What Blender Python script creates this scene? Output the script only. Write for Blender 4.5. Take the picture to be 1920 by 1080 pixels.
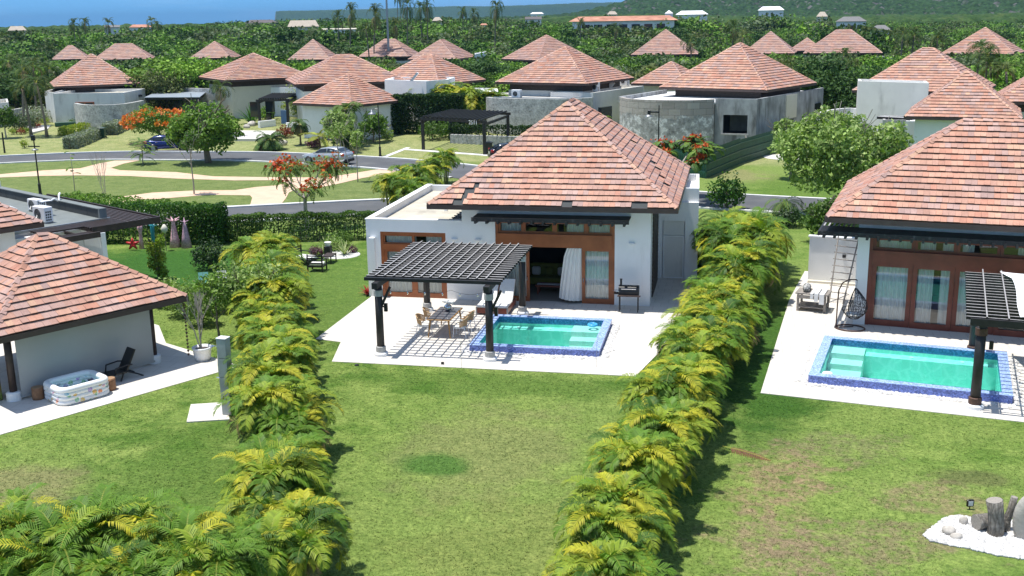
import bpy, math, random
import numpy as np
from mathutils import Vector, Matrix
random.seed(7); RNG=np.random.default_rng(7)
for o in list(bpy.data.objects): bpy.data.objects.remove(o)
SC=bpy.context.scene; COL=SC.collection
# ------------------------------------------------------------------ camera
HAZE=1.0e-4
F_PX=2020.0; CAMH=12.0
PITCH=math.atan(508/F_PX); ROLL=math.radians(0.95); YAW=math.atan2(427,math.hypot(F_PX,508))
FW=Vector((-math.sin(YAW)*math.cos(PITCH),math.cos(YAW)*math.cos(PITCH),-math.sin(PITCH)))
R0=Vector((math.cos(YAW),math.sin(YAW),0)); U0=R0.cross(FW)
RT=math.cos(ROLL)*R0-math.sin(ROLL)*U0; UP=math.sin(ROLL)*R0+math.cos(ROLL)*U0
cam=bpy.data.cameras.new('camera'); camo=bpy.data.objects.new('camera',cam); COL.objects.link(camo)
cam.sensor_width=36; cam.lens=F_PX/1920*36; cam.clip_start=0.5; cam.clip_end=60000
m3=Matrix((RT,UP,-FW)).transposed()
camo.matrix_world=Matrix.Translation((0,0,CAMH))@m3.to_4x4(); SC.camera=camo
# ------------------------------------------------------------------ world, sun, exposure
SUNV=Vector((-.22,-.03,1)).normalized()
w=bpy.data.worlds.new("World"); SC.world=w; w.use_nodes=True
nt=w.node_tree; bg=nt.nodes['Background']
sky=nt.nodes.new('ShaderNodeTexSky'); sky.sky_type='NISHITA'; sky.sun_disc=False
sky.sun_elevation=math.asin(SUNV.z); sky.sun_rotation=math.atan2(SUNV.x,SUNV.y)
sky.air_density=1.0; sky.dust_density=0.4; sky.ozone_density=1.6; sky.altitude=0
# thin broken cloud veil, part of the sky itself
tc=nt.nodes.new('ShaderNodeTexCoord'); mp=nt.nodes.new('ShaderNodeMapping'); mp.inputs['Scale'].default_value=(3,3,26)
nz=nt.nodes.new('ShaderNodeTexNoise'); nz.inputs['Scale'].default_value=2.2; nz.inputs['Detail'].default_value=6
cr=nt.nodes.new('ShaderNodeValToRGB'); cr.color_ramp.elements[0].position=.48; cr.color_ramp.elements[1].position=.75
cr.color_ramp.elements[1].color=(.16,.16,.16,1)
mx=nt.nodes.new('ShaderNodeMix'); mx.data_type='RGBA'; mx.inputs['B'].default_value=(7.5,8.2,9.5,1)
nt.links.new(tc.outputs['Generated'],mp.inputs[0]); nt.links.new(mp.outputs[0],nz.inputs[0]); nt.links.new(nz.outputs[0],cr.inputs[0])
nt.links.new(cr.outputs[0],mx.inputs['Factor']);  
# deep clear blue low over the sea, as through dry trade-wind air
sx=nt.nodes.new('ShaderNodeSeparateXYZ'); nt.links.new(tc.outputs['Generated'],sx.inputs[0])
er=nt.nodes.new('ShaderNodeValToRGB'); er.color_ramp.elements[0].position=.02; er.color_ramp.elements[0].color=(1,1,1,1); er.color_ramp.elements[1].position=.30; er.color_ramp.elements[1].color=(0,0,0,1); nt.links.new(sx.outputs[2],er.inputs[0])
m0=nt.nodes.new('ShaderNodeMix'); m0.data_type='RGBA'; m0.inputs['B'].default_value=(1.25,3.3,6.0,1); nt.links.new(er.outputs[0],m0.inputs['Factor']); nt.links.new(sky.outputs[0],m0.inputs['A']); nt.links.new(m0.outputs['Result'],mx.inputs['A'])
nt.links.new(mx.outputs['Result'],bg.inputs[0])
bg.inputs[1].default_value=0.125
sun=bpy.data.lights.new('sun','SUN'); sun.energy=4.2; sun.angle=math.radians(.5); sun.color=(1,.965,.91)
so=bpy.data.objects.new('sun',sun); COL.objects.link(so); so.rotation_euler=SUNV.to_track_quat('Z','Y').to_euler(); so.location=(0,0,80)
SC.view_settings.view_transform='Standard'; SC.view_settings.look='None'; SC.view_settings.exposure=0.52; SC.view_settings.gamma=1
try: SC.view_settings.use_curve_mapping=False
except Exception: pass
SC.render.engine='CYCLES'
SC.cycles.max_bounces=6; SC.cycles.diffuse_bounces=3; SC.cycles.glossy_bounces=3; SC.cycles.transmission_bounces=4; SC.cycles.transparent_max_bounces=12; SC.cycles.volume_bounces=0
# ------------------------------------------------------------------ maths helpers
def sst(a,b,x): t=min(1,max(0,(x-a)/(b-a))); return t*t*(3-2*t)
def gz(x,y):
    z=.5*sst(97,120,y)+4.6*sst(215,430,y)*(1-.72*sst(-70,50,x))+.9*sst(430,700,y)
    return z
def ray(px,py): return FW+RT*((px-960)/F_PX)-UP*((py-540)/F_PX)
def TP(px,py,z=0.):                       # the point at height z seen along a sight line (survey of the photo)
    d=ray(px,py); t=(z-CAMH)/d.z; return Vector((0,0,CAMH))+d*t
def G(px,py):
    z=0
    for i in range(6):
        p=TP(px,py,z); z=gz(p.x,p.y)
    return Vector((p.x,p.y,z))
def DP(px,dist,z=None):                   # ground point at horizontal distance dist in the direction of column px
    d=ray(px,40); h=math.hypot(d.x,d.y); x,y=d.x/h*dist,d.y/h*dist
    return Vector((x,y,gz(x,y) if z is None else z))
def rot2(x,y,a): c,s=math.cos(a),math.sin(a); return c*x-s*y,s*x+c*y
# ------------------------------------------------------------------ mesh builder
class MB:
    def __init__(s): s.v=[]; s.f=[]; s.c=[]
    def face(s,pts,c=(1,1,1)):
        n=len(s.v); s.v+=[tuple(p) for p in pts]; s.f.append(tuple(range(n,n+len(pts)))); s.c.append(c)
    def add(s,V,Fs,c=(1,1,1)):
        n=len(s.v); s.v+=[tuple(p) for p in V]
        for f in Fs: s.f.append(tuple(n+i for i in f)); s.c.append(c)
    def box(s,x0,x1,y0,y1,z0,z1,c=(1,1,1),rz=0,o=(0,0,0)):
        V=[]
        for z in(z0,z1):
            for x,y in((x0,y0),(x1,y0),(x1,y1),(x0,y1)):
                if rz: x,y=rot2(x,y,rz)
                V.append((x+o[0],y+o[1],z+o[2]))
        s.add(V,[(3,2,1,0),(4,5,6,7),(0,1,5,4),(1,2,6,5),(2,3,7,6),(3,0,4,7)],c); return s
    def bbox(s,x0,x1,y0,y1,z0,z1,b=.02,c=(1,1,1)):    # box with chamfered edges
        V=[]
        for z,i in((z0,b),(z0+b,0),(z1-b,0),(z1,b)):
            for x,y in((x0+i+b,y0+i),(x1-i-b,y0+i),(x1-i,y0+i+b),(x1-i,y1-i-b),(x1-i-b,y1-i),(x0+i+b,y1-i),(x0+i,y1-i-b),(x0+i,y0+i+b)): V.append((x,y,z))
        Fs=[tuple(range(7,-1,-1)),tuple(range(24,32))]
        for k in range(3):
            for j in range(8): Fs.append((k*8+j,k*8+(j+1)%8,k*8+8+(j+1)%8,k*8+8+j))
        s.add(V,Fs,c); return s
    def beam(s,a,b,w,h,c=(1,1,1)):
        a=Vector(a);b=Vector(b);d=(b-a).normalized(); up=Vector((0,0,1))
        if abs(d.z)>.95: up=Vector((0,1,0))
        r=d.cross(up).normalized(); u=r.cross(d)
        V=[p+r*(i*w/2)+u*(j*h/2) for p in(a,b) for i,j in((-1,-1),(1,-1),(1,1),(-1,1))]
        s.add(V,[(0,1,2,3),(7,6,5,4),(0,4,5,1),(1,5,6,2),(2,6,7,3),(3,7,4,0)],c); return s
    def tube(s,pts,rs,n=8,c=(1,1,1),caps=True):
        pts=[Vector(p) for p in pts]
        if not hasattr(rs,'__len__'): rs=[rs]*len(pts)
        V=[];Fs=[]
        pr=None
        for i,p in enumerate(pts):
            d=(pts[min(i+1,len(pts)-1)]-pts[max(i-1,0)])
            d=d.normalized() if d.length>1e-9 else Vector((0,0,1))
            if pr is None: r=d.orthogonal().normalized()
            else:
                r=pr-d*pr.dot(d); r=r.normalized() if r.length>1e-6 else d.orthogonal().normalized()
            pr=r; u=d.cross(r)
            for k in range(n):
                a=2*math.pi*k/n; V.append(p+(r*math.cos(a)+u*math.sin(a))*rs[i])
        for i in range(len(pts)-1):
            for k in range(n): Fs.append((i*n+k,i*n+(k+1)%n,(i+1)*n+(k+1)%n,(i+1)*n+k))
        if caps: Fs+=[tuple(range(n-1,-1,-1)),tuple(range((len(pts)-1)*n,len(pts)*n))]
        s.add(V,Fs,c); return s
    def lathe(s,prof,n=16,o=(0,0,0),c=(1,1,1)):
        V=[(o[0]+r*math.cos(2*math.pi*k/n),o[1]+r*math.sin(2*math.pi*k/n),o[2]+z) for r,z in prof for k in range(n)]
        Fs=[(i*n+k,i*n+(k+1)%n,(i+1)*n+(k+1)%n,(i+1)*n+k) for i in range(len(prof)-1) for k in range(n)]
        Fs+=[tuple(range(n-1,-1,-1)),tuple(range((len(prof)-1)*n,len(prof)*n))]
        s.add(V,Fs,c); return s
    def prism(s,poly,z0,z1,c=(1,1,1)):
        n=len(poly); A=sum(poly[i][0]*poly[(i+1)%n][1]-poly[(i+1)%n][0]*poly[i][1] for i in range(n))
        if A<0: poly=poly[::-1]
        V=[(p[0],p[1],z0) for p in poly]+[(p[0],p[1],z1) for p in poly]
        s.add(V,[tuple(range(n-1,-1,-1)),tuple(range(n,2*n))]+[(i,(i+1)%n,n+(i+1)%n,n+i) for i in range(n)],c); return s
    def wallbox(s,poly,z0,z1,zr,t,c=(1,1,1)):            # flat-roofed block: solid to zr, parapet ring to z1
        n=len(poly); A=sum(poly[i][0]*poly[(i+1)%n][1]-poly[(i+1)%n][0]*poly[i][1] for i in range(n))
        if A<0: poly=poly[::-1]
        P=[Vector((p[0],p[1])) for p in poly]; I=[]
        for i in range(n):
            a=(P[i]-P[i-1]).normalized(); b=(P[(i+1)%n]-P[i]).normalized()
            na=Vector((-a.y,a.x)); nb=Vector((-b.y,b.x)); m=(na+nb)
            I.append(P[i]+m*(t/max(.3,(1+na.dot(nb)))))
        V=[(*p,z0) for p in P]+[(*p,z1) for p in P]+[(*p,z1) for p in I]+[(*p,zr) for p in I]
        Fs=[(i,(i+1)%n,n+(i+1)%n,n+i) for i in range(n)]+[(n+i,n+(i+1)%n,2*n+(i+1)%n,2*n+i) for i in range(n)]+[(2*n+i,2*n+(i+1)%n,3*n+(i+1)%n,3*n+i) for i in range(n)]
        Fs+=[tuple(range(3*n,4*n)),tuple(range(n-1,-1,-1))]
        s.add(V,Fs,c); return s
    def mesh(s,name,mat,smooth=False):
        me=bpy.data.meshes.new(name); me.from_pydata(s.v,[],s.f)
        a=me.attributes.new('Col','FLOAT_COLOR','FACE')
        a.data.foreach_set('color',np.array([(*c[:3],1) for c in s.c],dtype=np.float32).ravel())
        if mat: me.materials.append(mat)
        if smooth: me.shade_smooth()
        me.update(); return me
def npmesh(name,V,C,mat,k=4):
    """V (n,k,3) faces, C (n,3) colours"""
    n=len(V); me=bpy.data.meshes.new(name)
    me.vertices.add(n*k); me.vertices.foreach_set('co',V.astype(np.float32).ravel())
    me.loops.add(n*k); me.loops.foreach_set('vertex_index',np.arange(n*k,dtype=np.int32))
    me.polygons.add(n); me.polygons.foreach_set('loop_start',np.arange(0,n*k,k,dtype=np.int32))
    me.polygons.foreach_set('loop_total',np.full(n,k,dtype=np.int32))
    me.update(calc_edges=True)
    a=me.attributes.new('Col','FLOAT_COLOR','FACE')
    a.data.foreach_set('color',np.concatenate([C,np.ones((n,1))],1).astype(np.float32).ravel())
    me.materials.append(mat); return me
def gridmesh(name,X,Y,Z,mat,smooth=True):
    ny,nx=X.shape; me=bpy.data.meshes.new(name)
    V=np.stack([X,Y,Z],-1).reshape(-1,3); idx=np.arange(nx*ny).reshape(ny,nx)
    Q=np.stack([idx[:-1,:-1],idx[:-1,1:],idx[1:,1:],idx[1:,:-1]],-1).reshape(-1,4); n=len(Q)
    me.vertices.add(len(V)); me.vertices.foreach_set('co',V.astype(np.float32).ravel())
    me.loops.add(n*4); me.loops.foreach_set('vertex_index',Q.astype(np.int32).ravel())
    me.polygons.add(n); me.polygons.foreach_set('loop_start',np.arange(0,n*4,4,dtype=np.int32)); me.polygons.foreach_set('loop_total',np.full(n,4,dtype=np.int32))
    me.update(calc_edges=True); me.materials.append(mat)
    if smooth: me.shade_smooth()
    return me
# ------------------------------------------------------------------ objects
def obj(name,me,parent=None,loc=(0,0,0),rz=0):
    o=bpy.data.objects.new(name,me); COL.objects.link(o); o.location=loc
    if rz: o.rotation_euler=(0,0,rz)
    if parent: o.parent=parent
    return o
def thing(name,label,cat,loc=(0,0,0),rz=0,group=None):
    o=obj(name,None,None,loc,rz); o.empty_display_size=.3; o['label']=label; o['category']=cat
    if group: o['group']=group
    return o
def tag(o,label,cat,group=None):
    o['label']=label; o['category']=cat
    if group: o['group']=group
    return o
def part(name,mb,mat,parent,smooth=False,label=None,loc=(0,0,0)):
    o=obj(name,mb.mesh(name,mat,smooth) if isinstance(mb,MB) else mb,parent,loc)
    if label: o['label']=label
    return o
def single(name,mb,mat,label,cat,loc=(0,0,0),rz=0,group=None,smooth=False):
    o=obj(name,mb.mesh(name,mat,smooth) if isinstance(mb,MB) else mb,None,loc,rz); return tag(o,label,cat,group)
def struct(name,mb,mat,smooth=False,kind='structure',label=None):
    o=obj(name,mb.mesh(name,mat,smooth) if isinstance(mb,MB) else mb); o['kind']=kind
    if label: o['label']=label
    if kind=='stuff': o['category']=name.replace('_',' ')
    return o
def dup(root,loc,rz=0,label=None,group=None,scale=None,name=None):
    r=root.copy(); COL.objects.link(r); r.location=loc; r.rotation_euler=(0,0,rz)
    if scale: r.scale=(scale,)*3 if not hasattr(scale,'__len__') else scale
    if label: r['label']=label
    if group: r['group']=group
    if name: r.name=name
    for ch in list(root.children):
        c=ch.copy(); COL.objects.link(c); c.parent=r
        for g in ch.children:
            d=g.copy(); COL.objects.link(d); d.parent=c
    return r
# ------------------------------------------------------------------ materials
def newmat(name):
    m=bpy.data.materials.new(name); m.use_nodes=True; t=m.node_tree; b=t.nodes['Principled BSDF']; return m,t,b
def N(t,ty,**kw):
    n=t.nodes.new(ty)
    for k,v in kw.items():
        if k in n.inputs: n.inputs[k].default_value=v
        else: setattr(n,k,v)
    return n
def L(t,a,b): t.links.new(a,b)
def ramp(t,fac,stops):
    r=t.nodes.new('ShaderNodeValToRGB'); e=r.color_ramp.elements
    while len(e)<len(stops): e.new(.5)
    for i,(p,c) in enumerate(stops):
        e[i].position=p; e[i].color=(*c,1) if len(c)==3 else c
    L(t,fac,r.inputs[0]); return r.outputs[0]
def mixc(t,fac,a,b,bt='MIX'):
    m=t.nodes.new('ShaderNodeMix'); m.data_type='RGBA'; m.blend_type=bt
    for s,v in(('Factor',fac),('A',a),('B',b)):
        i=m.inputs[s]
        if s!='Factor': i=[q for q in m.inputs if q.name==s and q.type=='RGBA'][0]
        else: i=m.inputs[0]
        if hasattr(v,'is_linked') or hasattr(v,'links'): L(t,v,i)
        elif isinstance(v,(int,float)): i.default_value=v
        else: i.default_value=(*v,1)
    return m.outputs[2]
def coords(t,kind='Object',scale=(1,1,1)):
    if kind=='World': src=t.nodes.new('ShaderNodeNewGeometry').outputs['Position']
    else: src=t.nodes.new('ShaderNodeTexCoord').outputs[kind]
    mp=t.nodes.new('ShaderNodeMapping'); mp.inputs['Scale'].default_value=scale; L(t,src,mp.inputs[0]); return mp.outputs[0]
def noise(t,vec,scale,detail=4,rough=.55):
    n=N(t,'ShaderNodeTexNoise',Scale=scale,Detail=detail,Roughness=rough); L(t,vec,n.inputs['Vector']); return n.outputs[0]
def bump(t,b,h,strength=.3,dist=.02):
    n=N(t,'ShaderNodeBump',Strength=strength,Distance=dist); L(t,h,n.inputs['Height']); L(t,n.outputs[0],b.inputs['Normal'])
def simple(name,c,rough=.6,var=.12,scale=3.,metal=0,bmp=0,bscale=40,kind='Object',dirt=None,spec=.5,c2=None):
    m,t,b=newmat(name); v=coords(t,kind); n=noise(t,v,scale)
    a=tuple(x*(1-var) for x in c); d=c2 or tuple(min(1,x*(1+var)) for x in c)
    col=ramp(t,n,[(.3,a),(.7,d)])
    if dirt:
        vd=coords(t,kind,(1,1,.25)); n2=noise(t,vd,dirt[1],6,.65); col=mixc(t,ramp(t,n2,[(dirt[2],(0,0,0)),(dirt[2]+.2,(1,1,1))]),col,dirt[0])
    L(t,col,b.inputs['Base Color']); b.inputs['Roughness'].default_value=rough; b.inputs['Metallic'].default_value=metal
    b.inputs['Specular IOR Level'].default_value=spec
    if bmp: bump(t,b,noise(t,v,bscale,5),bmp)
    return m
def attrmat(name,rough=.6,var=.15,scale=4,bmp=0,transl=0,spec=.4,mul=1.0,bscale=30):
    m,t,b=newmat(name); a=t.nodes.new('ShaderNodeAttribute'); a.attribute_name='Col'
    v=coords(t,'Object'); n=noise(t,v,scale,3)
    col=mixc(t,1.0,a.outputs['Color'],ramp(t,n,[(.25,((1-var)*mul,)*3),(.75,((1+var)*mul,)*3)]),'MULTIPLY')
    L(t,col,b.inputs['Base Color']); b.inputs['Roughness'].default_value=rough; b.inputs['Specular IOR Level'].default_value=spec
    if bmp: bump(t,b,noise(t,v,bscale,4),bmp)
    if transl:
        tr=t.nodes.new('ShaderNodeBsdfTranslucent'); L(t,mixc(t,1.0,col,(1.0,1.15,.5),'MULTIPLY'),tr.inputs[0])
        ms=t.nodes.new('ShaderNodeMixShader'); ms.inputs[0].default_value=transl; L(t,b.outputs[0],ms.inputs[1]); L(t,tr.outputs[0],ms.inputs[2])
        L(t,ms.outputs[0],t.nodes['Material Output'].inputs[0])
    return m
M={}
M['wall']=simple('white_render_wall',(.82,.82,.81),.75,.035,1.2,bmp=.15,bscale=25,dirt=((.66,.65,.61),1.1,.60))
M['wall_grey']=simple('pale_grey_render_wall',(.70,.69,.65),.8,.06,.8,bmp=.15,dirt=((.38,.37,.35),.6,.55))
M['wall_cream']=simple('cream_render_wall',(.66,.62,.52),.8,.05,.8,dirt=((.45,.42,.35),.6,.6))
M['roofdeck']=simple('weathered_roof_deck',(.50,.46,.37),.9,.15,.9,bmp=.2,dirt=((.27,.24,.19),.8,.55))
M['felt']=simple('grey_roof_felt',(.17,.19,.185),.9,.12,2,bmp=.2,dirt=((.25,.27,.26),.7,.6))
M['felt_dark']=simple('dark_parapet_felt',(.055,.06,.06),.85,.15,2)
M['wood']=simple('varnished_wood',(.30,.085,.025),.38,.2,1.5,c2=(.37,.115,.038))
M['wood_red']=simple('dark_red_wood',(.17,.036,.018),.4,.2,1.5,c2=(.23,.055,.03))
M['wood_dark']=simple('dark_brown_timber',(.045,.028,.022),.55,.3,5)
M['fascia']=simple('brown_fascia',(.07,.045,.038),.5,.15,3)
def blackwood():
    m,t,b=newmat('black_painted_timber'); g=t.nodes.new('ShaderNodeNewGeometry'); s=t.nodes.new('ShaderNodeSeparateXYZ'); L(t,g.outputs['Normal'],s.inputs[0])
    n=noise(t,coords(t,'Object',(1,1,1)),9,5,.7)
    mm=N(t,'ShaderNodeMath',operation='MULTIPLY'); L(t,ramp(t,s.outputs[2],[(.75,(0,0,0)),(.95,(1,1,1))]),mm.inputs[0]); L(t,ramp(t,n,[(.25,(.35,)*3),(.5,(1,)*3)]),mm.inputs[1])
    L(t,mixc(t,mm.outputs[0],(.017,.015,.014),(.38,.37,.36)),b.inputs['Base Color']); b.inputs['Roughness'].default_value=.5; return m  # sky sheen on upward faces painted in as patchy grey
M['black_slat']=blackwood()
M['black']=simple('matt_black_timber',(.018,.016,.015),.55,.3,6)
M['black_worn']=simple('peeling_black_timber',(.022,.02,.018),.7,.3,6,dirt=((.16,.15,.14),7,.56))
M['conc']=simple('concrete_collar',(.42,.41,.39),.9,.15,8,bmp=.3)
M['white']=simple('white_paint',(.82,.82,.82),.45,.03,4)
M['cushion']=simple('off_white_cushion',(.82,.80,.76),.9,.03,6,bmp=.1)
M['patio']=None
M['asphalt']=simple('asphalt',(.085,.088,.092),.85,.16,.5,kind='World',bmp=.2,bscale=60,dirt=((.13,.128,.12),.35,.55))
M['kerb']=simple('painted_kerb',(.66,.65,.62),.8,.12,1.5,kind='World',dirt=((.42,.41,.38),1.2,.6))
M['path']=simple('coral_sand_path',(.62,.43,.30),.95,.10,1.2,kind='World',bmp=.2,dirt=((.50,.40,.24),.9,.62))
M['drive']=simple('pale_driveway',(.60,.57,.52),.9,.1,.7,kind='World',dirt=((.4,.38,.34),.6,.6))
M['metal_grey']=simple('grey_metal',(.35,.36,.37),.4,.05,4,metal=.7)
M['black_metal']=simple('black_metal',(.015,.015,.016),.35,.1,4,metal=.2)
M['chrome']=simple('chrome',(.7,.7,.7),.12,.02,4,metal=1)
M['rope']=simple('beige_rope',(.55,.36,.19),.8,.2,20)
M['oak']=simple('light_oak',(.38,.20,.06),.45,.2,8)
M['tabletop']=simple('dark_stone_table_top',(.14,.14,.15),.25,.1,6)
M['rust']=simple('rusty_steel',(.09,.045,.03),.7,.3,12)
M['bark']=simple('grey_bark',(.20,.165,.125),.95,.3,7,bmp=.6,bscale=18)
M['bark_pale']=simple('pale_bark',(.36,.32,.27),.95,.2,7,bmp=.4,bscale=18)
M['logend']=simple('cut_log_end',(.30,.27,.23),.9,.2,30)
M['driftwood']=simple('weathered_grey_log',(.30,.27,.24),.9,.3,10,bmp=.8,bscale=22)
def barkmat():
    m,t,b=newmat('furrowed_bark'); v=coords(t,'Object',(22,22,4)); vo=N(t,'ShaderNodeTexVoronoi',Scale=1.0,feature='DISTANCE_TO_EDGE'); nn=N(t,'ShaderNodeTexNoise',Scale=.9,Detail=3.); L(t,v,nn.inputs[0]); L(t,mixc(t,.4,v,nn.outputs[1]),vo.inputs['Vector'])
    col=ramp(t,vo.outputs[0],[(0,(.045,.038,.03)),(.12,(.17,.15,.125)),(.4,(.29,.265,.23))]); L(t,mixc(t,.5,col,ramp(t,noise(t,coords(t,'Object'),14,4),[(.3,(.10,.09,.075)),(.7,(.30,.28,.25))])),b.inputs['Base Color']); b.inputs['Roughness'].default_value=.95; bump(t,b,vo.outputs[0],1.,.05); return m
M['furrow']=barkmat()
M['curtain']=simple('sheer_curtain',(.78,.78,.74),.9,.03,3)
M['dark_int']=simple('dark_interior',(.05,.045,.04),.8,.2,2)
M['screen']=simple('grey_roller_screen',(.40,.40,.385),.85,.04,1.2)
M['rock']=simple('pale_rock',(.48,.44,.38),.95,.25,6,bmp=.6,bscale=10)
M['grey_roof']=simple('grey_shingle',(.16,.155,.15),.85,.2,3)
M['thatch']=simple('dry_thatch',(.36,.31,.25),.95,.2,3,bmp=.5)
M['carblue']=simple('dark_blue_car_paint',(.015,.03,.13),.18,.04,2,metal=.4)
M['carsilver']=simple('silver_car_paint',(.52,.54,.56),.22,.03,2,metal=.55)
M['carblack']=simple('black_car_paint',(.01,.012,.02),.15,.04,2,metal=.3)
M['tyre']=simple('tyre_rubber',(.02,.02,.02),.8,.1,10)
M['redlens']=simple('red_tail_lens',(.45,.015,.015),.15,.05,5)
M['lens']=simple('clear_lens',(.7,.72,.75),.08,.02,5)
M['bin']=simple('dark_green_plastic',(.012,.05,.03),.4,.05,5)
M['bin_grey']=simple('charcoal_plastic',(.025,.03,.032),.4,.05,5)
M['greenfence']=simple('green_sheet_metal',(.012,.075,.045),.5,.2,2,dirt=((.03,.11,.075),1.5,.6))
M['pebble']=simple('white_pebble',(.66,.64,.60),.9,.28,34,bmp=.8,bscale=34)
M['flower_red']=attrmat('flower_petals',.6,.15,8,transl=.3)
M['leaf']=attrmat('tree_leaf',.55,.22,1.2,transl=.30,spec=.3)
M['leaf_far']=attrmat('distant_leaf',.7,.30,.6,transl=.20,spec=.2)
M['frond']=attrmat('palm_frond',.55,.18,2.5,transl=.24,spec=.25)
M['vcol']=attrmat('painted_surface',.6,.08,4)
def tilemat():
    m,t,b=newmat('clay_tile'); a=t.nodes.new('ShaderNodeAttribute'); a.attribute_name='Col'
    v=coords(t,'Object'); n=noise(t,v,1.1,5,.6); n2=noise(t,coords(t,'Object',(14,14,2)),1.6,3,.6)
    col=mixc(t,1.0,a.outputs['Color'],ramp(t,n,[(.3,(.80,.79,.80)),(.7,(1.12,1.12,1.1))]),'MULTIPLY')
    col=mixc(t,1.0,col,ramp(t,n2,[(.3,(.84,.82,.82)),(.7,(1.1,1.1,1.1))]),'MULTIPLY')
    L(t,col,b.inputs['Base Color']); b.inputs['Roughness'].default_value=.62; b.inputs['Specular IOR Level'].default_value=.35
    bump(t,b,n2,.25); return m
M['tile']=tilemat()
def glassmat(name,tint,f):
    m,t,b=newmat(name); t.nodes.remove(b)
    tr=t.nodes.new('ShaderNodeBsdfTransparent'); tr.inputs[0].default_value=(*tint,1)
    gl=N(t,'ShaderNodeBsdfGlossy',Roughness=.02); gl.inputs[0].default_value=(1,1,1,1)
    fr=N(t,'ShaderNodeFresnel',IOR=1.5); ad=N(t,'ShaderNodeMath',operation='ADD'); ad.inputs[1].default_value=f; L(t,fr.outputs[0],ad.inputs[0])
    ms=t.nodes.new('ShaderNodeMixShader'); L(t,ad.outputs[0],ms.inputs[0]); L(t,tr.outputs[0],ms.inputs[1]); L(t,gl.outputs[0],ms.inputs[2]); L(t,ms.outputs[0],t.nodes['Material Output'].inputs[0])
    return m
M['glass']=glassmat('window_glass',(.90,.94,.94),.05)
M['glass_dark']=simple('dark_window_glass',(.02,.025,.03),.06,.05,2,spec=.8)
def watermat():
    m,t,b=newmat('pool_water'); t.nodes.remove(b)
    tr=t.nodes.new('ShaderNodeBsdfTransparent'); tr.inputs[0].default_value=(.70,.975,.95,1)
    gl=N(t,'ShaderNodeBsdfGlossy',Roughness=.03)
    v=coords(t,'World'); n=noise(t,v,3.5,3); bp=N(t,'ShaderNodeBump',Strength=.12,Distance=.05); L(t,n,bp.inputs['Height']); L(t,bp.outputs[0],gl.inputs['Normal'])
    fr=N(t,'ShaderNodeFresnel',IOR=1.33); L(t,bp.outputs[0],fr.inputs['Normal'])
    ms=t.nodes.new('ShaderNodeMixShader'); L(t,fr.outputs[0],ms.inputs[0]); L(t,tr.outputs[0],ms.inputs[1]); L(t,gl.outputs[0],ms.inputs[2]); L(t,ms.outputs[0],t.nodes['Material Output'].inputs[0])
    return m
M['water']=watermat()
def poolfloor():
    m,t,b=newmat('turquoise_pool_finish'); v=coords(t,'World')
    vo=N(t,'ShaderNodeTexVoronoi',Scale=3.2,feature='DISTANCE_TO_EDGE'); 
    n=N(t,'ShaderNodeTexNoise',Scale=2.0); L(t,v,n.inputs[0]); mv=mixc(t,.25,v,n.outputs[1]); L(t,mv,vo.inputs['Vector'])
    col=mixc(t,ramp(t,vo.outputs[0],[(.0,(.8,.8,.8)),(.16,(0,0,0))]),(.34,.76,.66),(.50,.86,.78)); L(t,col,b.inputs['Base Color']); b.inputs['Roughness'].default_value=.6; return m  # paler web: rippling light lines painted into the floor colour
M['poolfloor']=poolfloor()
def mosaic(name,c):
    m,t,b=newmat(name); v=coords(t,'World'); vo=N(t,'ShaderNodeTexVoronoi',Scale=26.,distance='CHEBYCHEV'); L(t,v,vo.inputs['Vector'])
    s=t.nodes.new('ShaderNodeSeparateColor'); L(t,vo.outputs['Color'],s.inputs[0])
    L(t,ramp(t,s.outputs[0],[(0,tuple(x*.6 for x in c)),(.5,c),(1,tuple(min(1,x*1.5+.04) for x in c))]),b.inputs['Base Color']); b.inputs['Roughness'].default_value=.25; return m
M['mosaic']=mosaic('blue_mosaic',(.14,.20,.52)); M['mosaic_deep']=mosaic('deep_blue_mosaic',(.03,.14,.34)); M['mosaic_light']=mosaic('light_blue_mosaic',(.30,.42,.74))
def patiomat():
    m,t,b=newmat('travertine_paving'); v=coords(t,'Object'); br=N(t,'ShaderNodeTexBrick',Scale=1.0); br.offset=0.5
    br.inputs['Color1'].default_value=(.60,.56,.495,1); br.inputs['Color2'].default_value=(.65,.61,.55,1); br.inputs['Mortar'].default_value=(.42,.38,.32,1)
    br.inputs['Mortar Size'].default_value=.008; br.inputs['Brick Width'].default_value=.6; br.inputs['Row Height'].default_value=.6; L(t,v,br.inputs[0])
    n=noise(t,v,1.3,7,.65); col=mixc(t,ramp(t,n,[(.55,(0,0,0)),(.8,(.55,.55,.55))]),br.outputs[0],(.60,.50,.42))
    n3=noise(t,v,.5,5,.6); col=mixc(t,ramp(t,n3,[(.58,(0,0,0)),(.72,(.4,.4,.4))]),col,(.5,.47,.43))
    L(t,col,b.inputs['Base Color']); b.inputs['Roughness'].default_value=.7; bump(t,b,noise(t,v,12,5),.15); return m
M['patio']=patiomat()
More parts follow.
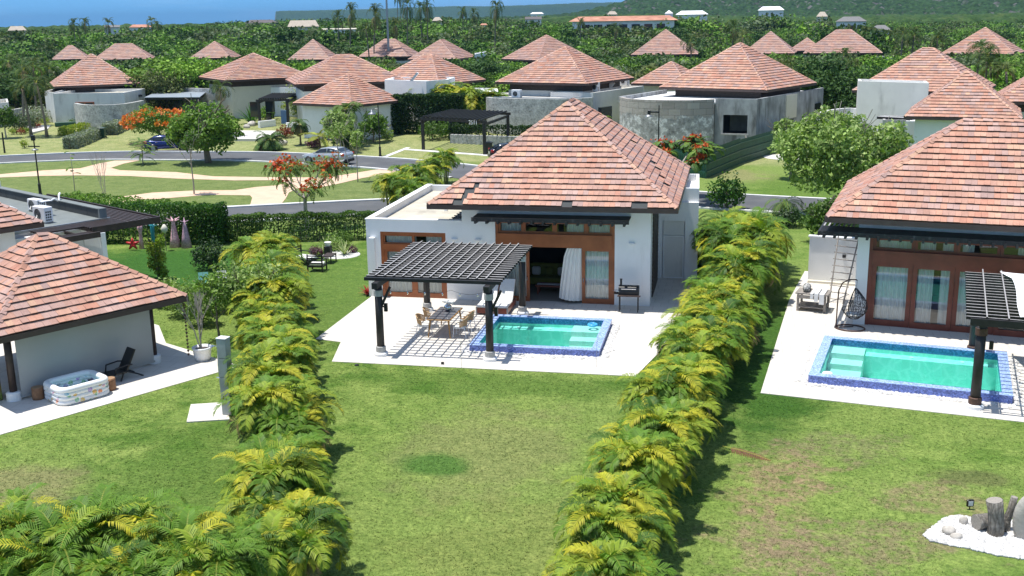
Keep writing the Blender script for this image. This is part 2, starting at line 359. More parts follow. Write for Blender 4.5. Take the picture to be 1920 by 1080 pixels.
def stonemat(name,a,c,sc,mort):
    m,t,b=newmat(name); v=coords(t,'World'); vo=N(t,'ShaderNodeTexVoronoi',Scale=sc,feature='DISTANCE_TO_EDGE'); nn=N(t,'ShaderNodeTexNoise',Scale=1.6,Detail=4.); L(t,v,nn.inputs[0])
    mv=mixc(t,.35,v,nn.outputs[1]); L(t,mv,vo.inputs['Vector']); n=noise(t,v,1.6,8,.75)
    col=mixc(t,ramp(t,vo.outputs[0],[(0,(.6,.6,.6)),(.03,(0,0,0))]),mixc(t,ramp(t,noise(t,v,6,5,.75),[(.42,(0,0,0)),(.6,(1,1,1))]),ramp(t,n,[(.3,tuple(x*.75 for x in a)),(.7,tuple(x*.8 for x in c))]),ramp(t,n,[(.3,tuple(x*2.2 for x in a)),(.7,c)])),mort); L(t,col,b.inputs['Base Color']); b.inputs['Roughness'].default_value=.95
    bump(t,b,n,.6,.08); return m
M['stone']=stonemat('coral_stone_cladding',(.17,.17,.16),(.68,.67,.63),1.6,(.6,.59,.56))
def ruinmat():
    m,t,b=newmat('bare_block_wall'); v=coords(t,'World'); ob=coords(t,'Object')
    tc=t.nodes.new('ShaderNodeTexCoord'); s=t.nodes.new('ShaderNodeSeparateXYZ'); L(t,tc.outputs['Object'],s.inputs[0])
    cx=t.nodes.new('ShaderNodeCombineXYZ'); L(t,s.outputs[0],cx.inputs[0]); L(t,s.outputs[2],cx.inputs[1])
    br=N(t,'ShaderNodeTexBrick',Scale=1.0); br.inputs['Color1'].default_value=(.30,.265,.235,1); br.inputs['Color2'].default_value=(.42,.38,.34,1); br.inputs['Mortar'].default_value=(.12,.11,.10,1)
    br.inputs['Brick Width'].default_value=1.1; br.inputs['Row Height'].default_value=.55; br.inputs['Mortar Size'].default_value=.012; L(t,cx.outputs[0],br.inputs[0])
    n=noise(t,ob,.9,8,.7); n2=noise(t,ob,3,6,.7)
    ma=N(t,'ShaderNodeMath',operation='MULTIPLY_ADD'); L(t,n,ma.inputs[0]); ma.inputs[1].default_value=2.2; ma.inputs[2].default_value=2.05
    sub=N(t,'ShaderNodeMath',operation='SUBTRACT'); L(t,s.outputs[2],sub.inputs[0]); L(t,ma.outputs[0],sub.inputs[1])
    plaster=ramp(t,noise(t,ob,1.3,8,.72),[(.34,(.13,.13,.12)),(.45,(.29,.285,.27)),(.54,(.40,.39,.375)),(.58,(.75,.74,.71)),(.64,(.42,.41,.40))])
    light=ramp(t,n2,[(.3,(.42,.41,.38)),(.7,(.62,.61,.58))])
    left=ramp(t,s.outputs[0],[(0,(0,0,0)),(1,(1,1,1))])
    col=mixc(t,ramp(t,sub.outputs[0],[(.0,(0,0,0)),(.06,(1,1,1))]),plaster,br.outputs[0])
    sx=N(t,'ShaderNodeMath',operation='MULTIPLY_ADD'); L(t,n,sx.inputs[0]); sx.inputs[1].default_value=3.; L(t,s.outputs[0],sx.inputs[2])
    edge=N(t,'ShaderNodeMapRange'); L(t,sx.outputs[0],edge.inputs[0]); edge.inputs[1].default_value=-5.2; edge.inputs[2].default_value=-5.9
    top=N(t,'ShaderNodeMapRange'); L(t,s.outputs[2],top.inputs[0]); top.inputs[1].default_value=3.4; top.inputs[2].default_value=3.2
    mm=N(t,'ShaderNodeMath',operation='MULTIPLY'); L(t,edge.outputs[0],mm.inputs[0]); L(t,top.outputs[0],mm.inputs[1])
    col=mixc(t,mm.outputs[0],col,light)
    L(t,col,b.inputs['Base Color']); b.inputs['Roughness'].default_value=.95; bump(t,b,n2,.8,.06); return m
M['ruin']=ruinmat()
M['rawconc']=simple('raw_stained_concrete',(.36,.365,.365),.9,.25,.9,dirt=((.13,.13,.125),.9,.48),bmp=.2)
def lawnmat():
    m,t,b=newmat('lawn'); v=coords(t,'World')
    s=t.nodes.new('ShaderNodeSeparateXYZ'); L(t,v,s.inputs[0])
    def mr(src,a,c): r=N(t,'ShaderNodeMapRange'); L(t,src,r.inputs[0]); r.inputs[1].default_value=a; r.inputs[2].default_value=c; r.interpolation_type='SMOOTHSTEP'; return r.outputs[0]
    def mul(a,c):
        q=N(t,'ShaderNodeMath',operation='MULTIPLY')
        for i,k in enumerate((a,c)):
            if isinstance(k,(int,float)): q.inputs[i].default_value=k
            else: L(t,k,q.inputs[i])
        return q.outputs[0]
    big=noise(t,v,.16,3,.5); mid=noise(t,v,.75,5,.65); fine=noise(t,v,9,4,.75); vf=noise(t,v,38,2,.6); md2=noise(t,v,3.1,4,.7)
    # fresh green to sun-dried olive
    base=mixc(t,ramp(t,mid,[(.36,(0,0,0)),(.66,(1,1,1))]),(.095,.175,.028),(.205,.28,.068))
    base=mixc(t,ramp(t,big,[(.42,(0,0,0)),(.62,(1,1,1))]),base,(.170,.24,.058))
    def spot(cx,cy,rx,ry,ang=0,nz=.5):
        mp=t.nodes.new('ShaderNodeMapping'); mp.vector_type='TEXTURE'; mp.inputs['Location'].default_value=(cx,cy,0); mp.inputs['Rotation'].default_value=(0,0,ang); mp.inputs['Scale'].default_value=(rx,ry,1e3); L(t,v,mp.inputs[0])
        ln=N(t,'ShaderNodeVectorMath',operation='LENGTH'); L(t,mp.outputs[0],ln.inputs[0])
        a=N(t,'ShaderNodeMath',operation='MULTIPLY_ADD'); L(t,mid,a.inputs[0]); a.inputs[1].default_value=nz*2; a.inputs[2].default_value=-nz
        q=N(t,'ShaderNodeMath',operation='ADD'); L(t,ln.outputs['Value'],q.inputs[0]); L(t,a.outputs[0],q.inputs[1]); return mr(q.outputs[0],1.0,.45)
    lush=(.045,.115,.012); tuft=ramp(t,noise(t,v,2.6,5,.75),[(.40,(.12,)*3),(.56,(1,)*3)])
    for (cx,cy,rx,ry,an,nzv,col,amt) in [
        (-17,46,6.5,14,.45,.9,lush,.55),(-28,48,8,8,0,.3,(.038,.115,.016),1.),(-13.5,24,4.5,9,.45,1.0,lush,.5),
        (-1.6,34,2,6,0,.6,lush,.8),(-8,33.6,8,1.5,0,.8,lush,.5),(2.2,38,2.4,12,-.15,.5,(.035,.10,.012),.9),
        (1.6,27.2,1.6,3.2,-.2,1.3,(.27,.20,.12),.85),(1.2,23.4,1.5,2.2,.2,1.4,(.25,.19,.12),.8),(5.2,26.8,2.2,1.4,0,1.5,(.24,.19,.11),.7),(3.6,24,3.4,1.6,.3,1.6,(.23,.18,.11),.7),(3.4,30,2.6,1.4,.2,1.5,(.20,.17,.10),.5),(6.5,28.2,1.2,.7,0,.9,(.10,.10,.045),.6),
        (-6.5,28,3.4,4.5,0,.9,(.205,.215,.085),.6),(-4.5,22,3.5,4,0,.9,(.18,.215,.06),.6),(-18.5,23.5,2.4,2,0,.8,(.22,.19,.10),.6),
        (5,76,6,9,0,.7,(.085,.16,.022),.7),(0,84,3.5,5,.4,.9,(.26,.23,.12),.6),(-7.75,26.75,1.3,1.1,0,.5,(.045,.135,.018),.8)]:
        base=mixc(t,mul(mul(spot(cx,cy,rx,ry,an,nzv),amt),tuft if nzv>=1.1 else 1.0),base,col)
    # the lawns over the road are dry and pale
    pale=mixc(t,ramp(t,mid,[(.35,(0,0,0)),(.7,(1,1,1))]),(.20,.245,.085),(.33,.335,.155))
    far=mul(mr(s.outputs[1],88,91),1.0)
    base=mixc(t,far,base,pale)
    park=mixc(t,ramp(t,mid,[(.35,(0,0,0)),(.7,(1,1,1))]),(.115,.165,.045),(.185,.225,.075))
    pk=mul(mr(s.outputs[1],60,62),mr(s.outputs[1],91,88)); pk=mul(pk,mr(s.outputs[0],-18,-22)); base=mixc(t,pk,base,park)
    wild=mul(mr(s.outputs[1],134,142),1.0); base=mixc(t,wild,base,(.035,.06,.018))
    col=mixc(t,1.0,base,ramp(t,fine,[(.28,(.50,.55,.48)),(.72,(1.55,1.48,1.5))]),'MULTIPLY')
    col=mixc(t,1.0,col,ramp(t,md2,[(.30,(.74,.80,.72)),(.70,(1.25,1.18,1.22))]),'MULTIPLY')
    col=mixc(t,1.0,col,ramp(t,vf,[(.3,(.68,.7,.66)),(.7,(1.3,1.26,1.3))]),'MULTIPLY')
    L(t,col,b.inputs['Base Color']); b.inputs['Roughness'].default_value=.9; b.inputs['Specular IOR Level'].default_value=.15
    bump(t,b,fine,1.0,.07); return m
M['lawn']=lawnmat()
def seamat():
    m,t,b=newmat('sea_water'); v=coords(t,'World',(.002,.02,1)); L(t,ramp(t,noise(t,v,1.5,5),[(.3,(.004,.035,.12)),(.7,(.008,.06,.16))]),b.inputs['Base Color']); b.inputs['Roughness'].default_value=.45; b.inputs['Specular IOR Level'].default_value=.25; return m
def hillmat(name,cliff,veg):
    m,t,b=newmat(name); v=coords(t,'World'); g=t.nodes.new('ShaderNodeNewGeometry'); s=t.nodes.new('ShaderNodeSeparateXYZ'); L(t,g.outputs['True Normal'],s.inputs[0])
    n=noise(t,v,.06,6,.7); n2=noise(t,v,.25,4,.7)
    vg=mixc(t,ramp(t,n2,[(.35,(0,0,0)),(.65,(1,1,1))]),tuple(x*.35 for x in veg),tuple(x*1.4 for x in veg)); cl=ramp(t,n,[(.35,tuple(x*.35 for x in cliff)),(.65,cliff)])
    a=N(t,'ShaderNodeMath',operation='ADD'); L(t,s.outputs[2],a.inputs[0]); q=N(t,'ShaderNodeMath',operation='MULTIPLY'); L(t,n,q.inputs[0]); q.inputs[1].default_value=.25; L(t,q.outputs[0],a.inputs[1])
    L(t,mixc(t,ramp(t,a.outputs[0],[(.56,(1,1,1)),(.7,(0,0,0))]),vg,cl),b.inputs['Base Color']); b.inputs['Roughness'].default_value=.95; b.inputs['Specular IOR Level'].default_value=.1; return m
# ================================================================== SETTING
def ngrid(xs,ys,f): X,Y=np.meshgrid(xs,ys); return X,Y,np.vectorize(f)(X,Y)
def ground_z(x,y):
    z=gz(x,y)
    d=math.hypot(x,y)
    if y>1000: z-=12*sst(1000,1120,y)*(1-sst(-150,-60,x))   # the coast beyond the wood
    return z-.0
xs=np.concatenate([np.linspace(-1500,-120,24),np.linspace(-110,60,35),np.linspace(75,1200,22)])
ys=np.concatenate([np.linspace(-40,90,14),np.linspace(95,135,17),np.linspace(145,700,30),np.linspace(730,1700,34)])
X,Y,Z=ngrid(xs,ys,ground_z)
struct('ground',gridmesh('ground',X,Y,Z,M['lawn']),None)
def sheet(poly,z,c=(1,1,1)): mb=MB(); mb.prism([(p[0],p[1]) for p in poly],-.05,z); return mb
def gsheet(name,pxs,z,mat): return struct(name,sheet([G(*p) for p in pxs],z),mat)
def cuthole(me,o,th,x0,x1,y0,y1):
    import bmesh
    b=bmesh.new(); b.from_mesh(me); c,s_=math.cos(th),math.sin(th); W=lambda x,y:Vector((o[0]+c*x-s_*y,o[1]+s_*x+c*y,0)); ctr=W((x0+x1)/2,(y0+y1)/2)
    inside=lambda p,e:(x0-e<c*(p.x-o[0])+s_*(p.y-o[1])<x1+e) and (y0-e<-s_*(p.x-o[0])+c*(p.y-o[1])<y1+e)
    for p,n in((W(x0,0),(c,s_)),(W(x1,0),(c,s_)),(W(0,y0),(-s_,c)),(W(0,y1),(-s_,c))):
        bmesh.ops.bisect_plane(b,geom=b.verts[:]+b.edges[:]+b.faces[:],plane_co=(p.x,p.y,0),plane_no=(n[0],n[1],0),dist=1e-4)
    dl=[f for f in b.faces if abs(f.normal.z)>.5 and inside(f.calc_center_median(),-.01) and all(inside(v.co,.01) for v in f.verts)]
    bmesh.ops.delete(b,geom=dl,context='FACES'); b.to_mesh(me); b.free()
def strip(name,pts,wd,z,mat,off=0,z0=-.05):
    mb=MB(); P=[Vector(p[:2]) for p in pts]; Lf=[];Rt=[]
    for i,p in enumerate(P):
        d=(P[min(i+1,len(P)-1)]-P[max(i-1,0)]).normalized(); n=Vector((-d.y,d.x)); Lf.append(p+n*(off+wd/2)); Rt.append(p+n*(off-wd/2))
    for i in range(len(P)-1):
        a,b,c,d=Rt[i],Rt[i+1],Lf[i+1],Lf[i]
        zz=[z+gz(q.x,q.y) for q in (a,b,c,d)]
        mb.face([(a.x,a.y,zz[0]),(b.x,b.y,zz[1]),(c.x,c.y,zz[2]),(d.x,d.y,zz[3])])
        mb.face([(a.x,a.y,z0),(b.x,b.y,z0),(b.x,b.y,zz[1]),(a.x,a.y,zz[0])]); mb.face([(c.x,c.y,z0),(d.x,d.y,z0),(d.x,d.y,zz[3]),(c.x,c.y,zz[2])])
    return struct(name,mb,mat)
def smooth_pl(P,n=6):
    out=[];P=[Vector(p[:2]) for p in P]
    for i in range(len(P)-1):
        p0,p1,p2,p3=P[max(i-1,0)],P[i],P[i+1],P[min(i+2,len(P)-1)]
        for k in range(n):
            t=k/n; out.append(.5*((2*p1)+(p2-p0)*t+(2*p0-5*p1+4*p2-p3)*t*t+(3*p1-p0-3*p2+p3)*t**3))
    out.append(P[-1]); return out
up=smooth_pl([(-100,70),(-82,78.5),(-65.8,87.6),(-57.5,91),(-50,91.5),(-42,91.5),(-32.6,89.2),(-26,86.6),(-19.5,82.6),(-12,77),(-4,72.5),(6,69.8),(20,67.5),(45,64)])
lo=smooth_pl([(-62,50),(-48,56.5),(-38,60.2),(-31,63.2),(-23.2,66.6),(-14,69.6),(-6,71)])
strip('road',up,5.4,.030,M['asphalt']); strip('road',lo,5.2,.026,M['asphalt'])
strip('kerb',[p for p in up],.32,.14,M['kerb'],2.86); strip('kerb',[p for p in up if p.x<-19],.32,.10,M['kerb'],-2.86); strip('kerb',[p for p in up if p.x>-3],.32,.10,M['kerb'],-2.86)
strip('kerb',[p for p in lo if p.x<-19.5],.4,.12,M['kerb'],2.8); strip('kerb',lo,.5,.12,M['kerb'],-2.85)
gsheet('path',[(-60,340),(0,327),(80,320),(150,316),(185,307),(215,301.5),(262,301),(232,307),(208,315),(225,319.5),(330,323),(400,331),(470,332),(545,333),(613,333),(700,319),(735,316.5),(790,326),(715,328),(680,334),(629,346),(597,352),(560,353),(542,361),(536,372),(525,385.5),(468,389),(473,371),(469,366.5),(391,365.5),(312,372),(234,378),(150,400),(120,395),(213,371),(286,361.5),(364.6,357.6),(440,357),(480,351),(519,348),(540,343),(520,338),(440,338.5),(330,335),(240,330),(150,329),(80,330),(0,333),(-60,350)],.018,M['path'])
gsheet('driveway',[(217,253),(262,240),(330,238),(345,246),(275,259)],.022,M['drive'])
mb=MB(); mb.prism([(G(*p).x,G(*p).y) for p in [(432,240),(476,228),(548,240),(556,247),(490,265),(440,265)]],-.05,.34); struct('driveway',mb,M['drive'])
mb=MB(); mb.prism([(G(*p).x,G(*p).y) for p in [(60,252),(90,243),(97,232),(60,230),(50,236)]],.2,.44); struct('path',mb,M['drive'])
gsheet('path',[(712,296),(722,296),(800,262),(792,262)],.02,M['kerb']); gsheet('path',[(762,279),(790,281),(914,290),(914,292.5),(790,283.5),(757,281)],.024,M['kerb'])
gsheet('path',[(812,262),(832,256),(840,262),(828,266)],.03,M['kerb'])
gsheet('verge',[(753,301),(886,313),(905,316),(905,311),(757,296.5)],.026,M['kerb'])
mb=MB(); q=G(1474,295); mb.lathe([(1.9,0),(1.9,.03)],20,(q.x,q.y,0)); struct('gravel_circle',mb,M['drive'])
# patios
# outline read off the photo: left edge runs slant from the house corner to the front
mb=MB(); pts=[TP(610,678),TP(1192,706),TP(1252,645),TP(1285,640),TP(1298,560),TP(1300,500)]
mb.prism([(-13.9,35.12),(-2.93,35.12),(-2.1,39.0),(-.5,39.0),(-.5,50),(-15.5,50),(-15.5,44.2),(TP(592,636).x,TP(592,636).y),(TP(639,642).x,TP(639,642).y)],-.05,.02)
PAT1=struct('patio',mb,M['patio'])
OB=Vector((5.04,42.8)); TB=math.radians(-10.5); OA=Vector((-20.26,33.88)); TA=math.radians(59.5)
def WB(x,y): a,b=rot2(x,y,TB); return (OB.x+a,OB.y+b)
def WA(x,y): a,b=rot2(x,y,TA); return (OA.x+a,OA.y+b)
mb=MB(); mb.prism([WB(-2.17,-9.3),WB(12,-9.3),WB(12,9),WB(-3,8.6),WB(-2.95,3)],-.05,.02); PAT2=struct('patio',mb,M['patio'])
GR=[o for o in COL.objects if o.name=='ground'][0]
q=WB(-.55,-7.5)
for me in (PAT1.data,GR.data): cuthole(me,(-8.95,37.3),0,-.12,4.37,-.12,3.82)
for me in (PAT2.data,GR.data): cuthole(me,q,TB,-.12,5.72,-.12,4.37)
mb=MB(); mb.prism([WA(-9,-2.65),WA(1.89,-2.68),WA(1.7,2),WA(2.84,4.44),WA(2.84,9),WA(-9,9)],-.05,.02); struct('patio',mb,M['patio'])
mb=MB(); mb.prism([tuple(TP(*p)[:2]) for p in [(350,793),(431,788),(419,756),(358,760)]],-.05,.04); struct('shower_slab',mb,M['patio'])
# sea, headland, hill
mb=MB(); mb.lathe([(12000,-.5),(12000,0)],64,(0,0,-4)); struct('sea',mb,seamat())
def worley(X,Y,cell,seed=1,rad=.75):
    r=np.random.default_rng(seed); T=r.random((256,256,3)); H=np.full(X.shape,-1e9); gx=np.floor(X/cell).astype(int); gy=np.floor(Y/cell).astype(int)
    for i in(-1,0,1):
        for j in(-1,0,1):
            a=T[(gx+i)%256,(gy+j)%256]; cx=(gx+i+a[...,0])*cell; cy=(gy+j+a[...,1])*cell; rr=cell*rad*(.6+.6*a[...,2])
            d=((X-cx)**2+(Y-cy)**2)/rr**2; H=np.maximum(H,np.where(d<1,np.sqrt(np.clip(1-d,0,1))*rr,0)+a[...,2]*cell*.25)
    return H
def vnoise(X,Y,cell,seed=3):
    r=np.random.default_rng(seed); T=r.random((256,256)); gx=X/cell; gy=Y/cell; ix=np.floor(gx).astype(int); iy=np.floor(gy).astype(int); fx=gx-ix; fy=gy-iy; fx=fx*fx*(3-2*fx); fy=fy*fy*(3-2*fy)
    a=T[ix%256,iy%256];b=T[(ix+1)%256,iy%256];c=T[ix%256,(iy+1)%256];d=T[(ix+1)%256,(iy+1)%256]
    return a*(1-fx)*(1-fy)+b*fx*(1-fy)+c*(1-fx)*fy+d*fx*fy
def np_sst(a,b,x): t=np.clip((x-a)/(b-a),0,1); return t*t*(3-2*t)
hl=DP(522,4600,0); hr=DP(1300,4900,0)
dirv=(hr-hl).normalized(); nrm=Vector((-dirv.y,dirv.x,0))
u=np.concatenate([np.linspace(-60,60,40),np.linspace(70,2800,240)]); v=np.linspace(-420,900,60); U,Vv=np.meshgrid(u,v)
cl=np_sst(0,14,U+22*vnoise(U,Vv,60,5))*np_sst(-120,-20,Vv+60*vnoise(U,Vv,140,6))
foot=np_sst(-420,-100,Vv)*np_sst(-40,60,U)
Zh=(47+.010*U+7*vnoise(U,Vv,180,7))*cl+foot*9*(1-cl)-4+worley(U,Vv,30,8)*.12*cl
struct('headland',gridmesh('headland',hl.x+dirv.x*U+nrm.x*Vv,hl.y+dirv.y*U+nrm.y*Vv,Zh,hillmat('headland_rock',(.22,.2,.17),(.05,.085,.03))),None)
# wooded hill with a cliff band on the right
def hill():
    p0=DP(1012,1320,0); p1=DP(2150,1150,0); d=(p1-p0).normalized(); n=Vector((-d.y,d.x,0)); Lh=(p1-p0).length+250
    u=np.arange(-30,Lh,2.6); v=np.arange(-150,330,2.6); U,V=np.meshgrid(u,v)
    flank=np_sst(0,26,U-6*vnoise(U,V,25,2)); fade=1-.0*U
    lower=np_sst(-80,230,V)*24*np_sst(-10,60,U)
    cliffline=170+50*vnoise(U,V*0,90,4)+ .16*U
    cliff=np_sst(0,13,V-cliffline+14*vnoise(U,V,18,9))*(34+12*vnoise(U,V,120,11))
    Z=4-9*(1-np_sst(-150,-110,V))+lower+cliff*flank+ (worley(U,V,8,12)*.9+worley(U,V,5,13)*.35)*(1-.7*np_sst(0,1,np.abs(np.gradient(cliff,axis=0))*.5))
    X=p0.x+d.x*U+n.x*V; Y=p0.y+d.y*U+n.y*V
    return gridmesh('hill',X,Y,Z,hillmat('wooded_hill',(.17,.165,.155),(.030,.062,.018)),False)
struct('hill',hill(),None)
# ================================================================== ROOFS
TC=[((.48,.235,.155),6),((.45,.245,.175),6),((.51,.285,.195),5),((.39,.225,.175),3),((.37,.24,.205),2.2),((.41,.28,.245),2.2),((.54,.335,.215),1.6),((.45,.195,.125),2),((.32,.225,.205),1.1),((.43,.29,.25),2.4)]
TW=np.array([x[1] for x in TC]); TW=TW/TW.sum(); TCOL=np.array([x[0] for x in TC]); TM=(TCOL*TW[:,None]).sum(0); TCOL=(TM+(TCOL-TM)*.72)*1.06
def hiproof(parent,cx,cy,a,b,ze,rise,course=.31,tile=.27,seed=1,fade=0,missing=(),over=.0,caps=True,name='roof',capcol=(.58,.30,.20)):
    """real overlapping tile courses on four hipped slopes + hip caps; returns roof part"""
    r=np.random.default_rng(seed); F=[];C=[]
    hm=min(a,b); sl=math.hypot(hm,rise); nc=max(6,int(round(sl/course))); lift=.065
    sides=[(a,b,0),(b,a,1),(a,b,2),(b,a,3)]
    for hw,hd,k in sides:
        # local slope frame: s along eave, t upslope; eave at distance hd from centre
        ang=k*math.pi/2; ca,sa=math.cos(ang),math.sin(ang)
        nrm=np.array([0,-rise,hm]); nrm=nrm/np.linalg.norm(nrm)
        for i in range(nc):
            t0,t1=i/nc,min(1,(i+1.12)/nc)
            h0,h1=hw-hm*t0,hw-hm*t1
            x=-h0-r.random()*tile; prev=r.choice(len(TC),p=TW); run=0
            while x<h0:
                if run<=0: prev=r.choice(len(TC),p=TW); run=r.integers(1,3)
                run-=1; x2=x+tile
                xa,xb=max(x,-h0),min(x2,h0); xc,xd=max(min(x,h1),-h1),max(min(x2,h1),-h1)
                x=x2
                if xb-xa<.02: continue
                if any(k==m[0] and i==m[1] and m[2]<=(xa+xb)/2<=m[3] for m in missing): continue
                li=lift*(.85+.35*r.random()); j=(r.random()-.5)*.012
                def W(sx,t,l):
                    p=np.array([sx,-hd+hm*t,rise*t])+nrm*l
                    return (cx+ca*p[0]-sa*p[1],cy+sa*p[0]+ca*p[1],ze+p[2])
                tj=t0-j/sl
                q=[W(xa+.004,tj,li),W(xb-.004,tj,li),W(xd,t1,.006),W(xc,t1,.006)]
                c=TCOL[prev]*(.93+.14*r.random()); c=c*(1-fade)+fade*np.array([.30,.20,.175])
                F.append(q);C.append(c)
                F.append([W(xa+.004,tj,-.01),W(xb-.004,tj,-.01),q[1],q[0]]);C.append(c*.22)  # lip colour darkened: shadow line under each course painted in
    roof=obj(name,npmesh(name,np.array(F),np.array(C),M['tile']),parent)
    # sealed deck under the tiles and the fascia
    rr=max(a-b,0); ry=max(b-a,0)
    mb=MB(); e=[(cx-a,cy-b),(cx+a,cy-b),(cx+a,cy+b),(cx-a,cy+b)]; p=[(cx-rr,cy-ry),(cx+rr,cy-ry),(cx+rr,cy+ry),(cx-rr,cy+ry)]
    V=[(*q,ze-.012) for q in e]+[(*q,ze+rise-.03) for q in p]+[(*q,ze-.13) for q in e]
    mb.add(V,[(0,1,5,4),(1,2,6,5),(2,3,7,6),(3,0,4,7),(4,5,6,7),(11,10,9,8)]); part('roof_deck',mb,M['felt_dark'],roof)
    mb=MB(); t=.05
    for (x0,x1,y0,y1) in ((cx-a-t,cx+a+t,cy-b-t,cy-b),(cx-a-t,cx+a+t,cy+b,cy+b+t),(cx-a-t,cx-a,cy-b,cy+b),(cx+a,cx+a+t,cy-b,cy+b)): mb.box(x0,x1,y0,y1,ze-.2,ze-.005)
    part('fascia',mb,M['fascia'],roof)
    if caps:
        mb=MB(); lines=[((e[i][0],e[i][1],ze),(p[i][0],p[i][1],ze+rise)) for i in range(4)]
        if rr>.05 or ry>.05: lines.append(((cx-rr,cy-ry,ze+rise),(cx+rr,cy+ry,ze+rise)))
        for A,B in lines:
            A=Vector(A);B=Vector(B); n=max(1,int((B-A).length/.36)); d=(B-A).normalized(); s=d.cross(Vector((0,0,1))).normalized(); u=s.cross(d)
            for i in range(n):
                p0=A+(B-A)*(i/n); p1=A+(B-A)*(min(1,(i+1.08)/n)); c=TCOL[r.choice([0,1,2,2,6,9,5])]*(.9+.25*r.random()); l0,l1=.10,.065
                c=c*(1-fade)+fade*np.array([.45,.3,.26])
                for sg in(-1,1):
                    f=[p0+u*l0,p0+s*sg*.125+u*(l0-.09),p1+s*sg*.115+u*(l1-.085),p1+u*l1]
                    mb.face(f if sg>0 else f[::-1],tuple(c))
                mb.face([p0+u*l0,p0-s*.125+u*(l0-.10),p0-s*.1-u*.05,p0+s*.1-u*.05,p0+s*.125+u*(l0-.10)],tuple(c*.8))
        part('hip_cap',mb,M['tile'],roof)
    return roof
def curtain(parent,x0,x1,y,z0,z1,name='curtain',amp=.035,wave=.16,mat=None,tilt=0,n=None):
    mb=MB(); n=n or max(6,int((x1-x0)/wave*8)); 
    for i in range(n):
        xa=x0+(x1-x0)*i/n; xb=x0+(x1-x0)*(i+1)/n; f=lambda x:amp*math.sin(2*math.pi*x/wave+1.3*math.sin(x*5))
        mb.face([(xa+tilt,y+f(xa),z0),(xb+tilt,y+f(xb),z0),(xb,y+f(xb)*.7,z1),(xa,y+f(xa)*.7,z1)])
    return part(name,mb,mat or M['curtain'],parent,True)
def framed(parent,name,x0,x1,z0,z1,y,fw=.09,fd=.08,mat=None,glass=True,bottom=None,mid=()):
    """one leaf or light: frame ring with its glass pane"""
    mb=MB(); bt=bottom or fw
    mb.box(x0,x0+fw,y-fd/2,y+fd/2,z0,z1).box(x1-fw,x1,y-fd/2,y+fd/2,z0,z1).box(x0+fw,x1-fw,y-fd/2+.003,y+fd/2-.003,z1-fw,z1).box(x0+fw,x1-fw,y-fd/2+.003,y+fd/2-.003,z0,z0+bt)
    for m in mid: mb.box(m-fw/2,m+fw/2,y-fd/2+.004,y+fd/2-.004,z0+bt,z1-fw)
    o=part(name,mb,mat,parent)
    if glass:
        g=MB(); g.face([(x0+fw,y,z0+bt),(x1-fw,y,z0+bt),(x1-fw,y,z1-fw),(x0+fw,y,z1-fw)]); part('glass_pane',g,M['glass'],o)
    return o
def wall_y(mb,x0,x1,y0,y1,z0,z1,holes):
    """wall slab in x with rectangular holes (xa,xb,za,zb), sorted by xa"""
    x=x0
    for xa,xb,za,zb in holes:
        if xa>x: mb.box(x,xa,y0,y1,z0,z1)
        if za>z0: mb.box(xa,xb,y0,y1,z0,za)
        if zb<z1: mb.box(xa,xb,y0,y1,zb,z1)
        x=xb
    if x<x1: mb.box(x,x1,y0,y1,z0,z1)
def canopy(parent,x0,x1,y0,y1,z,mat,nr,rail_mat=None,name='timber_canopy',shred=False):
    mb=MB(); n=7
    for i in range(n):
        y=y0+(y1-y0-.05)*i/(n-1); mb.box(x0,x1,y,y+.10,z+.11,z+.17)
    o=part(name,mb,mat,parent)
    mb=MB()
    mb.box(x0-.02,x1+.02,y0-.06,y0-.005,z+.02,z+.19)
    part('front_board',mb,M['black_worn'],o)
    mb=MB()
    for i in range(nr):
        x=x0+.12+(x1-x0-.34)*i/(nr-1); mb.box(x,x+.09,y0-.14,y1,z-.06,z+.10)
    part('rafter_row',mb,mat,o)
    return o
def wall_lamp(parent,x,y,z):
    mb=MB(); mb.bbox(x-.13,x+.13,y-.1,y,z-.035,z+.035,.01); part('wall_light',mb,M['white'],parent)
# ================================================================== MAIN HOUSE
H=thing('villa','white central villa with patched clay tile roof behind the plunge pool and black pergola','house',(-15.6,44.35,0))
ox=15.6
def X_(x): return x+ox
mb=MB(); t=.22
wall_y(mb,0,X_(-3.15),0,t,0,3.5,[(X_(-14.96),X_(-12.0),0,2.97),(X_(-9.79),X_(-4.65),0,3.5)])
mb.box(X_(-11.25),X_(-9.79),0,t,3.5,4.35); mb.box(X_(-4.65),X_(-3.15),0,t,3.5,4.35); mb.box(X_(-9.79),X_(-4.65),0,t,3.66,4.35)
mb.box(X_(-11.25),X_(-11.03),t,9.9,3.22,4.35)
mb.box(0,t,t,10.05,0,3.5); mb.box(t,X_(-3.15),9.9,10.1,0,3.5); mb.box(X_(-11.25),X_(-3.15),9.9,10.1,3.5,4.35)
mb.box(X_(-3.37),X_(-3.15),t,9.9,0,4.35)
part('wall',mb,M['wall'],H)
mb=MB(); mb.box(t,X_(-11.25),t,9.9,3.0,3.2); part('flat_roof',mb,M['roofdeck'],H)
mb=MB(); mb.box(-.03,t+.04,.2,10.1,3.503,3.54).box(-.03,4.33,-.03,.25,3.503,3.54); part('parapet_coping',mb,M['wall'],H)
mb=MB(); mb.box(X_(-11.6),X_(-11.26),3,8,3.24,3.5); part('roof_flashing',mb,M['conc'],H)
# slanted pilaster
mb=MB(); mb.add([(.18,-.26,2.72),(.42,-.26,2.72),(.42,0,2.72),(.18,0,2.72),(.33,-.04,0),(.42,-.04,0),(.42,0,0),(.33,0,0)],[(0,1,2,3),(0,4,5,1),(1,5,6,2),(3,7,4,0)]); part('tapered_pilaster',mb,M['wall'],H)
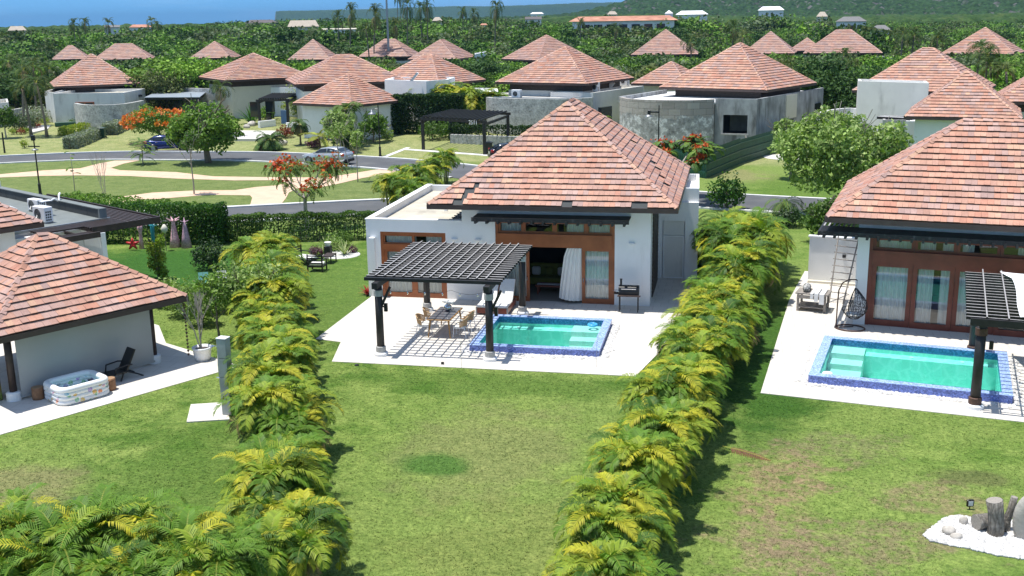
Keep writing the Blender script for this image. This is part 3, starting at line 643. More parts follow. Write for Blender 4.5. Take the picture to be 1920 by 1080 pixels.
# right service wing, set back
mb=MB(); mb.wallbox([(12.43,5.15),(14.25,5.15),(14.1,10.0),(12.43,10.0)],2.6,3.62,3.2,.14)
mb2=MB(); wall_y(mb2,12.43,14.25,5.15,5.33,0,3.62,[(12.62,13.66,0,2.75)]); mb2.wallbox([(12.43,5.33),(14.25,5.33),(14.1,10.0),(12.43,10.0)],0,4.25,3.9,.14)
part('service_wing',mb2,M['wall'],H)
d=framed(H,'side_door',12.66,13.62,.02,2.05,5.24,.05,.05,M['white'],False)
mb=MB(); mb.box(12.71,13.57,5.22,5.25,.07,2.0); part('door_panel',mb,M['wall_grey'],d)
mb=MB(); mb.box(12.66,13.62,5.2,5.24,2.08,2.74); part('transom_panel',mb,M['wall_grey'],H)
mb=MB()
for i in range(22): mb.box(12.455,12.50,1.0,4.2,.15+i*.17,.15+i*.17+.12)
part('louvre_shutter',mb,M['wood_dark'],H)
# interior
mb=MB(); mb.box(X_(-9.79),X_(-4.65),t,5.6,-.01,.025); part('inner_floor',mb,simple('beige_floor_tile',(.30,.27,.23),.5,.1,2),H)
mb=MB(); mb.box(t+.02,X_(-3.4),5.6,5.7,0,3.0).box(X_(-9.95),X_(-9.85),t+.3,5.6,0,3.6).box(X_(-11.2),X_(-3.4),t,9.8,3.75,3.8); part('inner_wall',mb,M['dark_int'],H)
# main opening joinery
x0,x1=X_(-9.79),X_(-4.65)
mb=MB(); mb.box(x0,x0+.12,.04,.2,0,3.66).box(x1-.12,x1,.04,.2,0,3.66).box(x0+.12,x1-.12,-.02,.19,2.46,3.02).box(x0+.12,x1-.12,.05,.19,3.56,3.655)
fr=part('door_surround',mb,M['wood'],H)
wl=[(x0+.12,x0+1.22),(x0+1.22,x0+2.57),(x0+2.57,x0+3.92),(x0+3.92,x1-.12)]
for a,c in wl: framed(H,'transom_window',a,c,3.02,3.56,.13,.10,.07,M['wood'])
curtain(H,wl[0][0]+.1,wl[0][1]-.1,.26,2.9,3.6); curtain(H,wl[2][0]+.5,wl[2][1]-.1,.26,2.9,3.6); curtain(H,wl[3][0]+.1,wl[3][1]-.05,.26,2.9,3.6)
d=framed(H,'sliding_door',X_(-6.05),x1-.12,.02,2.46,.10,.14,.07,M['wood'],bottom=.22)
mb=MB(); mb.tube([(X_(-5.98),.03,.95),(X_(-5.98),.0,.98),(X_(-5.98),.0,1.12),(X_(-5.98),.03,1.15)],.015,6); part('door_handle',mb,M['chrome'],d)
d=framed(H,'sliding_door',x0+.12,X_(-8.33),.02,2.46,.12,.14,.07,M['wood'],bottom=.22)
mb=MB(); mb.tube([(X_(-8.42),.05,.95),(X_(-8.42),.02,.98),(X_(-8.42),.02,1.12),(X_(-8.42),.05,1.15)],.015,6); part('door_handle',mb,M['chrome'],d)
curtain(H,X_(-5.92),x1-.2,.24,.05,2.44); curtain(H,x0+.2,X_(-8.5),.26,.05,2.44)
# billowing curtain in the open doorway
mb=MB(); n=40
for i in range(n):
    a,b2=i/n,(i+1)/n
    for k in range(6):
        h0,h1=k/6,(k+1)/6
        def CP(u,h): 
            w0=1.0-.28*h**1.2; x=X_(-6.05)-u*w0*(1.0 if h<.9 else .9); return (x,.12-.25*math.sin(math.pi*u)*(1-h)+.03*math.sin(u*34+2*h),.12+.12*u*0+.16*(1-h)*(u)*.6+h*2.3)
        mb.face([CP(a,h0),CP(b2,h0),CP(b2,h1),CP(a,h1)])
part('blowing_curtain',mb,M['curtain'],H,True)
# left window with doors
a0,a1=X_(-14.96),X_(-12.0)
mb=MB(); mb.box(a0,a0+.13,.02,.2,0,2.97).box(a1-.13,a1,.02,.2,0,2.97).box(a0+.13,a1-.13,.02,.19,2.84,2.965).box(a0+.13,a1-.13,.0,.19,2.2,2.42)
part('door_surround',mb,M['wood'],H)
am=(a0+a1)/2
for a,c in((a0+.13,am),(am,a1-.13)):
    framed(H,'transom_window',a,c,2.42,2.84,.1,.06,.07,M['wood']); framed(H,'sliding_door',a,c,.02,2.2,.1,.13,.07,M['wood'],bottom=.22)
curtain(H,a0+.2,a1-.2,.24,.05,2.15); curtain(H,a0+.2,am+.1,.24,2.3,2.85,amp=.02); curtain(H,am+.55,a1-.2,.24,2.3,2.85,amp=.02)
canopy(H,X_(-10.55),X_(-3.98),-1.05,0,3.70,M['black'],14)
for xx in(-10.54,-3.93,-11.6): wall_lamp(H,X_(xx),0,2.71)
miss=[(0,0,.55,.85),(0,0,3.4,4.1),(0,2,-3.65,-3.4),(0,1,-3.85,-3.5),(0,3,-3.35,-3.1),(0,0,-4.15,-3.75),(1,6,1.2,1.6),(1,5,-.4,.1),(1,4,-1.0,-.6),(1,3,-2.3,-1.8),(1,9,1.2,1.5),(1,2,-3.2,-2.7)]
hiproof(H,X_(-7.24),5.06,5.2,6.1,4.40,3.85,seed=11,course=.33,tile=.22,missing=[m for m in miss])
mb=MB(); mb.box(X_(-13.1),X_(-12.95),4.0,4.14,3.2,3.28); single('roof_brick',mb,M['tile'],'loose orange tile lying on the flat roof of the central villa','brick',(-15.6,44.35,0))
# lattice frame leaning on flat roof
mb=MB()
for i in range(9): mb.box(3.5+i*.1,3.55+i*.1,.7,3.3,3.24,3.32)
for i in range(6): mb.box(3.45,4.35,.8+i*.45,.85+i*.45,3.325,3.36)
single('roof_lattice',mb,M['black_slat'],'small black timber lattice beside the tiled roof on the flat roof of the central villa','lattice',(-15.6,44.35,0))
# ------------------------------------------------------------------ furniture seen in the dark room
S=thing('sofa','olive sofa with pillows inside the open doorway of the central villa','sofa',(-7.9,47.4,0.03))
mb=MB(); mb.bbox(-1,1,-.4,.4,.1,.42,.04); part('seat',mb,simple('olive_fabric',(.16,.17,.03),.9,.1,5),S)
mb=MB(); mb.bbox(-1,1,.3,.5,.35,.95,.04); part('backrest',mb,bpy.data.materials['olive_fabric'],S)
for i,(x,c) in enumerate(((-.7,'cushion'),(-.1,'cushion'),(.5,'cushion'))):
    mb=MB(); mb.bbox(x-.2,x+.2,.1,.28,.43,.82,.06); part('pillow',mb,bpy.data.materials['olive_fabric'] if i==1 else M['wall_grey'],S)
T=thing('coffee_table','low dark wood table with white runner in the room behind the blowing curtain','table',(-7.6,45.9,.03))
mb=MB(); mb.box(-.7,.7,-.3,.3,.36,.42); part('tabletop',mb,M['wood_red'],T); mb=MB(); mb.box(-.65,.65,-.12,.12,.423,.435); part('runner',mb,M['white'],T)
for x in(-.62,.56):
    for y in(-.25,.19): mb=MB(); mb.box(x,x+.06,y,y+.06,0,.36); part('leg',mb,M['wood_red'],T)
# ------------------------------------------------------------------ pergola
def post(parent,x,y,h,r=.14,base=True,wrap=None):
    mb=MB(); mb.tube([(x,y,.02),(x,y,.02+(h-.02)*.5),(x,y,h)],[r*1.02,r*.98,r],14); p=part('post',mb,M['black'],parent,True)
    mb=MB(); mb.lathe([(r+.045,0),(r+.045,.24),(r+.02,.26)],16,(x,y,.12)); part('collar',mb,wrap or M['conc'],p)
    mb=MB(); mb.lathe([(r+.03,0),(r+.03,.22)],16,(x,y,h-.34)); part('collar',mb,wrap or M['conc'],p)
    mb=MB(); mb.lathe([(r+.12,.0),(r+.12,.10),(r+.08,.14)],20,(x,y,.02)); part('foot',mb,M['wall'],p); return p
def slats(parent,x0,x1,y0,y1,z,nx,ny,mat,wx=.085,hx=.10,wy=.045,hy=.055,name='slat',bx=None):
    for i in range(nx):
        y=y0+(y1-y0)*i/(nx-1); mb=MB(); mb.box(x0,x1,y-wx/2,y+wx/2,z,z+hx); part('slat',mb,mat,parent)
    for i in range(ny):
        x=(bx[0]+(bx[1]-bx[0])*i/(ny-1)) if bx else x0+(x1-x0)*i/(ny-1); mb=MB(); mb.box(x-wy/2,x+wy/2,y0-.18,y1+.12,z+hx+.002,z+hx+hy); part('batten',mb,mat,parent)
PG=thing('pergola','black timber pergola with open lattice top over the dining table and pool corner','pergola',(-10.3,39.2,0))
px0,px1,py0,py1=-2.05,2.05,-3.1,3.15
for x in(px0,px1):
    for y in(py0,py1): post(PG,x,y,2.62)
for x in(px0,px1):
    mb=MB(); mb.box(x-.1,x+.1,py0-.42,py1+.4,2.62,2.84); part('beam',mb,M['black'],PG)
for y in(py0,):
    mb=MB(); mb.box(px0-.5,px1+.45,y-.06,y+.06,2.845,2.96); part('beam',mb,M['black'],PG)
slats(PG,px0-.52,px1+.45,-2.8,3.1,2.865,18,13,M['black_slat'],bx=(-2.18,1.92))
for x,sx in((px0,1),(px1,1)):
    for y,sy in((py0,1),):
        mb=MB(); mb.beam((x+.1,y,1.9),(x+.45,y,2.62),.07,.09); part('brace',mb,M['black'],PG)
mb=MB(); pts=[(px0+.1+i*(3.9)/24,py0+.1,2.55-.14*abs(math.sin(math.pi*i/8))) for i in range(25)]; mb.tube(pts,.006,4); cb=part('light_cable',mb,M['black_metal'],PG)
for i in(2,6,10,14,18,22):
    x,y,z=pts[i]; mb=MB(); mb.lathe([(.012,0),(.03,-.05),(.03,-.09),(.01,-.12)],8,(x,y,z)); part('bulb',mb,M['chrome'],cb)
for x in(px0,px1):
    mb=MB(); mb.box(x+.2,x+.32,py0-.05,py0+.05,1.7,2.0).box(x+.13,x+.2,py0-.02,py0+.02,1.85,1.9); part('spot_lamp',mb,M['black_metal'],PG)
# ------------------------------------------------------------------ pools
def pool(name,label,loc,rz,w,d,rim,h,stepside,front=M['mosaic']):
    P=thing(name,label,'pool',loc,rz); mb=MB(); t=rim
    mb.box(-t,w+t,-t,-.002,-.015,h).box(-t,w+t,d+.002,d+t,-.015,h).box(-t,-.002,0,d,-.015,h).box(w+.002,w+t,0,d,-.015,h); part('rim',mb,M['mosaic'],P)
    mb=MB(); mb.box(-t-.01,w+t+.01,-t-.01,.01,h+.002,h+.02).box(-t-.01,w+t+.01,d-.01,d+t+.01,h+.002,h+.02).box(-t-.01,.01,.01,d-.01,h+.002,h+.02).box(w-.01,w+t+.01,.01,d-.01,h+.002,h+.02); part('rim_top',mb,M['mosaic_light'],P)
    z=-.95; mb=MB(); mb.add([(0,0,h),(w,0,h),(w,d,h),(0,d,h),(0,0,h-.24),(w,0,h-.24),(w,d,h-.24),(0,d,h-.24)],[(0,1,5,4),(1,2,6,5),(2,3,7,6),(3,0,4,7)]); part('waterline_tiles',mb,M['mosaic_deep'],P)
    mb=MB(); zt=h-.24; mb.add([(0,0,zt),(w,0,zt),(w,d,zt),(0,d,zt),(0,0,z),(w,0,z),(w,d,z),(0,d,z)],[(0,1,5,4),(1,2,6,5),(2,3,7,6),(3,0,4,7),(4,5,6,7)])
    mb.box(.0,w,d-.5,d,z+.01,-.12)
    part('basin',mb,M['poolfloor'],P)
    for i in range(5):
        x0,x1=(w-1.2,w) if stepside>0 else (0,1.2); y=d-.5-.02; mb=MB()
        dd=(d-.6)/4.5
        if i==0: mb.box(x0,x1,d-.9,d-.001,z+.015,.0)
        else: mb.box(x0+.02,x1-.01,d-.9-dd*.82*i,d-.9-dd*.82*(i-1)-.0,z+.02,.0-.2*i)
        part('step',mb,simple('pool_step_tile',(.55,.72,.66),.6,.05,4) if i==0 else bpy.data.materials['pool_step_tile'],P)
    mb=MB(); mb.face([(0,0,h-.10),(w,0,h-.10),(w,d,h-.10),(0,d,h-.10)]); part('pool_water',mb,M['water'],P)
    for x in(w*.2,w*.5,w*.8): mb=MB(); mb.lathe([(.07,0),(.07,.03)],12,(x,d-.25,-.118)); part('inlet',mb,M['white'],P)
    return P
pool('plunge_pool','square turquoise pool with raised blue mosaic rim in front of the central villa',(-8.95,37.3,0.02),0,4.25,3.7,.28,.24,1)
pool('plunge_pool','long turquoise pool with blue rim before the red framed doors',(*WB(-.55,-7.5),.02),TB,5.6,4.25,.3,.26,-1)
def pebbles(name,pts_fn,n,seed,label):
    r=np.random.default_rng(seed); F=[];C=[]
    for i in range(n):
        x,y=pts_fn(r); s=.025+.045*r.random(); z=.02; a=r.random()*6.3
        c=np.array([.76,.74,.70])*(.55+.5*r.random()); pts=[(x+s*math.cos(a+k*math.pi/2)*(1+.3*(k%2)),y+s*math.sin(a+k*math.pi/2),z+s*.25) for k in range(4)]; top=(x,y,z+s*.95); lo=[(p[0],p[1],z-.01) for p in pts]
        for k in range(4):
            F.append([pts[k],pts[(k+1)%4],top,top]);C.append(c); F.append([lo[k],lo[(k+1)%4],pts[(k+1)%4],pts[k]]);C.append(c)
    o=obj(name,npmesh(name,np.array(F),np.array(C),M['vcol'])); o['kind']='stuff'; o['label']=label; o['category']='pebbles'; return o
def ringpts(x0,x1,y0,y1,wd,fr=None):
    def f(r):
        per=2*(x1-x0+y1-y0); s=r.random()*per; o=abs(r.normal())*wd*.6
        if s<x1-x0: p=(x0+s,y0-o)
        elif s<x1-x0+y1-y0: p=(x1+o,y0+s-(x1-x0))
        elif s<2*(x1-x0)+y1-y0: p=(x0+s-(x1-x0)-(y1-y0),y1+o)
        else: p=(x0-o,y0+s-2*(x1-x0)-(y1-y0))
        return fr(*p) if fr else p
    return f
pebbles('pebbles',ringpts(-9.28,-4.37,36.97,41.33,.2),2400,3,'white pebbles around the square pool rim')
pebbles('pebbles',ringpts(-.9,5.4,-7.85,-2.9,.2,WB),2800,4,'white pebbles around the long pool rim')
mb=MB(); pts=[(.16*math.cos(a),.16*math.sin(a),.05) for a in np.linspace(0,2*math.pi,19)]; mb.tube(pts,.05,8,caps=False); single('pool_float',mb,simple('blue_float_plastic',(.08,.42,.75),.3,.05,4),'round blue float drifting in the back corner of the square pool','float',(-5.1,40.55,.16),smooth=True)
mb=MB(); pts=[(.13*math.cos(a),.13*math.sin(a),.04) for a in np.linspace(0,2*math.pi,19)]; mb.tube(pts,.05,8,caps=False).lathe([(.1,.0),(.1,.05)],10); single('pool_float',mb,M['white'],'white round chlorine float at the near left corner of the long pool','float',(*WB(-.3,-7.2),.17),smooth=True)
# ================================================================== TERRACE FURNITURE
def blobmesh(seed,rx,ry,rz,n=2,amp=.18):
    bm_=__import__('bmesh').new(); bmesh=__import__('bmesh'); bmesh.ops.create_icosphere(bm_,subdivisions=n,radius=1); r=random.Random(seed)
    ph=[(r.uniform(-3,3),r.uniform(-3,3),r.uniform(-3,3),r.random()*6) for _ in range(5)]
    mb=MB()
    for v in bm_.verts:
        c=v.co; k=1+amp*sum(math.sin(c.x*a+c.y*b+c.z*d+e) for a,b,d,e in ph)/2.2; v.co=Vector((c.x*rx*k,c.y*ry*k,c.z*rz*k))
    mb.add([v.co[:] for v in bm_.verts],[tuple(v.index for v in f.verts) for f in bm_.faces]); bm_.free(); return mb

def dining_table(loc,rz):
    T=thing('dining_table','oak dining table with dark stone top under the black pergola','table',loc,rz)
    mb=MB(); mb.bbox(-.47,.47,-.95,.95,.70,.745,.01); part('table_frame',mb,M['oak'],T); mb=MB(); mb.box(-.43,.43,-.91,.91,.746,.757); part('tabletop',mb,M['tabletop'],T)
    for x in(-1,1):
        for y in(-1,1): mb=MB(); mb.tube([(x*.36,y*.8,.70),(x*.44,y*.9,0)],[.04,.022],8); part('leg',mb,M['oak'],T)
dining_table((-10.78,39.42,.02),-.02)
def rope_chair(label,loc,rz):
    C=thing('dining_chair',label,'chair',loc,rz,'woven rope chairs around the dining table')
    mb=MB(); mb.bbox(-.24,.24,-.24,.22,.41,.47,.02); part('seat_pad',mb,M['wall_grey'],C)
    for x in(-1,1):
        mb=MB(); mb.tube([(x*.23,-.22,.40),(x*.26,-.25,0)],.014,6); part('leg',mb,M['white'],C)
        mb=MB(); mb.tube([(x*.23,.2,.40),(x*.26,.28,0)],.014,6); part('leg',mb,M['white'],C)
    mb=MB()
    for x in(-1,1): mb.tube([(x*.23,-.22,.40),(x*.23,.2,.40)],.014,6)
    mb.tube([(-.23,-.22,.40),(.23,-.22,.40)],.014,6).tube([(-.23,.2,.40),(.23,.2,.40)],.014,6)
    part('seat_frame',mb,M['white'],C)
    arc=[(.30*math.sin(a)*1.0,.05-.02+.27*(-math.cos(a)),.64+.16*max(0,-math.cos(a))) for a in np.linspace(-.42*math.pi,-1.58*math.pi,15)]
    mb=MB(); mb.tube(arc,.02,6)
    for k,a in enumerate(np.linspace(-.5*math.pi,-1.5*math.pi,34)):
        x,y,z=.30*math.sin(a),.03-.27*math.cos(a),.64+.16*max(0,-math.cos(a)); mb.tube([(x,y,z),(x*.8,y*.78,.43)],.012,4,caps=False)
    part('rope_back',mb,M['rope'],C,label=None); return C
ch=[('woven rope chair at the near left of the dining table',-11.52,38.95,math.pi/2),('woven rope chair at the far left of the dining table beside the pergola post',-11.55,40.0,math.pi/2+.35),
    ('woven rope chair at the near right of the dining table',-10.02,38.85,-math.pi/2),('woven rope chair at the far right of the dining table',-9.98,39.75,-math.pi/2-.1)]
for l,x,y,r in ch: rope_chair(l,(x,y,.02),r)
mb=MB(); mb.lathe([(.05,0),(.14,.06),(.17,.14),(.13,.23),(.07,.27),(.08,.29)],14)
V=thing('vase','shiny silver bowl vase with white orchids on the dining table','vase',(-10.75,39.75,.78)); part('bowl',mb,M['chrome'],V,True)
part('flowers',blobmesh(77,.15,.12,.09,3,.5),M['cushion'],V,True,loc=(0,0,.38))
def lounger(label,loc,rz):
    Lg=thing('sun_lounger',label,'lounger',loc,rz,'sun loungers under the pergola')
    mb=MB(); mb.box(-.33,.33,-.9,-.84,.08,.3).box(-.33,-.28,-.9,.9,.1,.3).box(.28,.33,-.9,.9,.1,.3).box(-.33,.33,.84,.9,.1,.3); part('frame',mb,M['wood_red'],Lg)
    for x in(-.33,.28):
        for y in(-.9,.84): mb=MB(); mb.box(x-.003,x+.053,y-.003,y+.063,0,.32); part('leg',mb,M['metal_grey'],Lg)
    mb=MB(); mb.bbox(-.31,.31,-.88,.25,.3,.40,.03); part('mattress',mb,M['cushion'],Lg)
    mb=MB(); V=[]
    for (y,z) in((.22,.3),(.95,1.08),(.87,1.15),(.16,.40)):
        for x in(-.31,.31): V.append((x,y,z))
    mb.add(V,[(0,1,3,2),(2,3,5,4),(4,5,7,6),(6,7,1,0),(0,2,4,6),(1,7,5,3)]); part('back_cushion',mb,M['cushion'],Lg); return Lg
lounger('white cushioned sun lounger with raised back, left of the two under the pergola',(-9.83,42.88,.02),0)
lounger('white cushioned sun lounger with raised back beside the back pergola post',(-9.13,42.88,.02),0)
BQ=thing('charcoal_grill','black barrel grill with chimney and side shelf against the white wall','grill',(-3.95,43.45,.02),.02)
mb=MB(); mb.tube([(-.42,0,.88),(.42,0,.88)],.24,16).bbox(-.42,.42,-.24,.24,.72,.9,.02); part('barrel',mb,M['black_metal'],BQ)
mb=MB(); mb.tube([(-.42,.0,.88),(-.42,0,.89)],.245,16).tube([(-.3,-.25,1.0),(.3,-.25,1.0)],.014,6); part('lid_handle',mb,M['chrome'],BQ)
mb=MB(); mb.tube([(-.33,0,1.08),(-.33,0,1.36)],.045,10).tube([(-.33,0,1.36),(-.33,0,1.38)],.06,10); part('chimney',mb,M['black_metal'],BQ)
mb=MB(); mb.box(-.62,-.42,-.2,.2,.76,.79).box(-.45,.5,-.42,-.24,.72,.745); part('shelf',mb,M['wood_dark'],BQ)
for x in(-.4,.36):
    for y in(-.2,.16): mb=MB(); mb.box(x,x+.04,y,y+.04,0,.72); part('leg',mb,M['black_metal'],BQ)
for (px,py,h) in((1119,690,.95),(865,690,.95)):
    p=TP(px,py); mb=MB(); mb.tube([(0,0,0),(0,0,h)],.008,5).tube([(0,0,h),(.04,0,h+.04)],.012,5); single('garden_stake',mb,M['metal_grey'],'thin metal stake at the terrace edge '+('below the right end of the square pool' if px>1000 else 'between the two front pergola posts'),'stake',tuple(p))
p=TP(830,684); mb=MB(); mb.box(-.05,.05,-.04,.04,0,.08); single('floor_spotlight',mb,M['black_metal'],'tiny black spotlight on the front edge of the central terrace','spotlight',(p.x,p.y,.02))
p=TP(669,685); mb=MB(); mb.lathe([(.09,0),(.08,.03),(.02,.05)],10); single('drain_cap',mb,M['black_metal'],'small dark drain cap in the lawn before the central terrace','drain cap',(p.x,p.y,0))
# ================================================================== RIGHT VILLA
B=thing('villa','white villa with red timber glass doors and long tiled roof at the right','house',(OB.x,OB.y,0),TB)
mb=MB(); wall_y(mb,-.08,13,0,.22,0,4.3,[(.36,12.5,0,3.62)]); mb.box(-.08,.14,.22,7.5,0,4.3).box(.14,13,7.3,7.5,0,4.3); part('wall',mb,M['wall'],B)
mb=MB(); mb.box(.36,12.5,.22,6,-.01,.03); part('inner_floor',mb,bpy.data.materials['beige_floor_tile'],B)
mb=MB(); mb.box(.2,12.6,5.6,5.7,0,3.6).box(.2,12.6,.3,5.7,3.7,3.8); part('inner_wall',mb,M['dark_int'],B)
mb=MB(); mb.box(.36,.5,.02,.2,0,3.6).box(.5,12.5,-.02,.19,2.56,3.03).box(.5,12.5,.05,.19,3.54,3.62); part('door_surround',mb,M['wood_red'],B)
xs_=[.5,2.0,3.5,5.0,6.5,8.0,9.5,11.0]
for i,x in enumerate(xs_[:-1]):
    framed(B,'sliding_door',x,x+1.49,.02,2.56,.10-.03*(i%2),.17,.07,M['wood_red'],bottom=.24); framed(B,'transom_window',x,x+1.49,3.03,3.54,.12,.11,.07,M['wood_red'])
for a,c in((.7,1.9),(2.2,2.75),(3.0,3.4),(3.6,4.2),(6.6,7.9)): curtain(B,a,c,.27,.06,2.5)
for a,c in((.7,1.9),(2.2,2.75),(3.0,3.4),(3.7,4.1),(5.6,6.4)): curtain(B,a,c,.27,2.95,3.6)
canopy(B,-1.42,8,-1.15,0,3.72,M['black'],24,name='timber_canopy')
mb=MB()
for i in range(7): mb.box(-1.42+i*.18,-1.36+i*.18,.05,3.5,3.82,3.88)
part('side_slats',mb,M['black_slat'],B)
mb=MB(); mb.box(-1.5,-1.43,-1.1,3.5,3.70,3.86).box(-1.4,-.1,3.3,3.42,3.66,3.80); part('beam',mb,M['black'],B)
hiproof(B,5.9,3.35,7.1,4.55,4.45,3.32,seed=23,course=.33,tile=.22)
for x in(.06,1.0): 
    pass
WL=thing('garden_wall','low white boundary wall with pale coping left of the red door villa','wall',(OB.x,OB.y,0),TB)
mb=MB(); mb.box(-2.62,-.12,6.55,6.75,0,2.1); part('wall_panel',mb,M['wall'],WL); mb=MB(); mb.box(-2.68,-.1,6.5,6.8,2.1,2.16); part('coping',mb,M['white'],WL)
mb=MB(); mb.bbox(-1.15,-1.0,6.44,6.54,1.25,1.40,.01); part('wall_light',mb,M['black_metal'],WL)
mb=MB(); mb.box(-2.6,-.15,6.3,6.54,0,.12); part('plinth',mb,M['wall_cream'],WL)
# pergola with canvas
P2=thing('pergola','black pergola with white canvas thrown over its lattice, beside the long pool','pergola',(OB.x,OB.y,0),TB)
for y in(-8.5,-2.85):
    for x in(4.25,9.2): post(P2,x,y,2.72,.15,wrap=M['rust'])
for x in(4.25,9.2): mb=MB(); mb.box(x-.09,x+.09,-9.0,-2.3,2.725,2.93); part('beam',mb,M['black'],P2)
mb=MB(); mb.box(3.9,9.6,-9.06,-8.98,2.80,3.02); part('beam',mb,M['black'],P2)
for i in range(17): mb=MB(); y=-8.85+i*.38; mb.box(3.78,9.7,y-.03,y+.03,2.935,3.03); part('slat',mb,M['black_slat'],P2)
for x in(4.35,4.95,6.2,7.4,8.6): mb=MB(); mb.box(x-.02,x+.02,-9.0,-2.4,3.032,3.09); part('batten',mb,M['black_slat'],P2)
mb=MB(); mb.box(4.5,4.62,-8.56,-8.44,1.95,2.2); part('spot_lamp',mb,M['black_metal'],P2)
mb=MB(); nx,ny=26,24
def CV(i,j):
    u,v=i/nx,j/ny; x=5.25+u*4.2+.22*(1-v)*0; y=-8.85+v*6.2; x-=.03*math.sin(v*9)*(1-u); 
    if u<.12 and v>.8: x-=.35*(v-.8)*5*(1-u/.12)
    return (x,y,3.12+.035*math.sin(u*14+v*3)+.03*math.sin(v*11+u*5)+.10*math.sin(math.pi*v)*math.sin(math.pi*u))
for i in range(nx):
    for j in range(ny): mb.face([CV(i,j),CV(i+1,j),CV(i+1,j+1),CV(i,j+1)])
single('canvas_sheet',mb,simple('white_canvas',(.84,.84,.84),.8,.02,2),'white canvas sheet lying over the right hand pergola lattice','canvas',(OB.x,OB.y,0),TB,smooth=True)
# ladder
LD=thing('ladder','tall wooden pole ladder leaning on the white wall beside the hanging chair','ladder',(OB.x,OB.y,0),TB)
A0,A1=Vector((-1.30,3.0,.02)),Vector((-.95,6.2,2.75)) ; B0,B1=Vector((-.72,2.95,.02)),Vector((-.40,6.2,2.72))
A1=Vector((-1.2,4.55,2.7)); B1=Vector((-.35,4.5,2.65))
for a,b in((A0,A1),(B0,B1)): mb=MB(); mb.tube([a,b],[.035,.028],8); part('rail',mb,M['driftwood'],LD)
for i in range(10):
    t=(i+.6)/10.4; a=A0.lerp(A1,t); b=B0.lerp(B1,t); d=(b-a)*.12; mb=MB(); mb.tube([a-d,b+d],.022,6); part('rung',mb,M['driftwood'],LD)
# hanging egg chair
EC=thing('hanging_chair','dark wicker hanging egg chair with grey cushion on a rusty ring stand','chair',(*WB(-.12,-.75),.02),TB)
mb=MB(); mb.tube([(.55*math.cos(a),.45*math.sin(a),.03) for a in np.linspace(0,2*math.pi,25)],.028,6,caps=False).tube([(-.5,-.1,.04),(.1,.2,.04)],.025,6); part('base_ring',mb,M['rust'],EC,True)
mb=MB(); mb.tube([(-.53,0,.03),(-.52,0,1.0),(-.50,0,1.5),(-.38,0,1.80),(-.15,0,1.95),(.12,0,1.97),(.16,0,1.93)],.026,8); part('stand',mb,M['rust'],EC,True)
mb=MB(); mb.tube([(.16,0,1.93),(.14,0,1.62)],.008,5); part('chain',mb,M['black_metal'],EC)
mb=MB()
def EG(a,t): # egg basket open towards the left front
    z=.42+1.2*t; r=.46*math.sin(math.pi*min(.97,max(.05,t*.93+.05))**.8)+.02; return (.12+r*math.cos(a),r*.95*math.sin(a),z)
rr_=random.Random(5)
for k in range(60):
    a0=rr_.uniform(-2.0,2.0); t0=rr_.random()*.9; a1=a0+rr_.uniform(-1.2,1.2); t1=min(1,max(0,t0+rr_.uniform(-.45,.45))); a1=max(-2.0,min(2.0,a1))
    mb.tube([EG(a0+(a1-a0)*s,t0+(t1-t0)*s) for s in np.linspace(0,1,6)],.009,4,caps=False)
for k in range(26): a=k/26*2*math.pi; mb.tube([EG(a,t) for t in np.linspace(0,.33 if abs(((a+math.pi)%(2*math.pi))-math.pi)>2.0 else 1,6)],.009,4,caps=False)
for t in(.02,.12,.22,.32): mb.tube([EG(a,t) for a in np.linspace(0,2*math.pi,21)],.010,4,caps=False)
for a in(-2.0,2.0): mb.tube([EG(a,t) for t in np.linspace(.3,1,9)],.02,5,caps=False)
part('basket',mb,M['black_metal'],EC)
mb=MB(); mb.lathe([(.15,0),(.30,.05),(.30,.12),(.1,.16)],14,(.1,0,.5)); part('cushion',mb,M['wall_grey'],EC,True)
# bench with timber and tarp
BN=thing('work_bench','weathered timber work bench by the white garden wall, loaded with planks and a wrapped bundle','bench',(*WB(-2.38,1.25),.02),TB-.05)
mb=MB()
for i in range(6): mb.box(-.12,1.2,.0+i*.16,.14+i*.16,.72,.77)
part('bench_top',mb,M['driftwood'],BN)
for x in(-.05,1.03):
    for y in(.0,.86): mb=MB(); mb.box(x,x+.09,y,y+.09,0,.72); part('leg',mb,M['driftwood'],BN)
mb=MB(); mb.box(-.05,1.1,-.03,.0,.55,.70).box(-.05,1.1,.02,.9,.16,.2); part('cross_rail',mb,M['driftwood'],BN)
mb=MB(); pts=[(.25+.02*math.sin(i),.1+i*.11,.90+.03*math.sin(i*1.7)) for i in range(9)]; mb.tube(pts,[.05,.13,.15,.14,.16,.15,.15,.12,.04],10); single('wrapped_bundle',mb,simple('patterned_cloth',(.12,.12,.12),.9,.8,14,c2=(.6,.6,.58)),'black and white patterned rolled bundle lying on the work bench','bundle',(*WB(-2.38,1.25),.02),TB-.05,smooth=True)
PK=thing('white_planks','white folded sheets and pipes hanging over the right half of the work bench','planks',(*WB(-2.38,1.25),.79),TB-.05)
for i,(x,wd) in enumerate(((.5,.12),(.66,.16),(.86,.2))):
    mb=MB(); mb.bbox(x,x+wd,-.12,.85,0.003,.06+.03*(i%2),.01); mb.box(x,x+wd,-.15,-.122,-.28-.1*i+.1,.05); part('plank',mb,M['white'],PK)
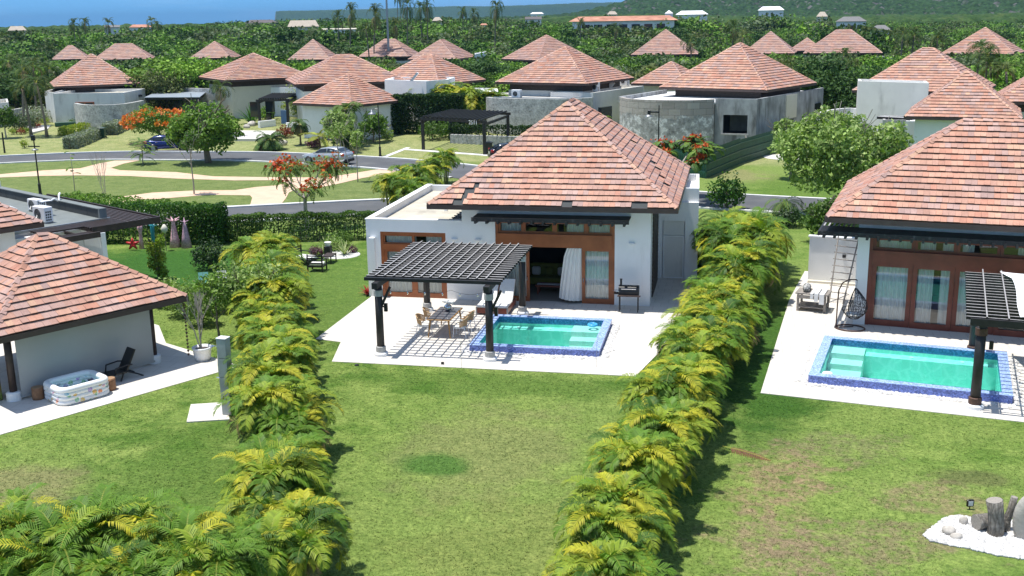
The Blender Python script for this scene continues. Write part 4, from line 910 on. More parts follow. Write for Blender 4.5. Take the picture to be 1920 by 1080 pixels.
# ================================================================== LEFT PAVILION AND HOUSE
PV=thing('garden_pavilion','low tiled pyramid roof pavilion closed by a grey roller screen','pavilion',(OA.x,OA.y,0),TA)
hiproof(PV,-2.35,2.45,3.45,3.25,2.47,2.40,seed=31,course=.30,tile=.24)
for x,y in((-4.98,.12),(.12,.12),(.12,5.0),(-4.98,5.0)):
    mb=MB(); mb.tube([(x,y,.2),(x,y,2.4)],.12,12); p=part('post',mb,M['wood_dark'],PV,True); mb=MB(); mb.lathe([(.24,0),(.24,.26),(.20,.30)],18,(x,y,.02)); part('foot',mb,M['wall'],p)
for (a,b) in (((-5.3,.12),(.4,.12)),((.12,0),(.12,5.4)),((-4.98,0),(-4.98,5.4)),((-5.3,5.0),(.4,5.0))): mb=MB(); mb.beam((*a,2.36),(*b,2.36),.14,.18); part('beam',mb,M['wood_dark'],PV)
mb=MB(); n=30
for i in range(n):
    a,b=-4.82+4.82*i/n,-4.82+4.82*(i+1)/n; f=lambda x:-.08+.02*math.sin(x*2.1)*0+.012*math.sin(x*3)
    mb.face([(a,f(a),.16),(b,f(b),.16),(b,f(b),2.36),(a,f(a),2.36)])
sc=part('roller_screen',mb,M['screen'],PV,True); mb=MB(); mb.box(-4.84,.02,-.11,-.05,.10,.17); part('hem_bar',mb,M['screen'],sc)
mb=MB()
for y in np.linspace(.25,4.9,3): mb.face([(.12,y,.1),(.12,y+.01,.1),(.12,y+.01,.2),(.12,y,.2)])
# rain chain
RC=thing('rain_chain','rain chain of small copper cups hanging from the pavilion roof corner','rain chain',(*WA(1.02,-.72),0),TA)
for i in range(16): mb=MB(); z=2.25-i*.135; mb.lathe([(.015,0),(.05,.07),(.048,.075)],8,(0,0,z)); part('cup',mb,M['rust'],RC)
mb=MB(); mb.tube([(0,0,.2),(0,0,2.35)],.006,4); part('chain',mb,M['rust'],RC)
# inflatable pool
IP=thing('inflatable_pool','square inflatable paddling pool with colourful sea creature spots, in front of the roller screen','paddling pool',(*WA(-3.45,-1.15),.02),TA-.02)
def rrect(hx,hy,r,n=8):
    o=[]
    for cx,cy,a0 in((hx-r,hy-r,0),(-hx+r,hy-r,.5),(-hx+r,-hy+r,1),(hx-r,-hy+r,1.5)):
        for k in range(n+1): a=(a0+.5*k/n)*math.pi; o.append((cx+r*math.cos(a),cy+r*math.sin(a)))
    return o
def spotmat():
    m,t,b=newmat('printed_vinyl'); v=coords(t,'Object'); vo=N(t,'ShaderNodeTexVoronoi',Scale=4.6); L(t,v,vo.inputs['Vector'])
    s=t.nodes.new('ShaderNodeSeparateColor'); L(t,vo.outputs['Color'],s.inputs[0])
    pal=ramp(t,s.outputs[0],[(0,(.85,.25,.12)),(.18,(.85,.5,.1)),(.36,(.2,.55,.25)),(.52,(.45,.25,.6)),(.68,(.85,.45,.5)),(.85,(.2,.5,.65))]); bpy.data.materials['printed_vinyl'].node_tree.nodes
    th=N(t,'ShaderNodeMath',operation='MULTIPLY'); L(t,s.outputs[1],th.inputs[0]); th.inputs[1].default_value=.075
    lt=N(t,'ShaderNodeMath',operation='LESS_THAN'); L(t,vo.outputs['Distance'],lt.inputs[0]); ad=N(t,'ShaderNodeMath',operation='ADD'); L(t,th.outputs[0],ad.inputs[0]); ad.inputs[1].default_value=.26; 
    L(t,ad.outputs[0],lt.inputs[1]); n=noise(t,v,22,2); ad.inputs[1].default_value=.33
    sp=mixc(t,ramp(t,n,[(.35,(.35,.35,.35)),(.55,(1,1,1))]),(.8,.8,.78),pal)
    L(t,mixc(t,lt.outputs[0],(.80,.81,.80),sp),b.inputs['Base Color']); b.inputs['Roughness'].default_value=.3; return m
SM=spotmat(); hx,hy=.80,.66
for k in range(3):
    mb=MB(); pr=rrect(hx,hy,.28); pts=[(x,y,.085+k*.145) for x,y in pr+pr[:1]]; mb.tube(pts,.095,10,caps=False); part('air_ring',mb,SM,IP,True)
mb=MB(); pr=rrect(hx-.01,hy-.01,.28); mb.tube([(x,y,.50) for x,y in pr+pr[:1]],.11,10,caps=False); part('top_ring',mb,M['white'],IP,True)
mb=MB(); mb.prism(rrect(hx-.05,hy-.05,.25),.01,.05); part('pool_floor',mb,simple('pale_blue_vinyl',(.45,.62,.75),.3,.05,3),IP)
mb=MB(); pr=rrect(hx-.08,hy-.08,.22); mb.face([(x,y,.22) for x,y in pr]); part('pool_water',mb,M['water'],IP)
for lab,x,y in(('round wooden log stool left of the inflatable pool in the shade',-4.42,-.40),('round wooden log stool right of the inflatable pool in the sun',-2.42,-1.42)):
    S=thing('log_stool',lab,'stool',(*WA(x,y),.02),0); mb=MB(); mb.lathe([(.185,0),(.195,.1),(.185,.3),(.19,.40)],16); part('trunk_section',mb,simple('brown_log',(.27,.13,.06),.6,.3,8,bmp=.4) if x<-4 else bpy.data.materials['brown_log'],S,True); mb=MB(); mb.lathe([(.175,.0),(.175,.012)],16,(0,0,.398)); part('cut_top',mb,simple('log_top',(.33,.20,.11),.7,.2,20) if x<-4 else bpy.data.materials['log_top'],S)
# plastic lounge chair
LC=thing('lounge_chair','black plastic reclining lounger with upright back against the roller screen','lounger',(*WA(-1.55,-.62),.02),TA)
mb=MB(); mb.box(-1.25,.05,-.28,.28,.24,.29); part('seat',mb,M['black_metal'],LC)
mb=MB(); mb.add([(.0,-.27,.25),(.42,-.25,1.0),(.47,-.25,.98),(.06,-.27,.24),(.0,.27,.25),(.42,.25,1.0),(.47,.25,.98),(.06,.27,.24)],[(0,1,2,3),(7,6,5,4),(0,4,5,1),(1,5,6,2),(2,6,7,3),(3,7,4,0)]); part('backrest',mb,M['black_metal'],LC)
for s in(-1,1):
    mb=MB(); mb.tube([(-.42,s*.33,.26),(-.38,s*.33,.50),(.05,s*.33,.54),(.25,s*.30,.50)],.028,6); part('armrest',mb,M['black_metal'],LC,True)
    mb=MB(); mb.tube([(-.1,s*.30,.26),(-.22,s*.31,0)],.03,6); part('leg',mb,M['black_metal'],LC)
    mb=MB(); mb.tube([(.05,s*.30,.30),(.42,s*.31,.12),(.62,s*.31,.0)],.03,6); part('leg',mb,M['black_metal'],LC)
    mb=MB(); mb.tube([(-1.15,s*.26,.26),(-1.2,s*.28,0)],.03,6); part('leg',mb,M['black_metal'],LC)
# play house bits at the left edge
PB=thing('toy_box','green and orange patterned storage box with magenta cushion at the left edge under the pavilion','box',(*WA(-5.75,.75),.02),TA)
mb=MB(); mb.bbox(-.5,.5,-.4,.5,0,.85,.03); part('box_body',mb,simple('printed_fabric',(.30,.10,.04),.8,.5,2.5,c2=(.12,.20,.03)),PB); mb=MB(); mb.bbox(-.45,.45,-.35,.45,.86,1.2,.1); part('cushion',mb,simple('magenta_cloth',(.35,.02,.18),.8,.2,3),PB)
# flower pot with bare bush
def branches(mb,p,d,l,r,depth,rnd,spread=.6,up_=.15,tips=None):
    q=Vector(p)+d*l; mid=(Vector(p)+q)/2+Vector((rnd.uniform(-1,1),rnd.uniform(-1,1),rnd.uniform(-1,1)))*l*.06
    mb.tube([p,mid,q],[r,r*.85,r*.68],6 if depth>1 else 4,caps=False)
    if tips is not None: tips.append((q,d,depth))
    if depth<=0: return
    for k in range(rnd.choice((2,2,3))):
        nd=(d+Vector((rnd.uniform(-1,1),rnd.uniform(-1,1),rnd.uniform(-.5,1)*.8+up_))*spread).normalized(); branches(mb,q,nd,l*rnd.uniform(.62,.85),r*.62,depth-1,rnd,spread,up_,tips)
PO=thing('potted_bush','white round pot with a spiny bare bush beside the stone shower','potted plant',(*WA(1.42,-1.0),.02))
mb=MB(); mb.lathe([(.26,0),(.31,.2),(.33,.42),(.36,.43),(.36,.50),(.31,.50),(.29,.40)],22); part('pot',mb,M['wall'],PO,True)
mb=MB(); mb.lathe([(.29,.0),(.29,.02)],16,(0,0,.40)); part('soil',mb,M['wood_dark'],PO)
rnd=random.Random(3); mb=MB()
for k in range(5): branches(mb,(rnd.uniform(-.05,.05),rnd.uniform(-.05,.05),.41),Vector((rnd.uniform(-.2,.2),rnd.uniform(-.2,.2),1)).normalized(),.75,.028,3,rnd,.45,.3)
part('bare_stems',mb,M['bark_pale'],PO)
# shower
SH=thing('outdoor_shower','grey stone block shower column with chrome pipe on a white slab','shower',(-15.22,29.38,.04),-.12)
mb=MB()
for i in range(4):
    z0=.0+i*.62; mb.bbox(-.15+.0*i,.17,-.02,.26,z0+.004,z0+.61,.008)
part('column',mb,simple('grey_stone_tile',(.33,.35,.34),.6,.25,1.5,dirt=((.22,.24,.23),2,.55)),SH)
mb=MB(); mb.bbox(-.16,.18,-.03,.27,2.482,2.51,.005); part('cap',mb,M['white'],SH)
mb=MB(); mb.tube([(-.19,.05,.9),(-.20,.05,1.6),(-.18,.05,2.0)],.012,6).tube([(-.15,.05,1.2),(-.28,.05,1.2)],.02,8).tube([(-.14,.05,2.2),(-.36,.05,2.25)],.014,6).lathe([(.06,0),(.02,.04)],10,(-.36,.05,2.2)); part('shower_pipe',mb,M['chrome'],SH)
# rear block of the left house
LH=thing('flat_roofed_house','white house with grey felt flat roof, tiled hip roof and dark slat overhang','house',(OA.x,OA.y,0),TA)
mb=MB(); mb.box(-9,5.05,12.75,26,0,3.15); part('wall',mb,M['wall'],LH)
mb=MB(); mb.box(-9,5.05,12.75,26,3.152,3.2); part('roof_felt',mb,M['felt'],LH)
mb=MB()
for i in range(12): mb.box(5.05,5.35,12.9+i*1.09,12.9+i*1.09+1.07,3.0,3.62)
part('parapet',mb,M['felt_dark'],LH); mb=MB(); mb.box(5.02,5.40,12.85,26,3.622,3.66); mb.box(5.03,5.38,12.75,12.89,3.0,3.66); part('parapet_cap',mb,M['felt'],LH)
mb=MB(); mb.box(-3,5.5,12.62,12.75,3.1,3.22); part('roof_edge_strip',mb,M['metal_grey'],LH)
mb=MB(); mb.box(4.1,5.38,24,26,3.2,3.95); part('white_block',mb,M['wall'],LH)
mb=MB()
for i in range(7): mb.box(5.45+i*.2,5.55+i*.2,10.9+0*i,22,3.12,3.2)
for i in range(8): mb.box(1.6 if i>2 else 3.6,5.42,10.95+i*.2,11.05+i*.2,3.12,3.2)
for i in range(4): mb.box(1.5,3.7,10.35+i*.2,10.45+i*.2,2.96,3.04)
part('overhang_slats',mb,M['wood_dark'],LH)
mb=MB()
for i in range(6): mb.box(1.8+i*.62,1.92+i*.62,10.3 if i<3 else 10.75,12.62,2.84 if i<3 else 2.98,2.955 if i<3 else 3.115)
for i in range(9): mb.box(5.4,7.0,12.7+i*1.1,12.82+i*1.1,2.98,3.115)
mb.box(6.86,6.94,10.8,22,2.95,3.25); mb.box(3.6,6.94,10.72,10.80,2.95,3.25); mb.box(1.5,3.7,10.22,10.30,2.85,3.1)
part('overhang_beams',mb,M['wood_dark'],LH)
mb=MB(); mb.box(-6.5,4.1,12.3,12.6,0,2.95); mb.box(3.9,4.12,10.6,12.3,0,2.95) ; part('side_wall',mb,M['wall'],LH)
hiproof(LH,-3.95,15.25,5.1,5.1,3.9,3.6,seed=37,course=.31,tile=.27)
mb=MB(); mb.box(-8.2,.3,11,19.5,0,3.8); part('main_body',mb,M['wall'],LH)
def ac_unit(label,loc,rz,w=.85,d=.36,h=.62,fans=1,scale=1,group='air conditioning units on the flat roofs'):
    A=thing('ac_unit',label,'air conditioner',loc,rz,group)
    mb=MB(); mb.bbox(-w/2,w/2,-d/2,d/2,.06,h,.02); part('casing',mb,M['white'],A)
    mb=MB(); mb.box(-w/2+.05,-w/2+.1,-d/2,d/2,0,.06).box(w/2-.1,w/2-.05,-d/2,d/2,0,.06); part('feet',mb,M['metal_grey'],A)
    for k in range(fans):
        zc=.06+(h-.06)*(k+.5)/fans; r=min(.25,(h-.06)/fans*.42); mb=MB()
        for rr in(r,r*.75,r*.5,r*.25): mb.tube([(-.08+rr*math.cos(a),-d/2-.012,zc+rr*math.sin(a)) for a in np.linspace(0,2*math.pi,17)],.009,4,caps=False)
        part('fan_grille',mb,M['metal_grey'],A); mb=MB(); mb.tube([(-.08,-d/2+.0,zc),(-.08,-d/2-.006,zc)],r,16); part('fan_opening',mb,M['black_metal'],A)
    mb=MB()
    for i in range(3):
        for j in range(4): mb.box(w/2+.001,w/2+.006,-d/2+.05+i*.1,-d/2+.12+i*.1,.12+j*.12,.2+j*.12)
    part('side_vents',mb,M['black_metal'],A); return A
ac_unit('boxy white roof AC unit in front on the felt roof of the left house',(*WA(2.95,14.0),3.2),TA-1.45,.95,.42,.75)
ac_unit('white AC unit with coiled pipes farther back on the felt roof',(*WA(4.1,17.2),3.2),TA-1.45,.85,.36,.62)
ac_unit('white roof AC unit at the left picture edge behind the hip roof',(*WA(3.6,21.3),3.2),TA-1.45,.85,.36,.62)
mb=MB(); mb.tube([(.4,0,.5),(.6,.1,.55),(.8,0,.35),(.85,.1,.7),(1.0,.3,.75)],.05,8); single('insulated_pipe',mb,M['white'],'bent white insulated pipe beside the rear roof AC unit of the left house','pipe',(*WA(4.3,16.8),3.2),TA,smooth=True)
mb=MB(); mb.tube([(0,0,0),(0,0,.22),(.15,.3,.34),(.4,.8,.3),(.6,1.2,.06)],.025,6); single('roof_pipe',mb,M['white'],'thin white pipe looping over the felt roof next to the tiled hip','pipe',(*WA(3.3,17.5),3.2),TA+1.2,smooth=True)
mb=MB(); mb.box(0,.5,0,.35,.7,.73).box(.2,.24,.1,.14,0,.7); single('satellite_panel',mb,M['white'],'tilted white panel standing between two roof AC units on the left house','panel',(*WA(3.6,15.4),3.2),TA)
# ------------------------------------------------------------------ log and stone bed, near right corner
bed=[TP(*p) for p in [(1733,1005),(1748,990),(1775,972),(1800,968),(1830,975),(1870,972),(1925,985),(1990,1000),(2000,1070),(1925,1050),(1870,1042),(1820,1030),(1775,1022),(1745,1015)]]
mb=MB(); mb.prism([(p.x,p.y) for p in bed],-.05,.03); struct('gravel_bed',mb,M['pebble'])
bx0,bx1=min(p.x for p in bed),max(p.x for p in bed); by0,by1=min(p.y for p in bed),max(p.y for p in bed)
def inpoly(x,y,P):
    c=False;n=len(P)
    for i in range(n):
        a,b=P[i],P[(i+1)%n]
        if (a.y>y)!=(b.y>y) and x<(b.x-a.x)*(y-a.y)/(b.y-a.y)+a.x: c=not c
    return c
def bedpt(r):
    while True:
        x,y=r.uniform(bx0,bx1),r.uniform(by0,by1)
        if inpoly(x,y,bed): return (x,y)
pebbles('pebbles',bedpt,5200,9,'white pebbles in the bed around the cut logs')
def log(name,label,px,py,pts,rs,mat,rz=0,z=.03):
    p=TP(px,py); T=thing(name,label,'log',(p.x,p.y,z),rz); mb=MB(); mb.tube(pts,rs,18); part('bark_trunk',mb,mat,T,True)
    a,b=Vector(pts[-1]),Vector(pts[-2]); d=(a-b).normalized(); mb=MB(); mb.tube([a-d*.001,a+d*.006],rs[-1]*.93,18); part('cut_face',mb,M['logend'],T); return T
log('standing_log','thick upright cut log with furrowed bark standing in the white pebble bed',1866,1004,[(0,0,0),(.0,0,.25),(-.03,.02,.55),(-.09,.02,.85)],[.19,.18,.175,.19],M['furrow'])
log('forked_log','slim cut branch stub rising right of the upright log',1885,1000,[(0,.05,.0),(.02,.1,.25),(.1,.12,.5),(.15,.12,.85)],[.12,.1,.085,.08],M['furrow'])
T=log('lying_log','short log lying on its side left of the upright log with pale cut end',1838,995,[(.45,.25,.21),(.2,.12,.20),(-.12,-.05,.20)],[.16,.17,.19],M['furrow'])
p=TP(1925,1015); T=thing('leaning_slab','large pale weathered wood slab at the right picture edge in the pebble bed','slab',(p.x,p.y,.03)); mb=blobmesh(4,.3,.16,.62,3,.12); part('slab_body',mb,simple('bleached_wood',(.42,.39,.34),.95,.2,4,bmp=.7,bscale=14),T,True,loc=(0,.1,.4))
for lab,px,py,s in(('rounded beige rock in the pebble bed',1779,1003,(.15,.14,.11)),('small grey angular rock in the pebble bed',1793,1012,(.15,.1,.08)),('small pinkish rock against the lying log',1806,985,(.10,.09,.12))):
    p=TP(px,py); single('rock',blobmesh(px,*s),M['rock'],lab,'rock',(p.x,p.y,.03+s[2]*.6),smooth=True)
FL=thing('flood_light','small black floodlight on a stake beside the cut logs','floodlight',(*TP(1818,955)[:2],0),.3); mb=MB(); mb.bbox(-.09,.09,-.03,.03,.08,.26,.01); part('lamp_body',mb,M['black_metal'],FL); mb=MB(); mb.box(-.06,.06,-.036,-.031,.11,.23); part('lens',mb,M['lens'],FL); mb=MB(); mb.tube([(0,0,-.02),(0,0,.09)],.015,6); part('stake',mb,M['black_metal'],FL)
# ================================================================== VEGETATION BUILDERS
def unit(a): return a/np.maximum(1e-9,np.linalg.norm(a,axis=-1,keepdims=True))
def leafquads(P,Nn,s,r,asp=.5,bend=0):
    n=len(P); t=unit(np.cross(Nn,r.normal(size=(n,3)))); b=np.cross(Nn,t); s=s[:,None]
    return np.stack([P-t*s,P-b*s*asp,P+t*s,P+b*s*asp],1)
def crown(lobes,n,size,pal,seed,asp=.55,inner=.25,flat=.0,under=.55):
    """leaf clumps spread through lumpy lobes; pal = list of (colour, weight)"""
    r=np.random.default_rng(seed); Ls=np.array(lobes,float); vol=(Ls[:,3]*Ls[:,4])**1.0; pk=r.choice(len(Ls),n,p=vol/vol.sum()); d=unit(r.normal(size=(n,3)))
    d[:,2]=np.where(d[:,2]<-.3,d[:,2]*under,d[:,2]); d=unit(d)
    lump=1+.16*np.sin(d[:,0]*5+pk*1.7)*np.sin(d[:,1]*5+pk*2.3)+.12*np.sin(d[:,2]*8+pk)
    rad=lump*np.where(r.random(n)<inner,r.uniform(.35,.8,n),r.uniform(.82,1.08,n))
    P=Ls[pk,:3]+d*Ls[pk][:,3:6]*rad[:,None]
    Nn=unit(d*.55+r.normal(size=(n,3))*.75+np.array([0,0,.35])); V=leafquads(P,Nn,size*r.uniform(.6,1.25,n),r,asp)
    pc=np.array([p[0] for p in pal]); pw=np.array([p[1] for p in pal],float); pw/=pw.sum(); lobec=r.choice(len(pal),len(Ls),p=pw)
    ci=np.where(r.random(n)<.6,lobec[pk],r.choice(len(pal),n,p=pw)); C=pc[ci]*r.uniform(.72,1.25,(n,1)); return V,C
def rlobes(seed,w,h,z0,k=9,rr=.42,flat=.75):
    r=np.random.default_rng(seed); L_=[]
    for i in range(k):
        a=r.random()*6.28; q=w*.5*(r.random()**.5)*(1-rr); z=z0+h*(.25+.6*r.random()*(1-.5*(q/(w*.5))**2)); s=w*.5*rr*r.uniform(.75,1.25); L_.append((q*math.cos(a),q*math.sin(a),z,s,s*r.uniform(.8,1.15),s*flat))
    L_.append((0,0,z0+h*.45,w*.33,w*.33,h*.42)); return L_
GRN=[((.09,.17,.025),4),((.06,.12,.02),3),((.13,.21,.035),2)]
PAL={'green':GRN,'dark':[((.030,.066,.018),4),((.045,.090,.022),3),((.065,.115,.026),1)],'olive':[((.085,.105,.035),3),((.12,.135,.045),2),((.06,.085,.03),2)],
 'bright':[((.13,.24,.03),3),((.18,.30,.04),3),((.08,.16,.022),2)],'silver':[((.30,.33,.26),4),((.22,.26,.19),3),((.40,.42,.34),1)],'yellow':[((.30,.36,.03),3),((.20,.30,.03),2),((.40,.42,.06),1)],
 'lime':[((.27,.38,.10),3),((.35,.45,.15),2),((.14,.23,.045),2)],'red':[((.25,.05,.02),3),((.16,.04,.03),2),((.30,.11,.03),1)],'purple':[((.14,.05,.09),3),((.20,.09,.13),2),((.06,.05,.03),1)],'greygreen':[((.10,.135,.07),3),((.14,.17,.09),2),((.07,.10,.05),2)],'cargreen':[((.03,.09,.01),3),((.05,.14,.012),2),((.10,.20,.03),1)]}
def trunkmesh(h,r,seed,nb=5,mat=None,lean=.06,spread=.8,top=None,lo=.45):
    rnd=random.Random(seed); mb=MB(); top=top or h; p=[(0,0,-.1)]; x=y=0
    for i in range(1,6): x+=rnd.uniform(-lean,lean)*h/4; y+=rnd.uniform(-lean,lean)*h/4; p.append((x,y,h*i/5*.75))
    mb.tube(p,[r*1.25,r,r*.9,r*.8,r*.65,r*.5],9)
    for k in range(nb):
        t=rnd.uniform(lo,.95); i=min(4,int(t*5)); q=Vector(p[i]).lerp(Vector(p[i+1]),t*5-i); a=k*6.28/nb+rnd.uniform(-.4,.4); d=Vector((math.cos(a)*spread,math.sin(a)*spread,.75)).normalized()
        branches(mb,q,d,h*.26,r*.45,2,rnd,.5,.2)
    return mb.mesh('trunk',mat or M['bark'],True)
TREE={}
def tree_proto(key,h,w,ch,n,size,pal,seed,label,cat='tree',group=None,r=.12,mat=None,k=10,z0=None,far=False,trunk=True,name='broadleaf_tree',rr=.42,nb=5,asp=.55,flat=.75,inner=.25):
    T=thing(name,label,cat,(0,0,-500),0,group); V,C=crown(rlobes(seed,w,ch,h-ch if z0 is None else z0,k,rr,flat),n,size,PAL[pal],seed,asp,inner)
    if trunk: part('trunk',trunkmesh(h*.92,r,seed,nb,mat),None,T)
    part('crown',npmesh('crown',V,C,M['leaf_far'] if far else M['leaf']),None,T); TREE[key]=T; return T
USED=set()
def place(key,loc,rz=0,label=None,scale=1,group=None,name=None):
    T=TREE[key]
    if key not in USED:
        USED.add(key); T.location=loc; T.rotation_euler=(0,0,rz); T.scale=(scale,)*3 if not hasattr(scale,'__len__') else scale
        if label: T['label']=label
        if group: T['group']=group
        if name: T.name=name
        return T
    return dup(T,loc,rz,label,group,scale,name)
# ---- palm fronds
def frond(r,Lf,droop,nl,ll,wd,az,el,base,col,V,C,twist=.35,vang=.5):
    ts=np.linspace(0,1,9); pts=[]; p=np.array(base,float); e=el; step=Lf/8
    ca,sa=math.cos(az),math.sin(az)
    for i in range(9):
        pts.append(p.copy()); p=p+step*np.array([math.cos(e)*ca,math.cos(e)*sa,math.sin(e)]); e-=droop/8*(1+.8*i/8)
    pts=np.array(pts); side=np.array([-sa,ca,0])
    def at(t): q=t*8; i=min(7,int(q)); f=q-i; return pts[i]*(1-f)+pts[i+1]*f,unit(pts[i+1]-pts[i])
    rw=.018
    for i in range(8):
        a,b=pts[i],pts[i+1]; V.append([a-side*rw,a+side*rw,b+side*rw*.8,b-side*rw*.8]); C.append(np.array([.30,.30,.05]))
    for k in range(nl):
        t=.16+.84*(k+.5)/nl; q,d=at(t); up=np.cross(side,d); up=up if up[2]>0 else -up; l=ll*math.sin(math.pi*min(1,.18+.80*t))**.7*(.9+.2*r.random())
        for s in(-1,1):
            dd=unit(side*s*.80+d*(.62+.1*r.random())+up*vang*(1-.5*t)); m=q+dd*l*.55; tip=q+dd*l*.98-np.array([0,0,l*.28+.05*r.random()*l]); ww=unit(np.cross(dd,up))*wd
            cc=col*(.82+.36*r.random())
            V.append([q-ww*.5,q+ww*.5,m+ww*.75,m-ww*.75]); C.append(cc); V.append([m-ww*.75,m+ww*.75,tip+ww*.08,tip-ww*.08]); C.append(cc*np.array([1.12,1.03,.9]))
def areca(seed,h,nst=6,nf=9,Lf=1.5,nl=28,ll=.42,wd=.021,spread=.28,yel=.5):
    r=np.random.default_rng(seed); V=[];C=[]; mb=MB()
    for s in range(nst):
        a=r.random()*6.28; q=spread*(r.random()**.5); sh=h*r.uniform(.30,.66); bx,by=q*math.cos(a),q*math.sin(a); tx,ty=bx*1.9,by*1.9
        mb.tube([(bx,by,-.05),((bx+tx)/2,(by+ty)/2,sh*.5),(tx,ty,sh)],[.045,.04,.03],6,c=(.30,.32,.10))
        for f in range(nf):
            az=2.4*f+r.uniform(-.4,.4)+s; el=r.uniform(.65,1.5); u=r.random()
            if u<.03: col=np.array([.30,.22,.09]); el=r.uniform(-.2,.5)
            elif u<.025+yel*.45: col=np.array([.40,.40,.028])
            elif u<.03+yel: col=np.array([.235,.32,.028])
            elif u<.93: col=np.array([.11,.22,.02])
            else: col=np.array([.05,.12,.015])
            frond(r,Lf*r.uniform(.75,1.2),r.uniform(1.3,2.7),nl,ll*r.uniform(.85,1.15),wd,az,el,(tx,ty,sh),col,V,C)
    return npmesh('fronds',np.array(V),np.array(C),M['frond']),mb.mesh('stems',M['vcol'],True)
def cocos(seed,h,nf=16,Lf=2.6,ll=.7,nl=18,wd=.05,col=(.09,.15,.035),r0=.14,lean=.3,droop=(1.2,2.2)):
    r=np.random.default_rng(seed); V=[];C=[]; lx,ly=r.uniform(-lean,lean,2); mb=MB(); pts=[(lx*t*t*h*.3,ly*t*t*h*.3,h*t-.1*(t==0)) for t in np.linspace(0,1,6)]; mb.tube(pts,[r0*1.5,r0,r0*.9,r0*.85,r0*.8,r0*.9],8)
    for f in range(nf):
        az=2.4*f+r.uniform(-.3,.3); el=r.uniform(-.25,1.3); c=np.array(col)*r.uniform(.7,1.35)
        if el<-.1: c=np.array([.20,.17,.07])
        frond(r,Lf*r.uniform(.85,1.15),r.uniform(*droop),nl,ll,wd,az,el,pts[-1],c,V,C,vang=.15)
    return npmesh('fronds',np.array(V),np.array(C),M['leaf_far']),mb.mesh('trunk',M['bark'],True)
def palm_proto(key,meshes,label,group=None,name='palm_tree',cat='palm',tn='trunk'):
    T=thing(name,label,cat,(0,0,-500),0,group); part('fronds',meshes[0],None,T); part(tn,meshes[1],None,T); TREE[key]=T
# ---- areca hedges
AL='golden areca palm clump with arching yellow-green fronds in the row '
for i in range(6): palm_proto('ar%d'%i,areca(100+i,2.5+.15*(i%3),nst=6,nf=9,Lf=1.38,yel=(.62,.46,.74,.40,.58,.28)[i]),AL,None,'areca_palm','palm clump','stems')
for i in range(3): palm_proto('ag%d'%i,areca(140+i,2.6,nst=6,nf=9,Lf=1.6,yel=(.22,.14,.30)[i]),AL,None,'areca_palm','palm clump','stems')
def hedge_row(P,Q,n,wd,label,group,seed,keys,smin=.85,smax=1.12,rows=2,skip=()):
    r=random.Random(seed); P=Vector(P);Q=Vector(Q); d=(Q-P); nn=Vector((-d.y,d.x)).normalized()
    for i in range(n):
        for k in range(rows):
            t=(i+.5*k+.25)/n; p=P+d*t+nn*((k-.5*(rows-1))*wd+r.uniform(-.15,.15)); 
            place(r.choice(keys),(p.x,p.y,0),r.random()*6.28,label,r.uniform(smin,smax),group)
KY=['ar0','ar1','ar2','ar3','ar4','ar0','ar2']; KG=['ag0','ag1','ag2','ar3','ar5']
def hedge_line(pts,n,wd,label,group,seed,keys,sm,rows=2):
    P=smooth_pl([Vector(p) for p in pts],8); L_=[0]
    for i in range(1,len(P)): L_.append(L_[-1]+(P[i]-P[i-1]).length)
    r=random.Random(seed)
    for i in range(n):
        for k in range(rows):
            t=(i+.5*k+.25)/n*L_[-1]; j=max(q for q in range(len(P)-1) if L_[q]<=t); d=(P[j+1]-P[j]).normalized(); p=P[j]+d*(t-L_[j])+Vector((-d.y,d.x))*((k-.5*(rows-1))*wd+r.uniform(-.12,.12))
            u=(i+.5)/n; place(r.choice(keys),(p.x,p.y,0),r.random()*6.28,label,(sm[0]*(1-u)+sm[1]*u)*r.choice((.78,.88,.95,1.0,1.05,1.16)),group)
hedge_line([(-8.9,18.6),(-9.5,20.6),(-13.1,28.9)],9,.45,'yellow-green areca palm clump in the near half of the left palm row','areca palms in the left row',1,KY+KG,(.84,.84))
hedge_line([(-13.1,28.9),(-17.7,38.4),(-21.6,46.6)],15,.55,'golden areca palm clump in the far half of the left palm row','areca palms in the far half of the left row',2,KY,(.84,.95))
hedge_line([(-2.3,18.9),(-1.75,26.5),(-1.0,33)],12,.5,'golden areca palm clump in the near half of the right palm row','areca palms in the right row',3,KY,(.80,.86))
hedge_line([(-1.0,33),(-.4,38),(.45,46)],11,.65,'golden areca palm clump in the right palm row below the central villa','areca palms in the middle of the right row',4,KY+['ar5'],(.88,1.0))
hedge_line([(.45,46),(.9,53.5)],6,1.2,'tall areca palm clump at the far end of the right palm row','tall areca palms at the far end of the right row',6,['ar1','ar3','ar5','ar0'],(1.18,1.3))
hedge_row((-16.8,18.35),(-9.4,17.8),8,1.0,'greener areca palm clump in the row along the bottom left edge','areca palms along the bottom edge',5,KG,.8,1.0,2)
# palms behind the central villa at left
for (px,py,k,s) in ((735,395,'ar2',1.0),(762,372,'ar5',1.1),(790,385,'ar0',1.2),(812,352,'ar4',1.0),(770,400,'ag0',1.0),(835,345,'ar1',1.1)):
    p=G(px,py); place(k,(p.x,p.y,0),px,'bright areca palm clump behind the flat roof of the central villa',s,'areca palms behind the flat roof')
mb=MB()
for i in range(3):
    p=Vector((1.35+i*.16,30.1-i*.2,0)); V=[];C=[]; rr=np.random.default_rng(i)
V=[];C=[]; frond(np.random.default_rng(5),1.5,.15,18,.25,.03,-.5,.05,(0,0,.06),np.array([.20,.10,.06]),V,C,vang=-.1); p=TP(1395,850)
single('fallen_frond',npmesh('fallen_frond',np.array(V),np.array(C),M['frond']),None,'dry brown palm frond lying on the lawn right of the right palm row','palm frond',(p.x-.6,p.y+.3,.0))
